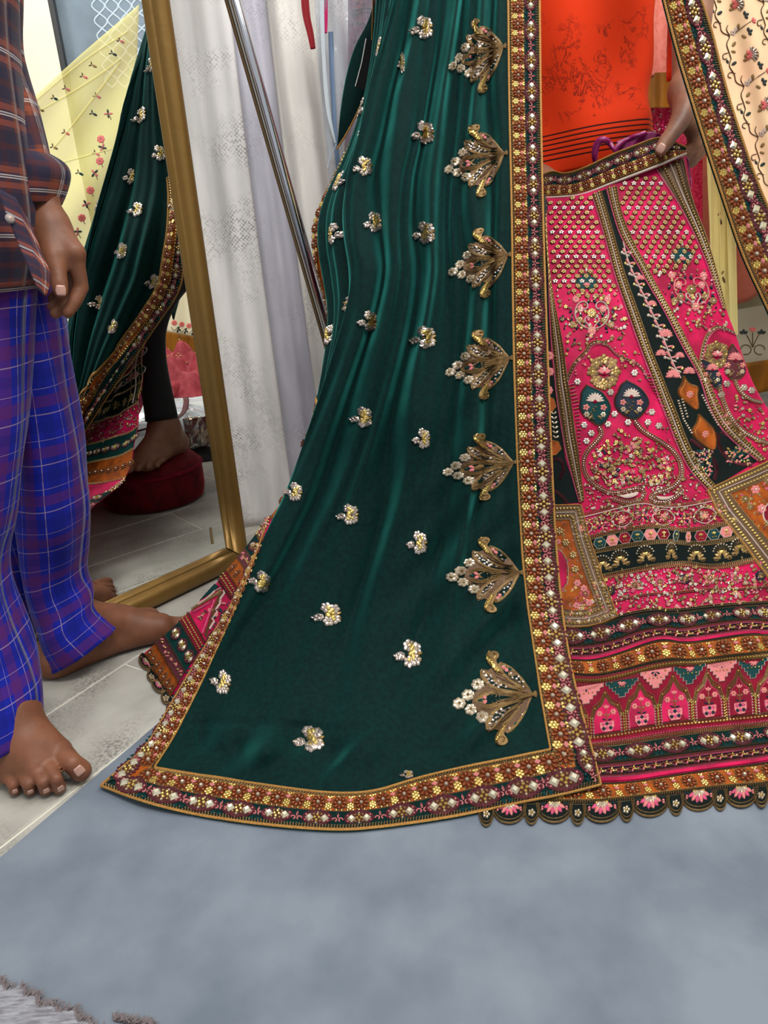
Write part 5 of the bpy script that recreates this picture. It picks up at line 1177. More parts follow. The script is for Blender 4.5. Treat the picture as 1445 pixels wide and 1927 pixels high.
# ---- garments as lofted tubes; rows = (left px, right px, depth, thickness)
def loft(name, rows, m, parent, n=44, wr=None, uvscale=1., cap=False, thick=.002, sub=6, arc=(0, 1)):
    """each row: (uL, vL, uR, vR, y, thickness[, dy of right end])"""
    R_ = smooth_pl([tuple(r)+((0,) if len(r) < 7 else ()) for r in rows], len(rows)*sub, 2); V = []; UV = []; ln = 0; prev = None; per = None
    for k, r in enumerate(R_):
        Lp, Rp = P(r[0], r[1], r[4]), P(r[2], r[3], r[4]+r[6]); c = (Lp+Rp)/2; a = (Rp-Lp)/2; f = np.array([-a[1], a[0], 0]); f = f/max(np.linalg.norm(f), 1e-6)*r[5]/2
        if prev is not None: ln += np.linalg.norm(c-prev)
        prev = c
        if per is None: per = math.pi*(np.linalg.norm(a)+r[5]/2)
        for j in range(n+1):
            t = 2*math.pi*(arc[0]+(arc[1]-arc[0])*j/n); ct, st = math.cos(t), math.sin(t); e = .93
            ct2 = math.copysign(abs(ct)**e, ct); st2 = math.copysign(abs(st)**e, st)
            p = c+a*ct2+f*st2
            if wr is not None: p = p+(a*ct2/np.linalg.norm(a)+f*st2/np.linalg.norm(f))*wr(t, k/(len(R_)-1), ln)
            V.append(p); UV.append((j/n*per*uvscale, ln*uvscale))
    nr = len(R_); F = grid_faces(nr, n+1)
    o = add(name, mesh_from(name, V, F, [m], smooth=True, uv=UV), parent); md = o.modifiers.new('thickness', 'SOLIDIFY'); md.thickness = thick; md.offset = -1 ; return o
def plaid(name, base, stripes_u, stripes_v, period, rough=.85, bumps=.3):
    """stripes = [(position 0..1, half width, colour, strength)] in order; two thread systems over one ground"""
    m = mat(name, base, rough, sheen=.15, spec=.2); nt = m.node_tree; N = nt.nodes.new; L_ = nt.links.new; b = nt.nodes['Principled BSDF']
    tc = N('ShaderNodeTexCoord'); sp = N('ShaderNodeSeparateXYZ'); L_(tc.outputs['UV'], sp.inputs[0]); cur = None
    col = N('ShaderNodeRGB'); col.outputs[0].default_value = lin(base); cur = col.outputs[0]
    for ax, st in ((0, stripes_u), (1, stripes_v)):
        dv = N('ShaderNodeMath'); dv.operation = 'DIVIDE'; dv.inputs[1].default_value = period; L_(sp.outputs[ax], dv.inputs[0])
        fr_ = N('ShaderNodeMath'); fr_.operation = 'FRACT'; L_(dv.outputs[0], fr_.inputs[0])
        for pos, hw, c, k in st:
            cm = N('ShaderNodeMath'); cm.operation = 'COMPARE'; cm.inputs[1].default_value = pos; cm.inputs[2].default_value = hw; L_(fr_.outputs[0], cm.inputs[0])
            ml = N('ShaderNodeMath'); ml.operation = 'MULTIPLY'; ml.inputs[1].default_value = k; L_(cm.outputs[0], ml.inputs[0])
            mx = N('ShaderNodeMix'); mx.data_type = 'RGBA'; mx.inputs[7].default_value = lin(c); L_(ml.outputs[0], mx.inputs[0]); L_(cur, mx.inputs[6]); cur = mx.outputs[2]
    L_(cur, b.inputs['Base Color'])
    n2 = N('ShaderNodeTexNoise'); n2.inputs['Scale'].default_value = 900; L_(tc.outputs['Object'], n2.inputs['Vector']); bp = N('ShaderNodeBump'); bp.inputs['Strength'].default_value = bumps; bp.inputs['Distance'].default_value = .0008; L_(n2.outputs['Fac'], bp.inputs['Height']); L_(bp.outputs[0], b.inputs['Normal'])
    return m
plaid('plaid_shirt', '#66392f', [(.25, .25, '#242a42', .72), (.25, .05, '#5a2a22', .5), (.62, .05, '#8a4a38', .5), (.88, .05, '#8a4a38', .5), (.715, .010, '#c9c4c4', .75), (.755, .010, '#c9c4c4', .75)],
      [(.25, .25, '#20263c', .62), (.25, .05, '#5a2a22', .4), (.62, .05, '#9a4e3a', .5), (.88, .05, '#9a4e3a', .5), (.715, .010, '#c9c4c4', .75), (.755, .010, '#c9c4c4', .75)], .062)
plaid('plaid_pajama', '#131f93', [(.22, .12, '#5a2050', .5), (.72, .12, '#0d1670', .5), (.0, .009, '#b39aa8', .5), (.5, .009, '#b39aa8', .5)], [(.25, .11, '#5a2050', .45), (.75, .1, '#0d1670', .4), (.0, .010, '#b39aa8', .5), (.5, .010, '#b39aa8', .5)], .070)
# ================================================================== BOY IN PLAID SHIRT
boy = root('person', 'boy in plaid shirt and blue checked pajamas standing barefoot before the mirror', 'person', (-.5, .86, 0))
V3 = np.array
S = SDF((-.86, .62, -.003), (-.30, 1.20, 1.42), .0032)
hipR, hipL = px3(-25, 600, .89), px3(66, 610, .97); pel = (hipR+hipL)/2+V3([-.01, 0, .05]); sho = V3([pel[0]-.02, pel[1]-.02, 1.08])
shL = px3(-28, 40, .955); elb = px3(28, 200, .962); wri = px3(94, 425, .925)
S.chain([(pel+V3([-.02, 0, .03]), .035), (pel+V3([-.05, -.02, .2]), .045), (sho+V3([-.03, -.02, -.06]), .055), (sho, .06), (sho+V3([0, 0, .06]), .036), (sho+V3([.0, -.005, .11]), .034)], .05)
S.chain([(hipR, .033), (px3(-42, 930, .84), .024), (px3(-48, 1110, .815), .020), (px3(-22, 1250, .79), .022), (flz(4, 1325, .095), .025)], .03); S.chain([(px3(52, 600, .97), .022), (px3(96, 930, 1.0), .026), (px3(97, 1090, 1.02), .022), (fl(110., 1273.)+V3([-.566, .824, 0])*.016+V3([.824, .566, 0])*.045+V3([0, 0, .10]), .024)], .03)
S.chain([(sho+V3([0, 0, -.03]), .05), (shL, .026), (elb, .021), ((elb*2+wri)/3, .0235), ((elb+wri*3)/4, .0205), (wri, .0178)], .02)
S.chain([(sho+V3([-.02, -.02, -.03]), .04), (sho+V3([-.07, -.07, -.05]), .036), (sho+V3([-.08, -.10, -.28]), .028), (sho+V3([-.07, -.12, -.47]), .02)], .025)
hd = sho+V3([.015, -.01, .20]); S.chain([(hd, .072), (hd+V3([.0, -.012, .05]), .078)], .03); S.chain([(hd+V3([.02, -.03, -.05]), .042)], .03); S.chain([(hd+V3([.05, -.065, -.0]), .010), (hd+V3([.055, -.072, -.018]), .012)], .012)
for s_ in (-1, 1): S.chain([(hd+V3([.06*s_, .04*s_, .0]), .012), (hd+V3([.065*s_, .05*s_, .025]), .014)], .008)
# near foot, toes to the viewer
anR = flz(8, 1335, .085)
S.chain([(anR, .027), (flz(60, 1385, .054), .025), (flz(108, 1416, .031), .0185)], .03); S.chain([(anR, .027), (flz(35, 1400, .052), .024), (flz(64, 1444, .031), .017)], .03); S.chain([(anR, .026), (flz(5, 1405, .04), .022), (flz(14, 1452, .022), .014)], .03)
heel = anR+(anR-flz(80, 1470, .03))*V3([1, 1, 0])*.30; heel[2] = .030; S.chain([(anR, .026), (heel, .027)], .03); S.chain([(heel, .025), (flz(10, 1440, .018), .015)], .025)
TOES = [((112, 1414, .033), (136, 1436, .031), (152, 1450, .016), .0135), ((94, 1446, .031), (106, 1466, .029), (112, 1482, .0105), .0083), ((69, 1454, .029), (80, 1472, .027), (86, 1486, .0095), .0080), ((43, 1460, .026), (53, 1476, .024), (57, 1487, .009), .0078), ((18, 1462, .022), (25, 1477, .020), (28, 1487, .0085), .0074)]
for a, b_, c, r in TOES: S.chain([(flz(*a), r*1.12), (flz(*b_), r*.9), (flz(*c), r)], .003)
# far foot, seen from its inner side
fd = V3([.824, .566, 0.]); sd = V3([-.566, .824, 0.]); HF = fl(110., 1273.)+sd*.016
up_ = lambda a, s_, z: HF+fd*a+sd*s_+V3([0, 0, z])
S.chain([(up_(.045, 0, .10), .024), (up_(.040, 0, .075), .0285), (up_(.004, 0, .030), .027)], .02); S.chain([(up_(.045, 0, .08), .027), (up_(.115, .002, .050), .0255), (up_(.172, -.016, .026), .0205)], .03)
S.chain([(up_(.004, 0, .024), .024), (up_(.10, .010, .018), .018), (up_(.165, .028, .018), .0165)], .025); S.chain([(up_(.045, 0, .075), .026), (up_(.125, .018, .038), .020), (up_(.165, .030, .022), .0165)], .03); S.chain([(up_(.004, -.004, .022), .022), (up_(.10, -.012, .022), .015), (up_(.172, -.017, .020), .018)], .025)
for i, (l, r) in enumerate(((.052, .0125), (.050, .0088), (.044, .0083), (.036, .0079), (.026, .0075))):
    b0 = up_(.180-.007*i, -.020+.0165*i, .016); S.chain([(b0+V3([0, 0, .004]), r*1.1), (b0+fd*l*.55+V3([0, 0, .004]), r*.95), (b0+fd*l+V3([0, 0, r-.0155]), r)], .005)
# left hand hanging, thumb to the viewer
mc = [px3(140, 476, .905), px3(134, 487, .922), px3(127, 492, .940), px3(119, 492, .957)]
for m_, r in zip(mc, (.0135, .0135, .0125, .0115)): S.chain([(wri, .0165), ((wri+m_)/2, .0155), (m_, r)], .014)
FING = [(mc[0], px3(153, 540, .905), px3(141, 568, .895), px3(127, 588, .888), .0088), (mc[1], px3(140, 548, .925), px3(122, 574, .912), px3(104, 590, .903), .0086), (mc[2], px3(127, 545, .944), px3(112, 568, .932), px3(98, 578, .925), .0080), (mc[3], px3(115, 535, .96), px3(105, 556, .95), px3(97, 563, .945), .0070)]
for a, b_, c, d_, r in FING: S.chain([(a, r*1.2), (b_, r*1.02), (c, r*.93), (d_, r*.82)], .0045)
thb = px3(93, 448, .912); S.chain([(wri, .017), (thb, .0165), (px3(101, 482, .895), .0135), (px3(109, 515, .885), .0098), (px3(112, 535, .880), .0100), (px3(114.5, 549, .877), .0085)], .010)
S.cut_floor(.0006)
bb = body_obj(S, 'skin_brown', boy, 1)
for u, v, du, dv, l, w in ((149, 1450, .6, .8, .0125, .0125), (114, 1483, .4, .9, .0085, .0085), (87, 1487, .3, .95, .0078, .0080), (57, 1489, .2, .97, .0070, .0075), (28, 1488, .15, .98, .0060, .0066)): nail(boy, bb, 'toenail', u, v, du, dv, l, w)
nail(boy, bb, 'thumbnail', 114.5, 547, .1, 1, .0125, .0125)
# hair
S2 = SDF(hd-.13, hd+V3([.13, .13, .17]), .006); S2.chain([(hd+V3([-.008, .012, .045]), .081), (hd+V3([-.002, -.004, .07]), .079)], .02); V_, F_ = S2.mesh(); add('hair', mesh_from('hair', smooth_verts(V_, F_, 1), F_, ['hair_black'], smooth=True), boy)
# pajamas
def wrk(amp, ph, hemk=1.): return lambda t, k, ln: amp*(.5*math.sin(3*t+ph+ln*9)+.35*math.sin(5*t-ln*22+ph)+.5*math.sin(ln*38+2*t+ph)*max(0, k-.45)*2*hemk)
pj = link(bpy.data.objects.new('pajamas', None), boy); pj.matrix_parent_inverse = parent_inv(boy)
loft('trouser_leg', [(-96, 520, 50, 520, .905, .16), (-92, 600, 46, 600, .895, .15), (-85, 700, 45, 700, .88, .14), (-80, 800, 42, 800, .865, .135), (-75, 880, 32, 880, .852, .12), (-74, 980, 24, 980, .838, .11), (-74, 1046, 3, 1046, .828, .10), (-72, 1110, 8, 1108, .815, .10), (-68, 1179, 32, 1177, .80, .11), (-60, 1240, 53, 1236, .79, .115), (-55, 1300, 67, 1292, .775, .112), (-50, 1350, 72, 1330, .765, .11), (-44, 1402, 73, 1362, .755, .105)], 'plaid_pajama', pj, wr=wrk(.004, .6))
loft('trouser_leg', [(30, 520, 94, 520, .985, .15), (36, 560, 98, 555, .985, .15), (42, 620, 110, 615, .985, .145), (45, 700, 122, 695, .985, .14), (44, 760, 134, 755, .985, .135), (41, 840, 150, 835, .985, .135), (38, 900, 155, 895, .985, .13), (36, 975, 163, 965, .985, .13), (40, 1045, 160, 1030, 1.0, .11), (54, 1110, 150, 1085, 1.005, .105), (66, 1160, 174, 1118, 1.005, .105), (80, 1205, 170, 1148, .99, .095), (90, 1236, 198, 1175, .984, .085), (99, 1256, 213, 1188, .980, .080)], 'plaid_pajama', pj, wr=wrk(.0045, 2.1))
# shirt
sh = link(bpy.data.objects.new('shirt', None), boy); sh.matrix_parent_inverse = parent_inv(boy)
loft('shirt_body', [(-150, -260, 5, -255, .90, .14), (-155, -120, 10, -120, .90, .16), (-152, 60, 14, 60, .895, .16), (-150, 200, 30, 200, .89, .16), (-146, 320, 48, 320, .89, .16), (-142, 430, 62, 430, .89, .16), (-140, 500, 58, 500, .89, .165), (-140, 552, 52, 545, .89, .165)], 'plaid_shirt', sh, wr=wrk(.003, 1.2, .5), n=60)
loft('sleeve', [(-60, -110, 26, -120, .955, .10), (-50, 0, 24, -10, .955, .105), (-35, 90, 22, 75, .955, .10), (-30, 155, 39, 130, .958, .098), (-14, 222, 61, 190, .955, .095), (12, 275, 77, 248, .95, .09), (34, 318, 90, 300, .945, .082)], 'plaid_shirt', sh, wr=wrk(.0035, .3, .6), n=40)
loft('cuff', [(40, 296, 88, 288, .945, .078), (38, 299, 112, 302, .944, .098), (40, 318, 124, 322, .942, .100), (46, 345, 120, 347, .94, .096), (52, 372, 112, 370, .938, .088), (57, 386, 107, 383, .937, .078)], 'plaid_shirt', sh, wr=wrk(.001, .9, .2), n=40)
# loose front panel with placket
FP = Surf([(-8, 352, .818), (66, 440, .83), (25, 432, .812), (80, 480, .825), (50, 490, .81), (97, 515, .82), (76, 551, .812), (88, 557, .815), (40, 380, .83)])
gp = coons([(-8, 352), (30, 372), (62, 430)], [(72, 545), (80, 553), (87, 558)], [(-8, 352), (22, 425), (48, 490), (72, 545)], [(62, 430), (80, 478), (97, 516), (94, 538), (87, 558)], 14, 26)
o = cloth('front_panel', FP, gp, 'plaid_shirt', sh, .002)
l_ = o.data.uv_layers[0]; q_ = np.zeros(len(l_.data)*2, np.float32); l_.data.foreach_get('uv', q_); q_ = q_.reshape(-1, 2)*V3([.06, .19]); l_.data.foreach_set('uv', q_.astype(np.float32).ravel())
mat('button_grey', '#8d8580', .4)
d = Draw(); d.dome(0, 0, 1, .5, 'button_grey', 12); d.dome(0, 0, .62, .56, 'nail', 10); bt = d.template('button')
for u, v in ((20, 412), (-12, 318)):
    p, n, du, _ = FP.frame(np.array([float(u)]), np.array([float(v)])); inst('button', bt, sh, p[0]+n[0]*.001+V3([0, -.012 if v < 350 else -.002, 0]), du[0], n[0], .0052)
# ================================================================== MAN IN ORANGE SHIRT
man = root('person', 'man in orange printed shirt behind the pink skirt, holding its waistband with one hand', 'person', (.33, 1.42, 0))
S = SDF((-.12, 1.00, .10), (.86, 1.80, 1.86), .0042)
pc = V3([.42, 1.53, .74]); ns = V3([.43, 1.54, 1.38])
S.chain([(pc, .07), (pc+V3([0, 0, .2]), .08), (pc+V3([0, .01, .42]), .09), (ns, .07), (ns+V3([0, -.01, .08]), .052), (ns+V3([0, -.02, .13]), .05)], .06)
hd = ns+V3([0, -.02, .24]); S.chain([(hd, .085), (hd+V3([0, -.005, .06]), .09)], .03); S.chain([(hd+V3([0, -.05, -.06]), .05)], .03); S.chain([(hd+V3([0, -.092, .0]), .012), (hd+V3([0, -.105, -.02]), .014)], .015)
for s_ in (-1, 1): S.chain([(hd+V3([.088*s_, .0, -.01]), .012), (hd+V3([.094*s_, .008, .025]), .016)], .008)
S.chain([(pc+V3([-.06, 0, -.02]), .07), (V3([.27, 1.315, .63]), .042), (V3([.215, 1.20, .50]), .03), (V3([.185, 1.192, .24]), .030), (V3([.18, 1.193, .19]), .032)], .03)
S.chain([(pc+V3([.06, 0, -.02]), .07), (V3([.47, 1.48, .44]), .05), (V3([.48, 1.55, .20]), .036), (V3([.48, 1.56, .12]), .034)], .04)
# right foot on the pouf: heel to the right, toes to the mirror
hh = V3([.215, 1.212, .152]); td = V3([-.23, -.12, 0]); td /= np.linalg.norm(td); sd = V3([-td[1], td[0], 0]); ak = V3([.18, 1.195, .20])
S.chain([(ak, .033), (hh, .031)], .03); S.chain([(ak, .033), (hh+td*.10+V3([0, 0, .022]), .028), (hh+td*.165+sd*.012+V3([0, 0, -.006]), .022)], .03); S.chain([(hh+V3([0, 0, -.004]), .026), (hh+td*.16-sd*.02+V3([0, 0, -.012]), .018)], .03)
for i, (l, r) in enumerate(((.05, .0125), (.048, .0092), (.042, .0086), (.034, .0082), (.026, .0078))):
    b0 = hh+td*(.168-.007*i)+sd*(.022-.017*i)+V3([0, 0, -.008]); S.chain([(b0, r*1.1), (b0+td*l*.55, r*.95), (b0+td*l+V3([0, 0, -.006]), r)], .006)
wr_ = px3(1292, 172, 1.41); el_ = px3(1308, -40, 1.53)
S.chain([(ns+V3([.0, 0, -.05]), .06), (ns+V3([.16, .01, -.09]), .05), (el_, .036), ((el_*1.5+wr_)/2.5, .034), (wr_, .025)], .03)
S.chain([(ns+V3([.0, 0, -.05]), .07), (ns+V3([-.16, .01, -.09]), .062), (V3([.20, 1.52, 1.1]), .042), (V3([.17, 1.43, 1.27]), .027), (V3([.17, 1.41, 1.33]), .027)], .04)
mcs = [px3(1304, 236, 1.368), px3(1312, 240, 1.39), px3(1314, 246, 1.412), px3(1312, 250, 1.432)]
for m_, r in zip(mcs, (.018, .018, .017, .016)): S.chain([(wr_, .024), ((wr_+m_)/2, .022), (m_, r)], .016)
for i, (a, b_, c, e, r) in enumerate(((mcs[0], px3(1308, 272, 1.372), px3(1290, 290, 1.375), px3(1268, 292, 1.375), .0118), (mcs[1], px3(1318, 278, 1.395), px3(1300, 300, 1.395), px3(1276, 304, 1.39), .0116), (mcs[2], px3(1320, 282, 1.418), px3(1302, 305, 1.415), px3(1280, 310, 1.41), .0108), (mcs[3], px3(1316, 284, 1.44), px3(1300, 303, 1.437), px3(1282, 308, 1.43), .0098))):
    S.chain([(a, r*1.2), (b_, r), (c, r*.95), (e, r*.85)], .006)
S.chain([(wr_, .024), (px3(1288, 205, 1.37), .020), (px3(1277, 232, 1.335), .0165), (px3(1261, 256, 1.312), .0130), (px3(1252, 269, 1.303), .0132), (px3(1244, 281, 1.299), .0108)], .012)
S.cut_floor(.121)
mb = body_obj(S, 'skin_tan', man, 1)
nail(man, mb, 'thumbnail', 1244, 279, -.55, .8, .0165, .0155)
S2 = SDF(hd-.15, hd+V3([.15, .15, .2]), .007); S2.chain([(hd+V3([0, .014, .05]), .093), (hd+V3([0, 0, .085]), .09)], .02); V_, F_ = S2.mesh(); add('hair', mesh_from('hair', smooth_verts(V_, F_, 1), F_, ['hair_black'], smooth=True), man)
# shirt: plain orange with a sketchy dark print and hem stripes
def orange_mat():
    m = mat('orange_cotton', '#d63306', .85, sheen=.2, tint='#ff8a4a', bump=(600, .25, .0006), spec=.2); nt = m.node_tree; N = nt.nodes.new; L_ = nt.links.new; b = nt.nodes['Principled BSDF']
    tc = N('ShaderNodeTexCoord'); sp = N('ShaderNodeSeparateXYZ'); L_(tc.outputs['UV'], sp.inputs[0])
    mp = N('ShaderNodeMapping'); mp.inputs['Scale'].default_value = (16, 16, 16); mp.inputs['Rotation'].default_value = (.3, .5, .6); L_(tc.outputs['Object'], mp.inputs[0])
    n1 = N('ShaderNodeTexNoise'); n1.inputs['Scale'].default_value = 1.0; n1.inputs['Detail'].default_value = 9; n1.inputs['Roughness'].default_value = .72; n1.inputs['Distortion'].default_value = 1.2; L_(mp.outputs[0], n1.inputs['Vector'])
    c1_ = N('ShaderNodeMath'); c1_.operation = 'COMPARE'; c1_.inputs[1].default_value = .5; c1_.inputs[2].default_value = .013; L_(n1.outputs['Fac'], c1_.inputs[0])
    n2 = N('ShaderNodeTexNoise'); n2.inputs['Scale'].default_value = 11; n2.inputs['Detail'].default_value = 2; L_(tc.outputs['Object'], n2.inputs['Vector'])
    g_ = N('ShaderNodeMapRange'); g_.inputs[1].default_value = .52; g_.inputs[2].default_value = .58; g_.inputs[4].default_value = .75; L_(n2.outputs['Fac'], g_.inputs[0])
    ml = N('ShaderNodeMath'); ml.operation = 'MULTIPLY'; L_(c1_.outputs[0], ml.inputs[0]); L_(g_.outputs[0], ml.inputs[1])
    lim = N('ShaderNodeMath'); lim.operation = 'GREATER_THAN'; lim.inputs[1].default_value = .082; L_(sp.outputs[1], lim.inputs[0]); m2 = N('ShaderNodeMath'); m2.operation = 'MULTIPLY'; L_(ml.outputs[0], m2.inputs[0]); L_(lim.outputs[0], m2.inputs[1])
    dv = N('ShaderNodeMath'); dv.operation = 'MODULO'; dv.inputs[1].default_value = .0082; L_(sp.outputs[1], dv.inputs[0]); lt = N('ShaderNodeMath'); lt.operation = 'LESS_THAN'; lt.inputs[1].default_value = .0027; L_(dv.outputs[0], lt.inputs[0])
    a1 = N('ShaderNodeMath'); a1.operation = 'GREATER_THAN'; a1.inputs[1].default_value = .0246; L_(sp.outputs[1], a1.inputs[0]); a2 = N('ShaderNodeMath'); a2.operation = 'LESS_THAN'; a2.inputs[1].default_value = .0705; L_(sp.outputs[1], a2.inputs[0])
    m3 = N('ShaderNodeMath'); m3.operation = 'MULTIPLY'; L_(a1.outputs[0], m3.inputs[0]); L_(a2.outputs[0], m3.inputs[1]); m4 = N('ShaderNodeMath'); m4.operation = 'MULTIPLY'; L_(m3.outputs[0], m4.inputs[0]); L_(lt.outputs[0], m4.inputs[1])
    ad = N('ShaderNodeMath'); ad.operation = 'MAXIMUM'; L_(m2.outputs[0], ad.inputs[0]); L_(m4.outputs[0], ad.inputs[1])
    mx = N('ShaderNodeMix'); mx.data_type = 'RGBA'; L_(ad.outputs[0], mx.inputs[0]); mx.inputs[6].default_value = lin('#d63306'); mx.inputs[7].default_value = lin('#3a0a06'); L_(mx.outputs[2], b.inputs['Base Color'])
orange_mat(); mat('cotton_black', '#0b0c10', .85, sheen=.2, noise=(30, '#15171c', .6)); mat('satin_magenta', '#8a0f5a', .38, sheen=.5, tint='#ff5fbf', noise=(30, '#5c073b', .6, 3, (1, 1, .3)))
ms = link(bpy.data.objects.new('shirt', None), man); ms.matrix_parent_inverse = parent_inv(man)
def oshade(t, k, ln): return .004*math.sin(4*t+ln*16)+.006*math.sin(3*t-ln*30+1)*min(1, max(0, .5-ln)*1.5)+.003*math.sin(7*t+ln*9)
loft('shirt_body', [(952, 352, 1221, 300, 1.52, .215), (950, 335, 1223, 284, 1.52, .22), (950, 300, 1225, 255, 1.52, .225), (949, 270, 1223, 222, 1.525, .23), (948, 235, 1206, 180, 1.53, .225), (947, 150, 1213, 130, 1.535, .225), (944, 0, 1224, 0, 1.54, .23), (935, -140, 1240, -140, 1.545, .235), (930, -300, 1255, -310, 1.55, .22), (960, -480, 1240, -500, 1.55, .17)], 'orange_cotton', ms, n=80, wr=oshade, sub=10)
loft('sleeve', [(1266, 148, 1332, 122, 1.45, .10), (1268, 90, 1326, 65, 1.48, .10), (1266, 0, 1305, -20, 1.52, .10), (1240, -160, 1290, -160, 1.54, .12), (1215, -330, 1315, -340, 1.545, .15)], 'orange_cotton', ms, n=40, wr=lambda t, k, ln: .004*math.sin(5*t+ln*40))
l_ = ms.children[-1].data.uv_layers[0]; q_ = np.zeros(len(l_.data)*2, np.float32); l_.data.foreach_get('uv', q_); q_ = q_.reshape(-1, 2)+V3([0, .2]); l_.data.foreach_set('uv', q_.astype(np.float32).ravel())
def tube3(name, pts, m, parent, n=28):
    Q = smooth_pl([(*p, a, b_) for p, a, b_ in pts], 40, 2); V = []
    for k, r in enumerate(Q):
        t_ = Q[min(k+1, 39)][:3]-Q[max(k-1, 0)][:3]; t_ /= np.linalg.norm(t_); a = np.cross(t_, V3([0, 1, 0])); a /= np.linalg.norm(a); b_ = np.cross(t_, a)
        for j in range(n): w = 2*math.pi*j/n; V.append(r[:3]+(a*math.cos(w)*r[3]+b_*math.sin(w)*r[4])*(1+.05*math.sin(3*w+k*.5)))
    F = [(k*n+j, k*n+(j+1) % n, (k+1)*n+(j+1) % n, (k+1)*n+j) for k in range(39) for j in range(n)]
    o = add(name, mesh_from(name, V, F, [m], smooth=True), parent); md = o.modifiers.new('t', 'SOLIDIFY'); md.thickness = .002; md.offset = -1; return o
mt = link(bpy.data.objects.new('trousers', None), man); mt.matrix_parent_inverse = parent_inv(man)
tube3('trouser_leg', [(pc+V3([-.03, .01, .06]), .085, .085), (pc+V3([-.05, 0, -.06]), .08, .08), (V3([.27, 1.315, .63]), .055, .055), (V3([.215, 1.20, .50]), .040, .040), (V3([.195, 1.187, .34]), .038, .038), (V3([.182, 1.190, .225]), .043, .042)], 'cotton_black', mt)
tube3('trouser_leg', [(pc+V3([.03, .01, .06]), .085, .085), (pc+V3([.06, -.01, -.08]), .085, .085), (V3([.47, 1.48, .44]), .068, .068), (V3([.48, 1.53, .25]), .060, .058), (V3([.48, 1.555, .13]), .056, .054)], 'cotton_black', mt)
# ---- red velvet pouf he stands on
mat('velvet_red', '#6b0512', .75, sheen=.8, tint='#d8323f', noise=(40, '#3d030a', .7), spec=.2)
pf = root('pouf', 'round dark red velvet pouf under the foot of the man, seen in the mirror', 'pouf', (.205, 1.135, 0))
def lathe(name, prof, c, m, parent, n=48):
    V = [(c[0]+r*math.cos(2*math.pi*j/n), c[1]+r*math.sin(2*math.pi*j/n), c[2]+z) for r, z in prof for j in range(n)]; k = len(prof)
    F = [(i*n+j, i*n+(j+1) % n, (i+1)*n+(j+1) % n, (i+1)*n+j) for i in range(k-1) for j in range(n)]+[tuple(range(n))[::-1], tuple((k-1)*n+j for j in range(n))]
    return add(name, mesh_from(name, V, F, [m], smooth=True), parent)
lathe('cushion', [(.120, .002), (.132, .006), (.138, .03), (.139, .07), (.136, .095), (.126, .112), (.105, .119), (.06, .1205), (.02, .1205)], (.205, 1.135, 0), 'velvet_red', pf)
lathe('welt', [(.137, .088), (.141, .090), (.1425, .093), (.141, .096), (.137, .098)], (.205, 1.135, 0), 'velvet_crimson', pf)
# ---- drawstring lining at the waistband (part of the skirt)
LN = Surf([(1120, 300, 1.36), (1130, 262, 1.35), (1150, 280, 1.35), (1230, 250, 1.34), (1280, 290, 1.345), (1302, 330, 1.345), (1300, 365, 1.33), (1200, 268, 1.345), (1262, 265, 1.335), (1160, 262, 1.35)], fold=lambda u, v: .003*np.sin(u/5+v/9))
cloth('lining', LN, coons([(1160, 266), (1190, 256), (1225, 247), (1242, 252)], [(1168, 296), (1200, 280), (1232, 266), (1246, 264)], [(1160, 266), (1168, 296)], [(1242, 252), (1246, 264)], 30, 8), 'satin_magenta', skirt)
cloth('lining', LN, coons([(1262, 262), (1282, 276), (1296, 300), (1301, 335), (1300, 366)], [(1262, 280), (1276, 292), (1284, 306), (1291, 335), (1299, 366)], [(1262, 262), (1262, 280)], [(1300, 366), (1299, 366)], 40, 8), 'satin_magenta', skirt)
d = Draw(); d.cord(spline([(1120, 318), (1118, 285), (1126, 264), (1140, 262), (1152, 276), (1160, 292)], 40), 13, .004, 'satin_magenta', taper=True); d.cord(spline([(1155, 285), (1168, 268), (1190, 258), (1215, 250)], 24), 9, .004, 'satin_magenta'); d.lay('drawstring', LN, skirt, smooth=True)
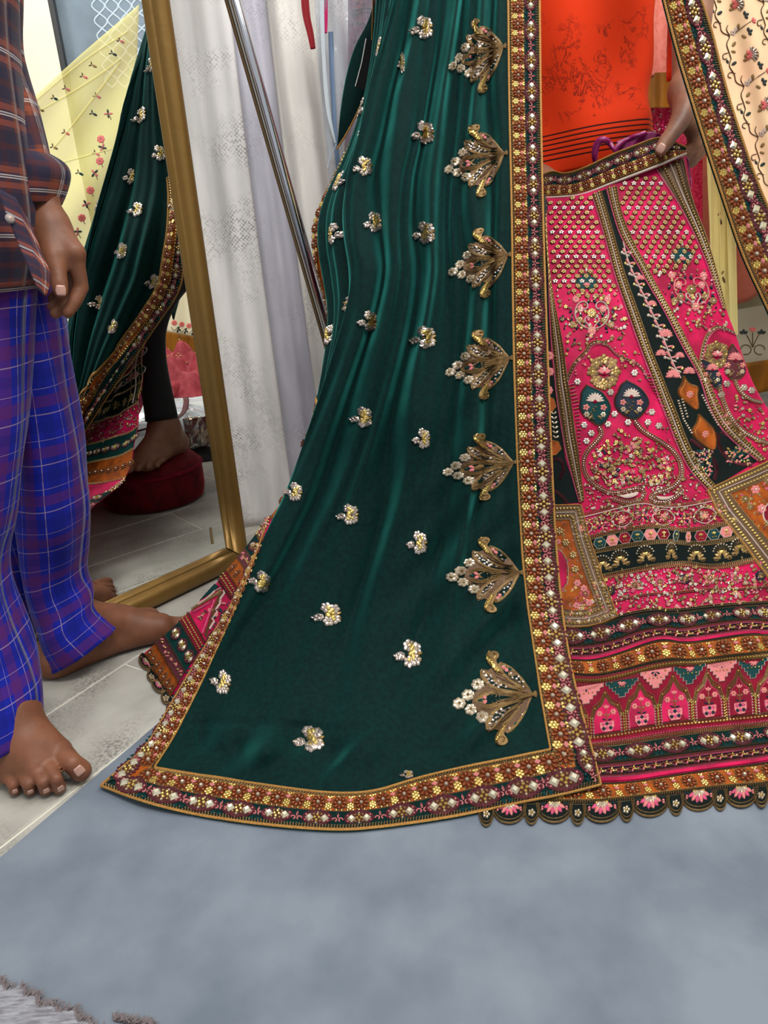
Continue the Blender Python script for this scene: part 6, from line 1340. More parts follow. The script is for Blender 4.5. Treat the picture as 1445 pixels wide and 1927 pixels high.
# ================================================================== PALE PRINTED CURTAIN beside the mirror
def print_mat(name, base, ink, sc=1.):
    m = mat(name, base, .85, sheen=.15, spec=.2); nt = m.node_tree; N = nt.nodes.new; L_ = nt.links.new; b = nt.nodes['Principled BSDF']; tc = N('ShaderNodeTexCoord')
    def wave(rot, scale):
        mp = N('ShaderNodeMapping'); mp.inputs['Rotation'].default_value = (0, rot, 0); L_(tc.outputs['Object'], mp.inputs[0]); w = N('ShaderNodeTexWave'); w.wave_type = 'BANDS'; w.inputs['Scale'].default_value = scale; w.inputs['Distortion'].default_value = .4; L_(mp.outputs[0], w.inputs['Vector']); return w.outputs['Fac']
    a1, a2 = wave(.785, 46*sc), wave(-.785, 46*sc)
    mx0 = N('ShaderNodeMath'); mx0.operation = 'MAXIMUM'; L_(a1, mx0.inputs[0]); L_(a2, mx0.inputs[1])
    n = N('ShaderNodeTexNoise'); n.inputs['Scale'].default_value = 7; n.inputs['Detail'].default_value = 4; L_(tc.outputs['Object'], n.inputs['Vector'])
    n3 = N('ShaderNodeTexNoise'); n3.inputs['Scale'].default_value = 120; L_(tc.outputs['Object'], n3.inputs['Vector'])
    r = N('ShaderNodeMapRange'); r.inputs[1].default_value = .47; r.inputs[2].default_value = .66; L_(n.outputs['Fac'], r.inputs[0])
    g = N('ShaderNodeMath'); g.operation = 'GREATER_THAN'; g.inputs[1].default_value = .86; L_(mx0.outputs[0], g.inputs[0]); g2 = N('ShaderNodeMapRange'); g2.inputs[1].default_value = .42; g2.inputs[2].default_value = .55; L_(n3.outputs['Fac'], g2.inputs[0])
    m1 = N('ShaderNodeMath'); m1.operation = 'MULTIPLY'; L_(g.outputs[0], m1.inputs[0]); L_(r.outputs[0], m1.inputs[1]); m2 = N('ShaderNodeMath'); m2.operation = 'MULTIPLY'; L_(m1.outputs[0], m2.inputs[0]); L_(g2.outputs[0], m2.inputs[1])
    n4 = N('ShaderNodeTexNoise'); n4.inputs['Scale'].default_value = 5; n4.inputs['Detail'].default_value = 5; mp4 = N('ShaderNodeMapping'); mp4.inputs['Scale'].default_value = (4, 4, .8); L_(tc.outputs['Object'], mp4.inputs[0]); L_(mp4.outputs[0], n4.inputs['Vector'])
    mxa = N('ShaderNodeMix'); mxa.data_type = 'RGBA'; mxa.inputs[6].default_value = lin(base); mxa.inputs[7].default_value = tuple(x*.80 for x in lin(base)[:3])+(1,); r4 = N('ShaderNodeMapRange'); r4.inputs[1].default_value = .4; r4.inputs[2].default_value = .62; L_(n4.outputs['Fac'], r4.inputs[0]); L_(r4.outputs[0], mxa.inputs[0])
    mx = N('ShaderNodeMix'); mx.data_type = 'RGBA'; mx.inputs[7].default_value = lin(ink); L_(mxa.outputs[2], mx.inputs[6]); ml = N('ShaderNodeMath'); ml.operation = 'MULTIPLY'; ml.inputs[1].default_value = .8; L_(m2.outputs[0], ml.inputs[0]); L_(ml.outputs[0], mx.inputs[0]); L_(mx.outputs[2], b.inputs['Base Color'])
print_mat('print_cream', '#eeecea', '#77726f', 1.2); print_mat('print_lilac_shade', '#c9c7d2', '#98949f', 1.2); print_mat('print_white', '#eae7e0', '#85817c', 1.2)  # the lilac grey copy has shade put into its colour
cur = root('curtain', 'pale cream curtain of hanging printed sheets between mirror and green dupatta', 'curtain', fl(560, 1000)*V3([1, 1, 0])+V3([0, .02, 0]))
def lean(u0): return [(u0, -60), (u0+24, 160), (u0+64, 480), (u0+108, 800), (u0+136, 1012)]
def cpanel(name, ul, ur, y, fn, m):
    sf = Surf([(u, v, y+dy) for u, v, dy in ((ul, -60, .03), (ur, -60, .03), (ul+64, 480, .01), (ur+64, 480, .01), (ul+136, 1012, 0.), (ur+136, 1012, 0.))], fold=fn)
    def foot(u0):
        lo, hi = 800., 1012.
        for _ in range(30):
            m_ = (lo+hi)/2; z_ = float(sf.pos(np.array([u0+108+(m_-800)*.132]), np.array([m_]))[0][2]); lo, hi = (m_, hi) if z_ > .008 else (lo, m_)
        return lean(u0)[:-1]+[(u0+108+(lo-800)*.132, lo)]
    T, B_ = foot(ul), foot(ur); return cloth(name, sf, coons([T[0], B_[0]], [T[-1], B_[-1]], spline(T, 50), spline(B_, 50), 50, 60), m, cur)
sh_ = lambda u, v: u-.132*v
cpanel('printed_sheet', 205, 425, 1.56, lambda u, v: .012*np.sin(sh_(u, v)/17)+.005*np.sin(sh_(u, v)/7+1), 'print_cream')
cpanel('printed_sheet', 405, 520, 1.60, lambda u, v: .008*np.sin(sh_(u, v)/13+2)+.003*np.sin(sh_(u, v)/5), 'print_lilac_shade')  # shadow gap between the cream sheets, its shade painted as lilac grey
cpanel('printed_sheet', 494, 660, 1.575, lambda u, v: .012*np.sin(sh_(u, v)/15+.5)+.005*np.sin(sh_(u, v)/6), 'print_white')
cpanel('printed_sheet', 650, 800, 1.60, lambda u, v: .010*np.sin(sh_(u, v)/12+.5), 'print_lilac_shade')
# ---- chrome pole leaning in front of it
mat('chrome', '#c4c6cc', .14, 1.0); mat('rubber_black', '#15151a', .7); mat('reflection_brown', '#6f5a3e', .35, .7)  # the brown stands for a reflection in the chrome tube
pb, pt = fl(728, 1015, .0), P(424., -60., 1.42)
pol = root('leaning_pole', 'slim chrome pole leaning in front of the pale printed curtain', 'pole', pb)
def rod(name, a, b_, r, m, parent, n=20, caps=True):
    d = (b_-a)/np.linalg.norm(b_-a); x = np.cross(d, V3([0, 1, 0])); x /= np.linalg.norm(x); y = np.cross(d, x); V = [p+(x*math.cos(2*math.pi*j/n)+y*math.sin(2*math.pi*j/n))*r for p in (a, b_) for j in range(n)]
    return add(name, mesh_from(name, V, [(j, (j+1) % n, n+(j+1) % n, n+j) for j in range(n)]+[tuple(range(n))[::-1], tuple(range(n, 2*n))], [m], smooth=False), parent)
dpl = (pt-pb)/np.linalg.norm(pt-pb); top = pb+dpl*1.75
o = rod('tube', pb+dpl*.02, top, .0105, 'chrome', pol, 32); [setattr(p, 'use_smooth', len(p.vertices) == 4) for p in o.data.polygons]
rod('rubber_foot', pb+dpl*.0, pb+dpl*.035, .0125, 'rubber_black', pol)
o = rod('reflection_rod', pb+dpl*.03+V3([-.0135, .004, 0]), top+V3([-.0135, .004, 0]), .0038, 'reflection_brown', pol, 14)  # brownish reflection along the chrome, added as a thin rod
# ---- clear covers with ribbons hanging at the edge of the curtain
def clear_mat(name, col, a, rough=.12):
    m = mat(name, col, rough, alpha=a, coat=.6, bump=(26, .35, .01), spec=.7); return m
clear_mat('clear_plastic', '#aab4c4', .34); clear_mat('clear_white', '#cfd6dc', .5)
mat('ribbon_red', '#8f0718', .4, sheen=.4, tint='#ff5a5a'); mat('ribbon_pink', '#d3216c', .5, sheen=.4, tint='#ff9ac0'); mat('lace_white', '#c9d2d8', .7, bump=(500, .8, .001)); mat('piping_blue', '#6f86a3', .5)
gb = root('garment_bag', 'clear plastic garment cover with blue grey edging hanging beside the green dupatta', 'garment bag', P(630., 640., 1.52))
GB = Surf([(590, -60, 1.50), (690, -60, 1.49), (606, 200, 1.50), (680, 200, 1.49), (625, 420, 1.51), (690, 420, 1.50), (640, 640, 1.52), (700, 640, 1.52)], fold=lambda u, v: .008*np.sin(u/9+v/70)+.004*np.sin(u/4.5-v/40))
gl = [(588, -60), (598, 100), (612, 260), (626, 420), (640, 640)]; gr = [(700, -60), (700, 100), (690, 260), (680, 420), (672, 640)]
cloth('clear_cover', GB, coons([gl[0], gr[0]], [gl[-1], gr[-1]], spline(gl, 40), spline(gr, 40), 30, 60), 'clear_plastic', gb, .0008)
d = Draw(); d.cord(spline([(622, 60), (627, 180), (632, 280), (640, 340), (642, 400), (646, 520)], 40), 9, .003, 'piping_blue'); d.lay('edging', GB, gb, smooth=True)
pd = root('hanging_dress', 'dusky pink embroidered dress inside the clear cover behind the green dupatta', 'dress', P(690., 420., 1.58))
PD = Surf([(650, -60, 1.525), (790, -60, 1.525), (640, 200, 1.53), (790, 200, 1.53), (640, 420, 1.535), (790, 420, 1.535)], fold=lambda u, v: .006*np.sin(u/8+v/60))
mat('dress_pink', '#8e3a4c', .75, sheen=.4, noise=(60, '#b98a88', .6)); cloth('bodice', PD, coons([(656, -60), (780, -60)], [(642, 420), (780, 420)], [(656, -60), (654, 150), (642, 420)], [(780, -60), (780, 420)], 30, 50), 'dress_pink', pd)
d = Draw(); r = random.Random(2)
for k in range(90): x, y = r.uniform(658, 720), r.uniform(-40, 350); d.petal(x, y, 8, 3, r.random()*6, .0016, r.choice(('sequin_silver', 'thread_gold', 'thread_plum', 'thread_rose')))
for y in (14, 22): d.cord([(660, y+6), (690, y), (720, y+3)], 3, .0016, 'thread_gold')
d.lay('embroidery', PD, pd, 'stuff')
def ribbon(name, pts, w, m, label, y0):
    sf = Surf([(u, v, y0+.002*i) for i, (u, v) in enumerate(pts)]+[(pts[0][0]+40, pts[0][1], y0), (pts[-1][0]-40, pts[-1][1], y0)]); pl = spline(pts, 40); d_ = np.gradient(pl, axis=0); d_ /= np.linalg.norm(d_, axis=1, keepdims=True); nn_ = np.stack([-d_[:, 1], d_[:, 0]], 1)
    wv = np.array([w]*40) if np.isscalar(w) else np.interp(np.linspace(0, 1, len(w)*10)[:40] if False else np.linspace(0, 1, 40), np.linspace(0, 1, len(w)), w)
    Lp, Rp = pl+nn_*wv[:, None]/2, pl-nn_*wv[:, None]/2; g_ = np.stack([Rp*(1-t)+Lp*t for t in np.linspace(0, 1, 5)], 1); q_ = g_.reshape(-1, 2)
    V = sf.pos(q_[:, 0], q_[:, 1])+V3([0, 1, 0])*(.003*np.sin(np.tile(np.linspace(0, 3.1, 5), 40)))[:, None]
    o = add(name, mesh_from(name, V, grid_faces(40, 5), [m], smooth=True)); md = o.modifiers.new('t', 'SOLIDIFY'); md.thickness = .0008; return tag(o, label, 'ribbon')
ribbon('ribbon', [(574, -60), (573, -10), (576, 30), (584, 62), (589, 92)], [14, 15, 15, 13, 10], 'ribbon_red', 'deep red satin ribbon tail hanging over the pale curtain', 1.50)
ribbon('ribbon', [(611, -60), (612, -10), (613, 30), (611, 62)], [9, 9, 8, 9], 'ribbon_pink', 'short bright pink ribbon tail hanging beside the clear cover', 1.485)
ribbon('ribbon', [(605, -60), (606, 40), (609, 110), (613, 170), (618, 215), (626, 248), (632, 275)], [8, 9, 8, 7, 8, 7, 3], 'lace_white', 'narrow white lace ribbon hanging down the clear cover', 1.478)
ribbon('ribbon', [(632, 272), (630, 280), (621, 292), (616, 318)], [2.4, 2, 2, 1.4], 'lace_white', 'thin white string end curling below the lace ribbon', 1.476)
# ---- loose corner of green velvet with a tag
fp = root('velvet_stole', 'dark green velvet stole end with gold piped edge hanging behind the dupatta', 'stole', P(660., 280., 1.42))
FL = Surf([(735, -60, 1.41), (710, 0, 1.405), (690, 60, 1.40), (645, 160, 1.42), (634, 278, 1.43), (720, 160, 1.40), (690, 230, 1.405), (760, 100, 1.40)], fold=lambda u, v: .005*np.sin(u/13+v/40))
cloth('velvet', FL, coons([(712, -60), (770, -60)], [(634, 280), (652, 252), (672, 215), (700, 170), (770, 120)], spline([(712, -60), (704, 5), (690, 48), (668, 84), (652, 135), (641, 200), (637, 245), (634, 280)], 40), [(770, -60), (770, 120)], 36, 50), 'velvet_green', fp)
d = Draw(); d.cord(spline([(634, 280), (652, 252), (668, 222), (690, 172), (720, 140)], 40), 3.5, .003, 'cord_gold'); d.lay('piping', FL, fp, smooth=True)
jewelled_border(FL, fp, spline([(726, -50), (724, 20), (712, 95)], 60), spline([(703, -50), (702, 20), (697, 90)], 60), halves='g', cords=(False, True), lift=.003)
mat('card_black', '#050507', .85, spec=.15); mat('card_edge', '#d9d9d4', .6)
tagc = root('swing_tag', 'black swing tag with pale edge hanging from the green velvet stole', 'tag', P(690., 120., 1.37))
TG = Surf([(690, 74, 1.375), (711, 79, 1.37), (696, 174, 1.37), (670, 163, 1.38)])
d = Draw(); d.strip([(690, 74), (682, 118), (670, 163)], [(711, 79), (705, 128), (696, 174)], 'card_black', .0, None, 12, 3); d.lay('card', TG, tagc, lift=.0); tagc.children[-1].modifiers.new('t', 'SOLIDIFY').thickness = .0015
d = Draw(); d.cord([(689, 73), (681, 118), (669, 163)], 1.8, .002, 'card_edge'); d.lay('pale_edge', TG, tagc)
d = Draw(); d.cord(spline([(702, 84), (708, 76), (706, 66), (712, 50)], 20), 1.6, .002, 'lace_white'); d.lay('string', TG, tagc)
# ================================================================== RIGHT: the dupatta's other border hanging edge on
bs = root('trim_length', 'brown and gold jewelled border hanging diagonally in front of the peach net', 'trim', P(1445., 560., 1.24))
BSF = Surf([(1190, -380, 1.33), (1250, -380, 1.34), (1640, 870, 1.19), (1232, -60, 1.27), (1310, -60, 1.285), (1299, 188, 1.25), (1383, 222, 1.27), (1363, 386, 1.235), (1443, 386, 1.255), (1443, 582, 1.22), (1520, 600, 1.24), (1560, 900, 1.2)], fold=lambda u, v: .003*np.sin(v/60))
bl = [(1180, -380), (1232, -60), (1247, 0), (1271, 95), (1299, 188), (1333, 295), (1363, 386), (1396, 485), (1443, 582), (1462, 630)]; br = [(1240, -380), (1300, -60), (1320, 0), (1340, 60), (1352, 110), (1366, 165), (1383, 222), (1417, 322), (1443, 386), (1490, 490), (1512, 545)]
cloth('backing', BSF, coons([bl[0], br[0]], [bl[-1], br[-1]], spline(bl, 60), spline(br, 60), 12, 70), 'velvet_dark', bs, .003)
jewelled_border(BSF, bs, spline(bl, 140), spline(br, 140), lift=.0015)
# ================================================================== hangings on the back wall, right
def cl(name, col, a=1., rough=.8, sheen=.3, noise=None): mat(name, col, rough, sheen=sheen, alpha=a, noise=noise, spec=.3)
cl('sheer_salmon', '#cf6e5e', .93, .7, .5, (90, '#e09080', .6)); cl('sequin_pink', '#b80a3e', 1, .35, .3, (160, '#ff5a86', .7)); cl('net_peach', '#efc09a', .96, .8, .4, (6, '#f3dcae', .9)); cl('net_yellow', '#ecdd92', .70, .8, .3)
cl('net_beige', '#958b6c', 1., .8, .3, (9, '#a89e80', .6)); cl('cloth_salmon', '#b4604a', 1., .75, .4, (60, '#a0523f', .5)); cl('sheer_grey', '#b9b09a', .45)
def hang(obj_name, label, cat, panels, base):
    rt = root(obj_name, label, cat, base); out = []
    for nm, outline, y, m, amp, wl in panels:
        (tl, tr), (b_l, b_r) = outline[0], outline[-1]
        y0 = y if not isinstance(y, tuple) else y[0]
        sf = Surf([(tl[0], tl[1], y0), (tr[0], tr[1], y0+.02), (b_l[0], b_l[1], y0-.02), (b_r[0], b_r[1], y0)], fold=lambda u, v, amp=amp, wl=wl: amp*np.sin(u/wl+v/200)+amp*.4*np.sin(u/wl*2.7+1))
        cloth(nm, sf, coons([o_ for o_ in (tl, tr)], [b_l, b_r], [r_[0] for r_ in outline], [r_[1] for r_ in outline], 50, 40), m, rt, .001); out.append(sf)
    return rt, out
ps, _ = hang('sheer_dupatta', 'salmon pink sheer dupatta with mustard satin hem hanging behind the orange shirt', 'dupatta', [('sheer', [((1150, -80), (1345, -95)), ((1150, 146), (1345, 138))], 2.02, 'sheer_salmon', .01, 14), ('satin_hem', [((1150, 140), (1345, 132)), ((1150, 205), (1345, 200))], 2.00, 'velvet_mustard', .008, 12)], P(1240., 205., 2.02))
hang('sequin_skirt', 'hot pink sequined skirt hanging under the salmon sheer, behind the hand', 'skirt', [('sequin_cloth', [((1160, 190), (1322, 190)), ((1160, 480), (1322, 480))], 2.05, 'sequin_pink', .012, 11)], P(1240., 480., 2.05))
dd = Draw(); r = random.Random(9); sqf = Surf([(1160, 190, 2.02), (1322, 190, 2.02), (1160, 480, 2.02), (1322, 480, 2.02)])
for k in range(260): dd.dome(r.uniform(1200, 1300), r.uniform(196, 300), 2.2, .003, r.choice(('ribbon_pink', 'sequin_silver', 'velvet_pink')), 5)
dd.lay('sequins', sqf, bpy.data.objects['sequin_skirt'], 'stuff')
bp_, (bsf,) = hang('wall_cloth', 'dull beige cloth hung as backdrop behind the peach net', 'cloth', [('cloth', [((1270, 250), (1640, 230)), ((1300, 720), (1640, 700))], 2.30, 'net_beige', .012, 20)], P(1440., 720., 2.3))
sc_ = root('salmon_cloth', 'salmon coloured cloth with rounded lower edge behind the yellow net', 'cloth', P(1400., 580., 2.2))
SSF = Surf([(1290, 280, 2.2), (1560, 280, 2.22), (1300, 590, 2.18), (1560, 560, 2.2)], fold=lambda u, v: .008*np.sin(u/15))
cloth('cloth', SSF, coons([(1285, 260), (1560, 250)], [(1285, 585), (1330, 592), (1370, 578), (1410, 566), (1440, 545), (1560, 470)], [(1285, 260), (1285, 585)], [(1560, 250), (1560, 470)], 50, 30), 'cloth_salmon', sc_)
yn, (ysf,) = hang('net_dupatta', 'pale yellow net strip hanging between pink skirt and diagonal border', 'dupatta', [('net', [((1322, 150), (1376, 150)), ((1330, 300), (1378, 300)), ((1338, 480), (1384, 480)), ((1345, 640), (1386, 640))], 1.98, 'net_yellow', .012, 9)], P(1365., 640., 1.98))
d = Draw()
for u0 in (1328, 1345, 1362, 1374): d.cord(spline([(u0, 160), (u0+6, 320), (u0+9, 480), (u0+12, 630)], 20), 2.2, .003, 'net_yellow')
for y in (410, 520): d.petal(1352+(y-400)*.06, y, 14, 5, 1.2, .002, 'thread_antique'); d.petal(1350+(y-400)*.06, y-4, 8, 4, -1, .002, 'thread_gold')
d.lay('creases', ysf, yn)
pn = root('peach_net_dupatta', 'peach net dupatta with embroidered flower vines hanging at the right edge', 'dupatta', P(1445., 742., 1.9))
PN = Surf([(1310, -90, 1.92), (1640, -90, 1.96), (1350, 200, 1.9), (1640, 200, 1.93), (1420, 450, 1.88), (1640, 450, 1.9), (1600, 700, 1.88)], fold=lambda u, v: .010*np.sin((u-.25*v)/21)+.003*np.sin((u-.2*v)/8))
cloth('net', PN, coons([(1300, -90), (1640, -90)], [(1440, 480), (1640, 480)], spline([(1300, -90), (1326, 60), (1350, 160), (1385, 290), (1415, 400), (1440, 480)], 40), [(1640, -90), (1640, 480)], 60, 60), 'net_peach', pn, .0008)
LP = Surf([(1360, 560, 2.1), (1640, 560, 2.1), (1380, 745, 2.08), (1640, 745, 2.08)], fold=lambda u, v: .008*np.sin(u/17))
cloth('sheer_lower', LP, coons([(1372, 585), (1640, 540)], [(1385, 700), (1640, 690)], [(1372, 585), (1385, 700)], [(1640, 540), (1640, 690)], 40, 12), 'sheer_grey', pn, .0008)
LQ = Surf([(1360, 660, 2.07), (1640, 660, 2.07), (1380, 745, 2.07), (1640, 745, 2.07)], fold=lambda u, v: .006*np.sin(u/11))
cloth('satin_hem', LQ, coons([(1385, 686), (1446, 677), (1640, 650)], [(1390, 748), (1446, 736), (1640, 712)], [(1385, 686), (1390, 748)], [(1640, 650), (1640, 712)], 40, 8), 'velvet_mustard', pn)
mat('thread_black', '#16221f', .6); mat('thread_coral', '#d0605f', .6)
def vine(surf, parent, ox, oy, sc=1.):
    d = Draw(); X = lambda x, y: (ox+(x-1380)*sc, oy+(y-8)*sc)
    d.cord(spline([X(1345, 16), X(1340, 30), X(1352, 45), X(1353, 62), X(1372, 68), X(1362, 82), X(1368, 98), X(1372, 111)], 40), 1.8, .002, 'thread_antique')
    for pl in ([(1353, 44), (1342, 40), (1338, 50), (1345, 52)], [(1366, 100), (1356, 102), (1357, 113), (1364, 110)], [(1370, 68), (1362, 56), (1366, 48)]): d.cord(spline([X(*p) for p in pl], 16), 1.6, .002, 'thread_antique')
    for x, y, l, a, m in ((1346, 28, 12, -.6, 'thread_black'), (1340, 25, 9, -2., 'thread_black'), (1368, 20, 11, -.4, 'thread_gold'), (1378, 62, 13, -1.1, 'thread_white'), (1386, 56, 12, -1.5, 'thread_gold'), (1374, 88, 12, -.9, 'thread_gold'), (1372, 96, 10, .3, 'thread_gold'), (1392, 66, 11, .5, 'thread_gold')): d.petal(*X(x, y), l*sc, l*.55*sc, a, .002, m)
    x, y = X(1382, 8)
    for k in range(11): d.petal(x, y, 17*sc, 3.4*sc, -1.5+k*.24, .0022, 'thread_antique' if k % 2 else 'sequin_silver', .0006)
    for k in range(7): d.petal(x-4*sc, y, 10*sc, 3.4*sc, -1.8+k*.6, .003, 'thread_coral', .001)
    d.dome(x-8*sc, y+2*sc, 4*sc, .003, 'thread_gold', 6)
    d.cord([X(1380, 62), X(1398, 48), X(1410, 40)], 1.5, .002, 'thread_antique')
    for cx_, cy_ in ((1398, 29), (1405, 60)):
        for k in range(3): d.petal(*X(cx_, cy_), 9*sc, 6*sc, -1.6+k*1.2, .002, 'thread_black')
    for k in range(3): d.petal(*X(1412, 40), 8*sc, 4.6*sc, -1.2+k*.8, .002, 'thread_coral')
    d.flower(*X(1376, 62), 6*sc, 5, 'thread_white', 'thread_gold', .002)
    d.lay('vine_sprig', surf, parent)
for k in range(-1, 6): vine(PN, pn, 1380+27*k+3, 8+95*k)
for k in range(-1, 5): vine(PN, pn, 1475+27*k, 40+95*k)
for cx_, cy_ in ((1416, 640), (1490, 634)):
    d = Draw()
    for s in (-1, 1):
        t = np.linspace(0, 5.2, 24); d.cord(np.stack([cx_+s*(13+10*np.cos(t)), cy_+18-9*np.sin(t)], 1), 2, .002, 'thread_antique'); d.cord(spline([(cx_, cy_+14), (cx_+s*6, cy_), (cx_+s*12, cy_-10)], 14), 1.8, .002, 'thread_antique')
        for k in range(3): d.petal(cx_+s*17, cy_-12, 9, 6, -1.6+s*(k-1)*1.1, .002, 'thread_black')
    for k in range(4): d.petal(cx_, cy_-16, 9, 5, -2.3+k*.5, .002, 'thread_coral')
    d.cord([(cx_, cy_+12), (cx_, cy_-14)], 1.8, .002, 'thread_antique')
    d.lay('hem_flower', LP, pn)
# ================================================================== what stands to the right of the picture and shows in the mirror
WX = 2.45; yb = .75
def pane(name, y0, y1, x, z1, m, th=.08):
    o = add(name, box_mesh(name, (x, y0, 0), (x+th, y1, z1), [m])); o['kind'] = 'structure'; return o
pane('wall_right', yb-.4, 2.62, WX, 2.6, 'wallpaper'); pane('trim_1', -.6, yb, WX-.09, 2.6, 'panel_cream'); pane('trim_2', yb, yb+.022, WX-.085, 2.6, 'edge_dark', .07)
wr_o = bpy.data.objects['wall_right']
class PlaneS(PSurf):
    def __init__(s): pass
    def pos(s, u, v): return np.stack([np.full(np.shape(u), WX-.001), np.asarray(u, float)/1000, np.asarray(v, float)/1000], -1)
    def frame(s, u, v, e=1.): p = s.pos(u, v); return p, np.broadcast_to(V3([-1., 0, 0]), p.shape), np.broadcast_to(V3([0, .001, 0]), p.shape), np.broadcast_to(V3([0, 0, .001]), p.shape)
d = Draw()
for i in range(7):
    for s in (-1, 1):
        v = np.linspace(1430, 2400, 90); u = 960+i*62+s*30*np.sin((v-1430)/62*math.pi/1.0)*np.abs(np.sin((v-1430)/62*math.pi))**.2; d.cord(np.stack([u, v], 1), 7, .0008, 'wall_line')
d.lay('trellis_print', PlaneS(), wr_o)
# ---- yellow net held out, with little bees and a flowered edge
ny = root('yellow_net_dupatta', 'sheer yellow net dupatta scattered with embroidered bees, held out and seen in the mirror', 'dupatta', Mr(150., 560., 2.62)*V3([1, 1, 0])+V3([0, 0, .35]))
YN = Surf([(260, -10, 2.60), (243, 25, 2.60), (150, 105, 2.61), (55, 192, 2.62), (-60, 300, 2.64), (200, 300, 2.58), (150, 450, 2.60), (0, 500, 2.64), (120, 620, 2.62)], fold=lambda u, v: .012*np.sin((u*.75+v*.66)/34)+.004*np.sin((u*.8+v*.5)/13), mirror=True)
cl('net_sun', '#f8ee9e', .46, .8, .25)
cloth('net', YN, coons([(262, 8), (150, 104), (55, 190), (-80, 306)], [(236, 640), (-80, 640)], [(262, 8), (250, 300), (236, 640)], [(-80, 306), (-80, 640)], 60, 50), 'net_sun', ny, .0008)
d = Draw()
for pl in ([(228, 110), (190, 140), (130, 178), (75, 208)], [(226, 118), (180, 180), (140, 232), (100, 280)], [(240, 60), (150, 118), (58, 198)], [(60, 320), (140, 300), (210, 280)]): d.cord(spline(pl, 20), 4, .002, 'net_sun')
d.lay('creases', YN, ny)
for i, (x, y, m) in enumerate(((213, 100, 'thread_black'), (158, 143, 'thread_coral'), (103, 184, 'thread_teal'), (176, 213, 'thread_black'), (124, 249, 'thread_coral'), (150, 325, 'thread_teal'), (175, 122, 'thread_gold'), (125, 166, 'thread_pink'), (76, 205, 'thread_gold'), (183, 180, 'thread_pink'), (181, 288, 'thread_pink'), (227, 76, 'thread_pink'), (102, 276, 'thread_gold'), (95, 330, 'thread_gold'))):
    d = Draw(); d.petal(x-2, y, 11, 5, .5, .002, m)
    for k in (-1, 1): d.petal(x-2, y, 7, 2.6, math.pi+.5+k*.8, .002, m if m == 'thread_black' else 'thread_antique')
    d.lay('bee_motif', YN, ny)
for i, (x, y) in enumerate(((204, 214), (190, 262), (193, 278), (188, 303), (178, 326), (170, 358), (162, 384), (154, 410), (146, 436), (141, 458))):
    d = Draw()
    if i % 2: d.flower(x, y, 8, 7, 'thread_coral', 'thread_gold', .002)
    else:
        for k in range(4): d.petal(x, y, 9, 4.5, k*1.5+i, .002, 'thread_black' if k % 2 else 'thread_pink')
    d.cord([(x, y), (x+6, y+12)], 1.4, .0016, 'thread_antique'); d.lay('edge_flower', YN, ny)
# ---- cream hanging with flowered edge and mustard hem, far side
ch = root('cream_hanging', 'cream cloth with flower edging and mustard hem reflected at the right of the mirror', 'hanging', Mr(330., 665., 3.7))
CH = Surf([(250, 400, 3.72), (420, 400, 3.70), (250, 680, 3.68), (420, 680, 3.66)], mirror=True, fold=lambda u, v: .012*np.sin(u/9))
cl('cloth_cream', '#dcd2b4', 1., .8, .2)
cloth('cream_cloth', CH, coons([(430, 380), (260, 380)], [(430, 648), (260, 618)], [(430, 380), (430, 648)], [(260, 380), (260, 618)], 40, 30), 'cloth_cream', ch)
CH2 = Surf([(250, 600, 3.66), (420, 600, 3.64), (250, 680, 3.64), (420, 680, 3.62)], mirror=True, fold=lambda u, v: .010*np.sin(u/7))
cloth('satin_hem', CH2, coons([(430, 645), (260, 614)], [(430, 684), (260, 652)], [(430, 645), (430, 684)], [(260, 614), (260, 652)], 40, 8), 'velvet_mustard', ch)
d = Draw()
for x in (342, 356, 370, 328, 384):
    y = 610+(x-340)*.2; d.flower(x, y, 6, 6, 'thread_coral', 'thread_gold', .003)
    for k in range(3): d.petal(x+6, y+12, 7, 4, k*1.3-1, .003, 'thread_black')
    d.cord(spline([(x-6, y+8), (x, y+16), (x+6, y+8)], 10), 1.4, .002, 'thread_antique')
d.lay('flower_edging', CH, ch)
# ---- white floor mattress with things on it
mat('sheet_white', '#c9cbcb', .9, noise=(7, '#b4b7ba', .6), bump=(14, .3, .01))
mtx = root('floor_mattress', 'white covered floor mattress reflected behind the red velvet pouf', 'mattress', (1.55, 1.15, 0))
add('cover', box_mesh('cover', (.98, .35, .001), (2.28, 1.78, .070), ['sheet_white'], .022), mtx)
mat('saree_red', '#8c1f2e', .7, sheen=.5, tint='#ff7f86', noise=(40, '#b3434e', .6)); mat('saree_inner', '#3a1512', .7)
hp = root('saree_heap', 'crumpled red saree with gold work heaped on the white mattress', 'saree', (1.5, 1.14, .07))
n = 60; V = []
for i in range(n):
    for j in range(n):
        x, y = i/(n-1)*2-1, j/(n-1)*2-1; rr = math.sqrt(x*x+y*y); h = max(0, 1-rr**2.2); z = .15*h**.7*(1+.25*math.sin(7*x+5*y)+.18*math.sin(13*y-4*x)+.08*math.sin(25*x+9*y)); V.append((1.52+.20*x*(1+.1*math.sin(5*y)), 1.13+.24*y*(1+.1*math.sin(6*x)), .0705+max(0, z)))
keep = [f for f in grid_faces(n, n) if max(V[k][2] for k in f) > .0712]
add('cloth', mesh_from('cloth', V, keep, ['saree_red'], smooth=True), hp)
d = Draw(); V2 = []; F2 = []
for k in range(60):
    i, j = random.randrange(8, 52), random.randrange(8, 52); p = V3(V[i*n+j])+V3([0, 0, .002]); b_ = len(V2)
    for a in range(6): V2.append(p+V3([.006*math.cos(a*1.047), .006*math.sin(a*1.047), 0]))
    V2.append(p+V3([0, 0, .004])); F2 += [(b_+a, b_+(a+1) % 6, b_+6) for a in range(6)]
add('gold_work', mesh_from('gold_work', V2, F2, ['sequin_gold']), hp, 'stuff')
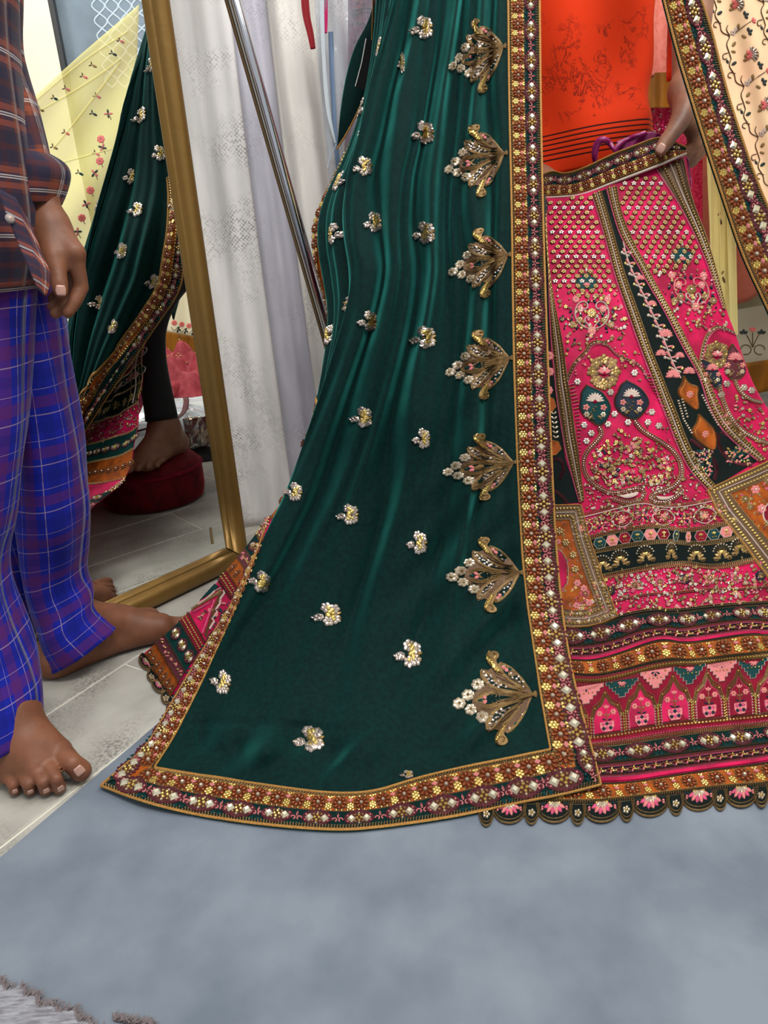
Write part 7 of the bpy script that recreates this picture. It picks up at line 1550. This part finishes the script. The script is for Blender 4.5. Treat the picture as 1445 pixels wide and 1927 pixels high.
a, b_ = V3([1.33, 1.10, .105]), V3([1.45, 1.22, .115]); o = rod('rolled_end', a, b_, .032, 'saree_red', hp, 24); rod('roll_core', a-(b_-a)*.01, a+(b_-a)*.02, .022, 'saree_inner', hp, 18)
mat('wood_pale', '#c8a56c', .55, noise=(30, '#a98550', .5, 3, (1, 6, 1)))
kn = root('hand_tool', 'wooden handled metal skewer tool lying on the white mattress', 'tool', (1.27, 1.10, .07))
a, b_, c = V3([1.235, .97, .083]), V3([1.235, 1.045, .083]), V3([1.235, 1.25, .083])
rod('handle', a, b_, .0105, 'wood_pale', kn, 18); rod('spike', b_, c, .003, 'chrome', kn, 10); rod('spike', b_+V3([-.004, 0, -.003]), c+V3([-.022, 0, -.003]), .002, 'chrome', kn, 10)
mat('piping_rose', '#b85566', .6); mat('strap_maroon', '#4d1018', .6)
bg = root('clear_bag', 'clear plastic bag with rose piping and maroon strap lying before the mattress', 'bag', (.85, 1.12, 0))
n = 26; V = []; bx = lambda x, y: .05+.085*max(0, 1-(x*x)**1.5)*max(0, 1-(y*y)**1.5)+.008*math.sin(9*x+4*y)
for i in range(n):
    for j in range(n): x, y = i/(n-1)*2-1, j/(n-1)*2-1; V.append((.84+.125*x, 1.12+.20*y, max(.004, bx(x, y)*(1 if max(abs(x), abs(y)) < .97 else .1))))
V += [(.84+.125*(i/(n-1)*2-1), 1.12+.20*(j/(n-1)*2-1), .003) for i in range(n) for j in range(n)]
F = list(map(tuple, grid_faces(n, n)))+[tuple(n*n+k for k in f[::-1]) for f in grid_faces(n, n)]
add('plastic', mesh_from('plastic', V, F, ['clear_white'], smooth=True), bg)
def tube_path(name, pts, r, m, parent, k=60, fl_=1.):
    Q = smooth_pl(pts, k, 2); V = []; nn_ = 10
    for i in range(k):
        t = Q[min(i+1, k-1)]-Q[max(i-1, 0)]; t /= np.linalg.norm(t); x = np.cross(t, V3([0, 0, 1.])); x /= max(np.linalg.norm(x), 1e-6); y = np.cross(x, t); V += [Q[i]+x*r*math.cos(2*math.pi*j/nn_)+y*r*fl_*math.sin(2*math.pi*j/nn_) for j in range(nn_)]
    return add(name, mesh_from(name, V, [(i*nn_+j, i*nn_+(j+1) % nn_, (i+1)*nn_+(j+1) % nn_, (i+1)*nn_+j) for i in range(k-1) for j in range(nn_)], [m], smooth=True), parent)
tube_path('piping', [(.965, .92, .02), (.965, 1.0, .085), (.965, 1.12, .105), (.965, 1.24, .085), (.965, 1.32, .02)], .005, 'piping_rose', bg)
tube_path('strap', [(.72, .96, .06), (.70, 1.04, .085), (.70, 1.14, .10), (.72, 1.20, .12), (.80, 1.21, .15), (.90, 1.20, .145)], .010, 'strap_maroon', bg, fl_=.3)
mat('foil', '#b9c6cf', .2, .7, noise=(25, '#c08a40', .6), bump=(40, .9, .01))
pk = root('foil_packet', 'crumpled shiny clear packet standing on dark cloth by the mirror stile', 'packet', (.585, 1.235, .03))
bm = bmesh.new(); bmesh.ops.create_cube(bm, size=1); bmesh.ops.subdivide_edges(bm, edges=bm.edges[:], cuts=5, use_grid_fill=True)
for v in bm.verts: v.co = Vector((.585+.03*v.co.x*(1-.9*max(0, v.co.z)), 1.245+.072*v.co.y, .085+.10*v.co.z))+Vector((random.uniform(-1, 1), random.uniform(-1, 1), random.uniform(-1, 1)))*.004
me = bpy.data.meshes.new('pack'); bm.to_mesh(me); bm.free(); me.materials.append(MATS['foil']); add('pack', me, pk)
dc_ = root('folded_dark_cloth', 'dark folded cloth bundle on the tiles by the mirror stile', 'cloth', (.60, 1.27, 0))
n = 30; V = []
for i in range(n):
    for j in range(n): x, y = i/(n-1)*2-1, j/(n-1)*2-1; V.append((.60+.075*x, 1.275+.10*y, .002+.034*max(0, 1-x**4)*max(0, 1-y**4)*(1+.2*math.sin(9*x+6*y))))
V += [(p[0], p[1], .001) for p in V]; F = list(map(tuple, grid_faces(n, n)))+[tuple(n*n+k for k in f[::-1]) for f in grid_faces(n, n)]
add('bundle', mesh_from('bundle', V, F, ['cotton_black'], smooth=True), dc_)
print('objects', len(bpy.data.objects), 'tris', sum(len(o.data.loops)-2*len(o.data.polygons) for o in bpy.data.objects if o.type == 'MESH'))
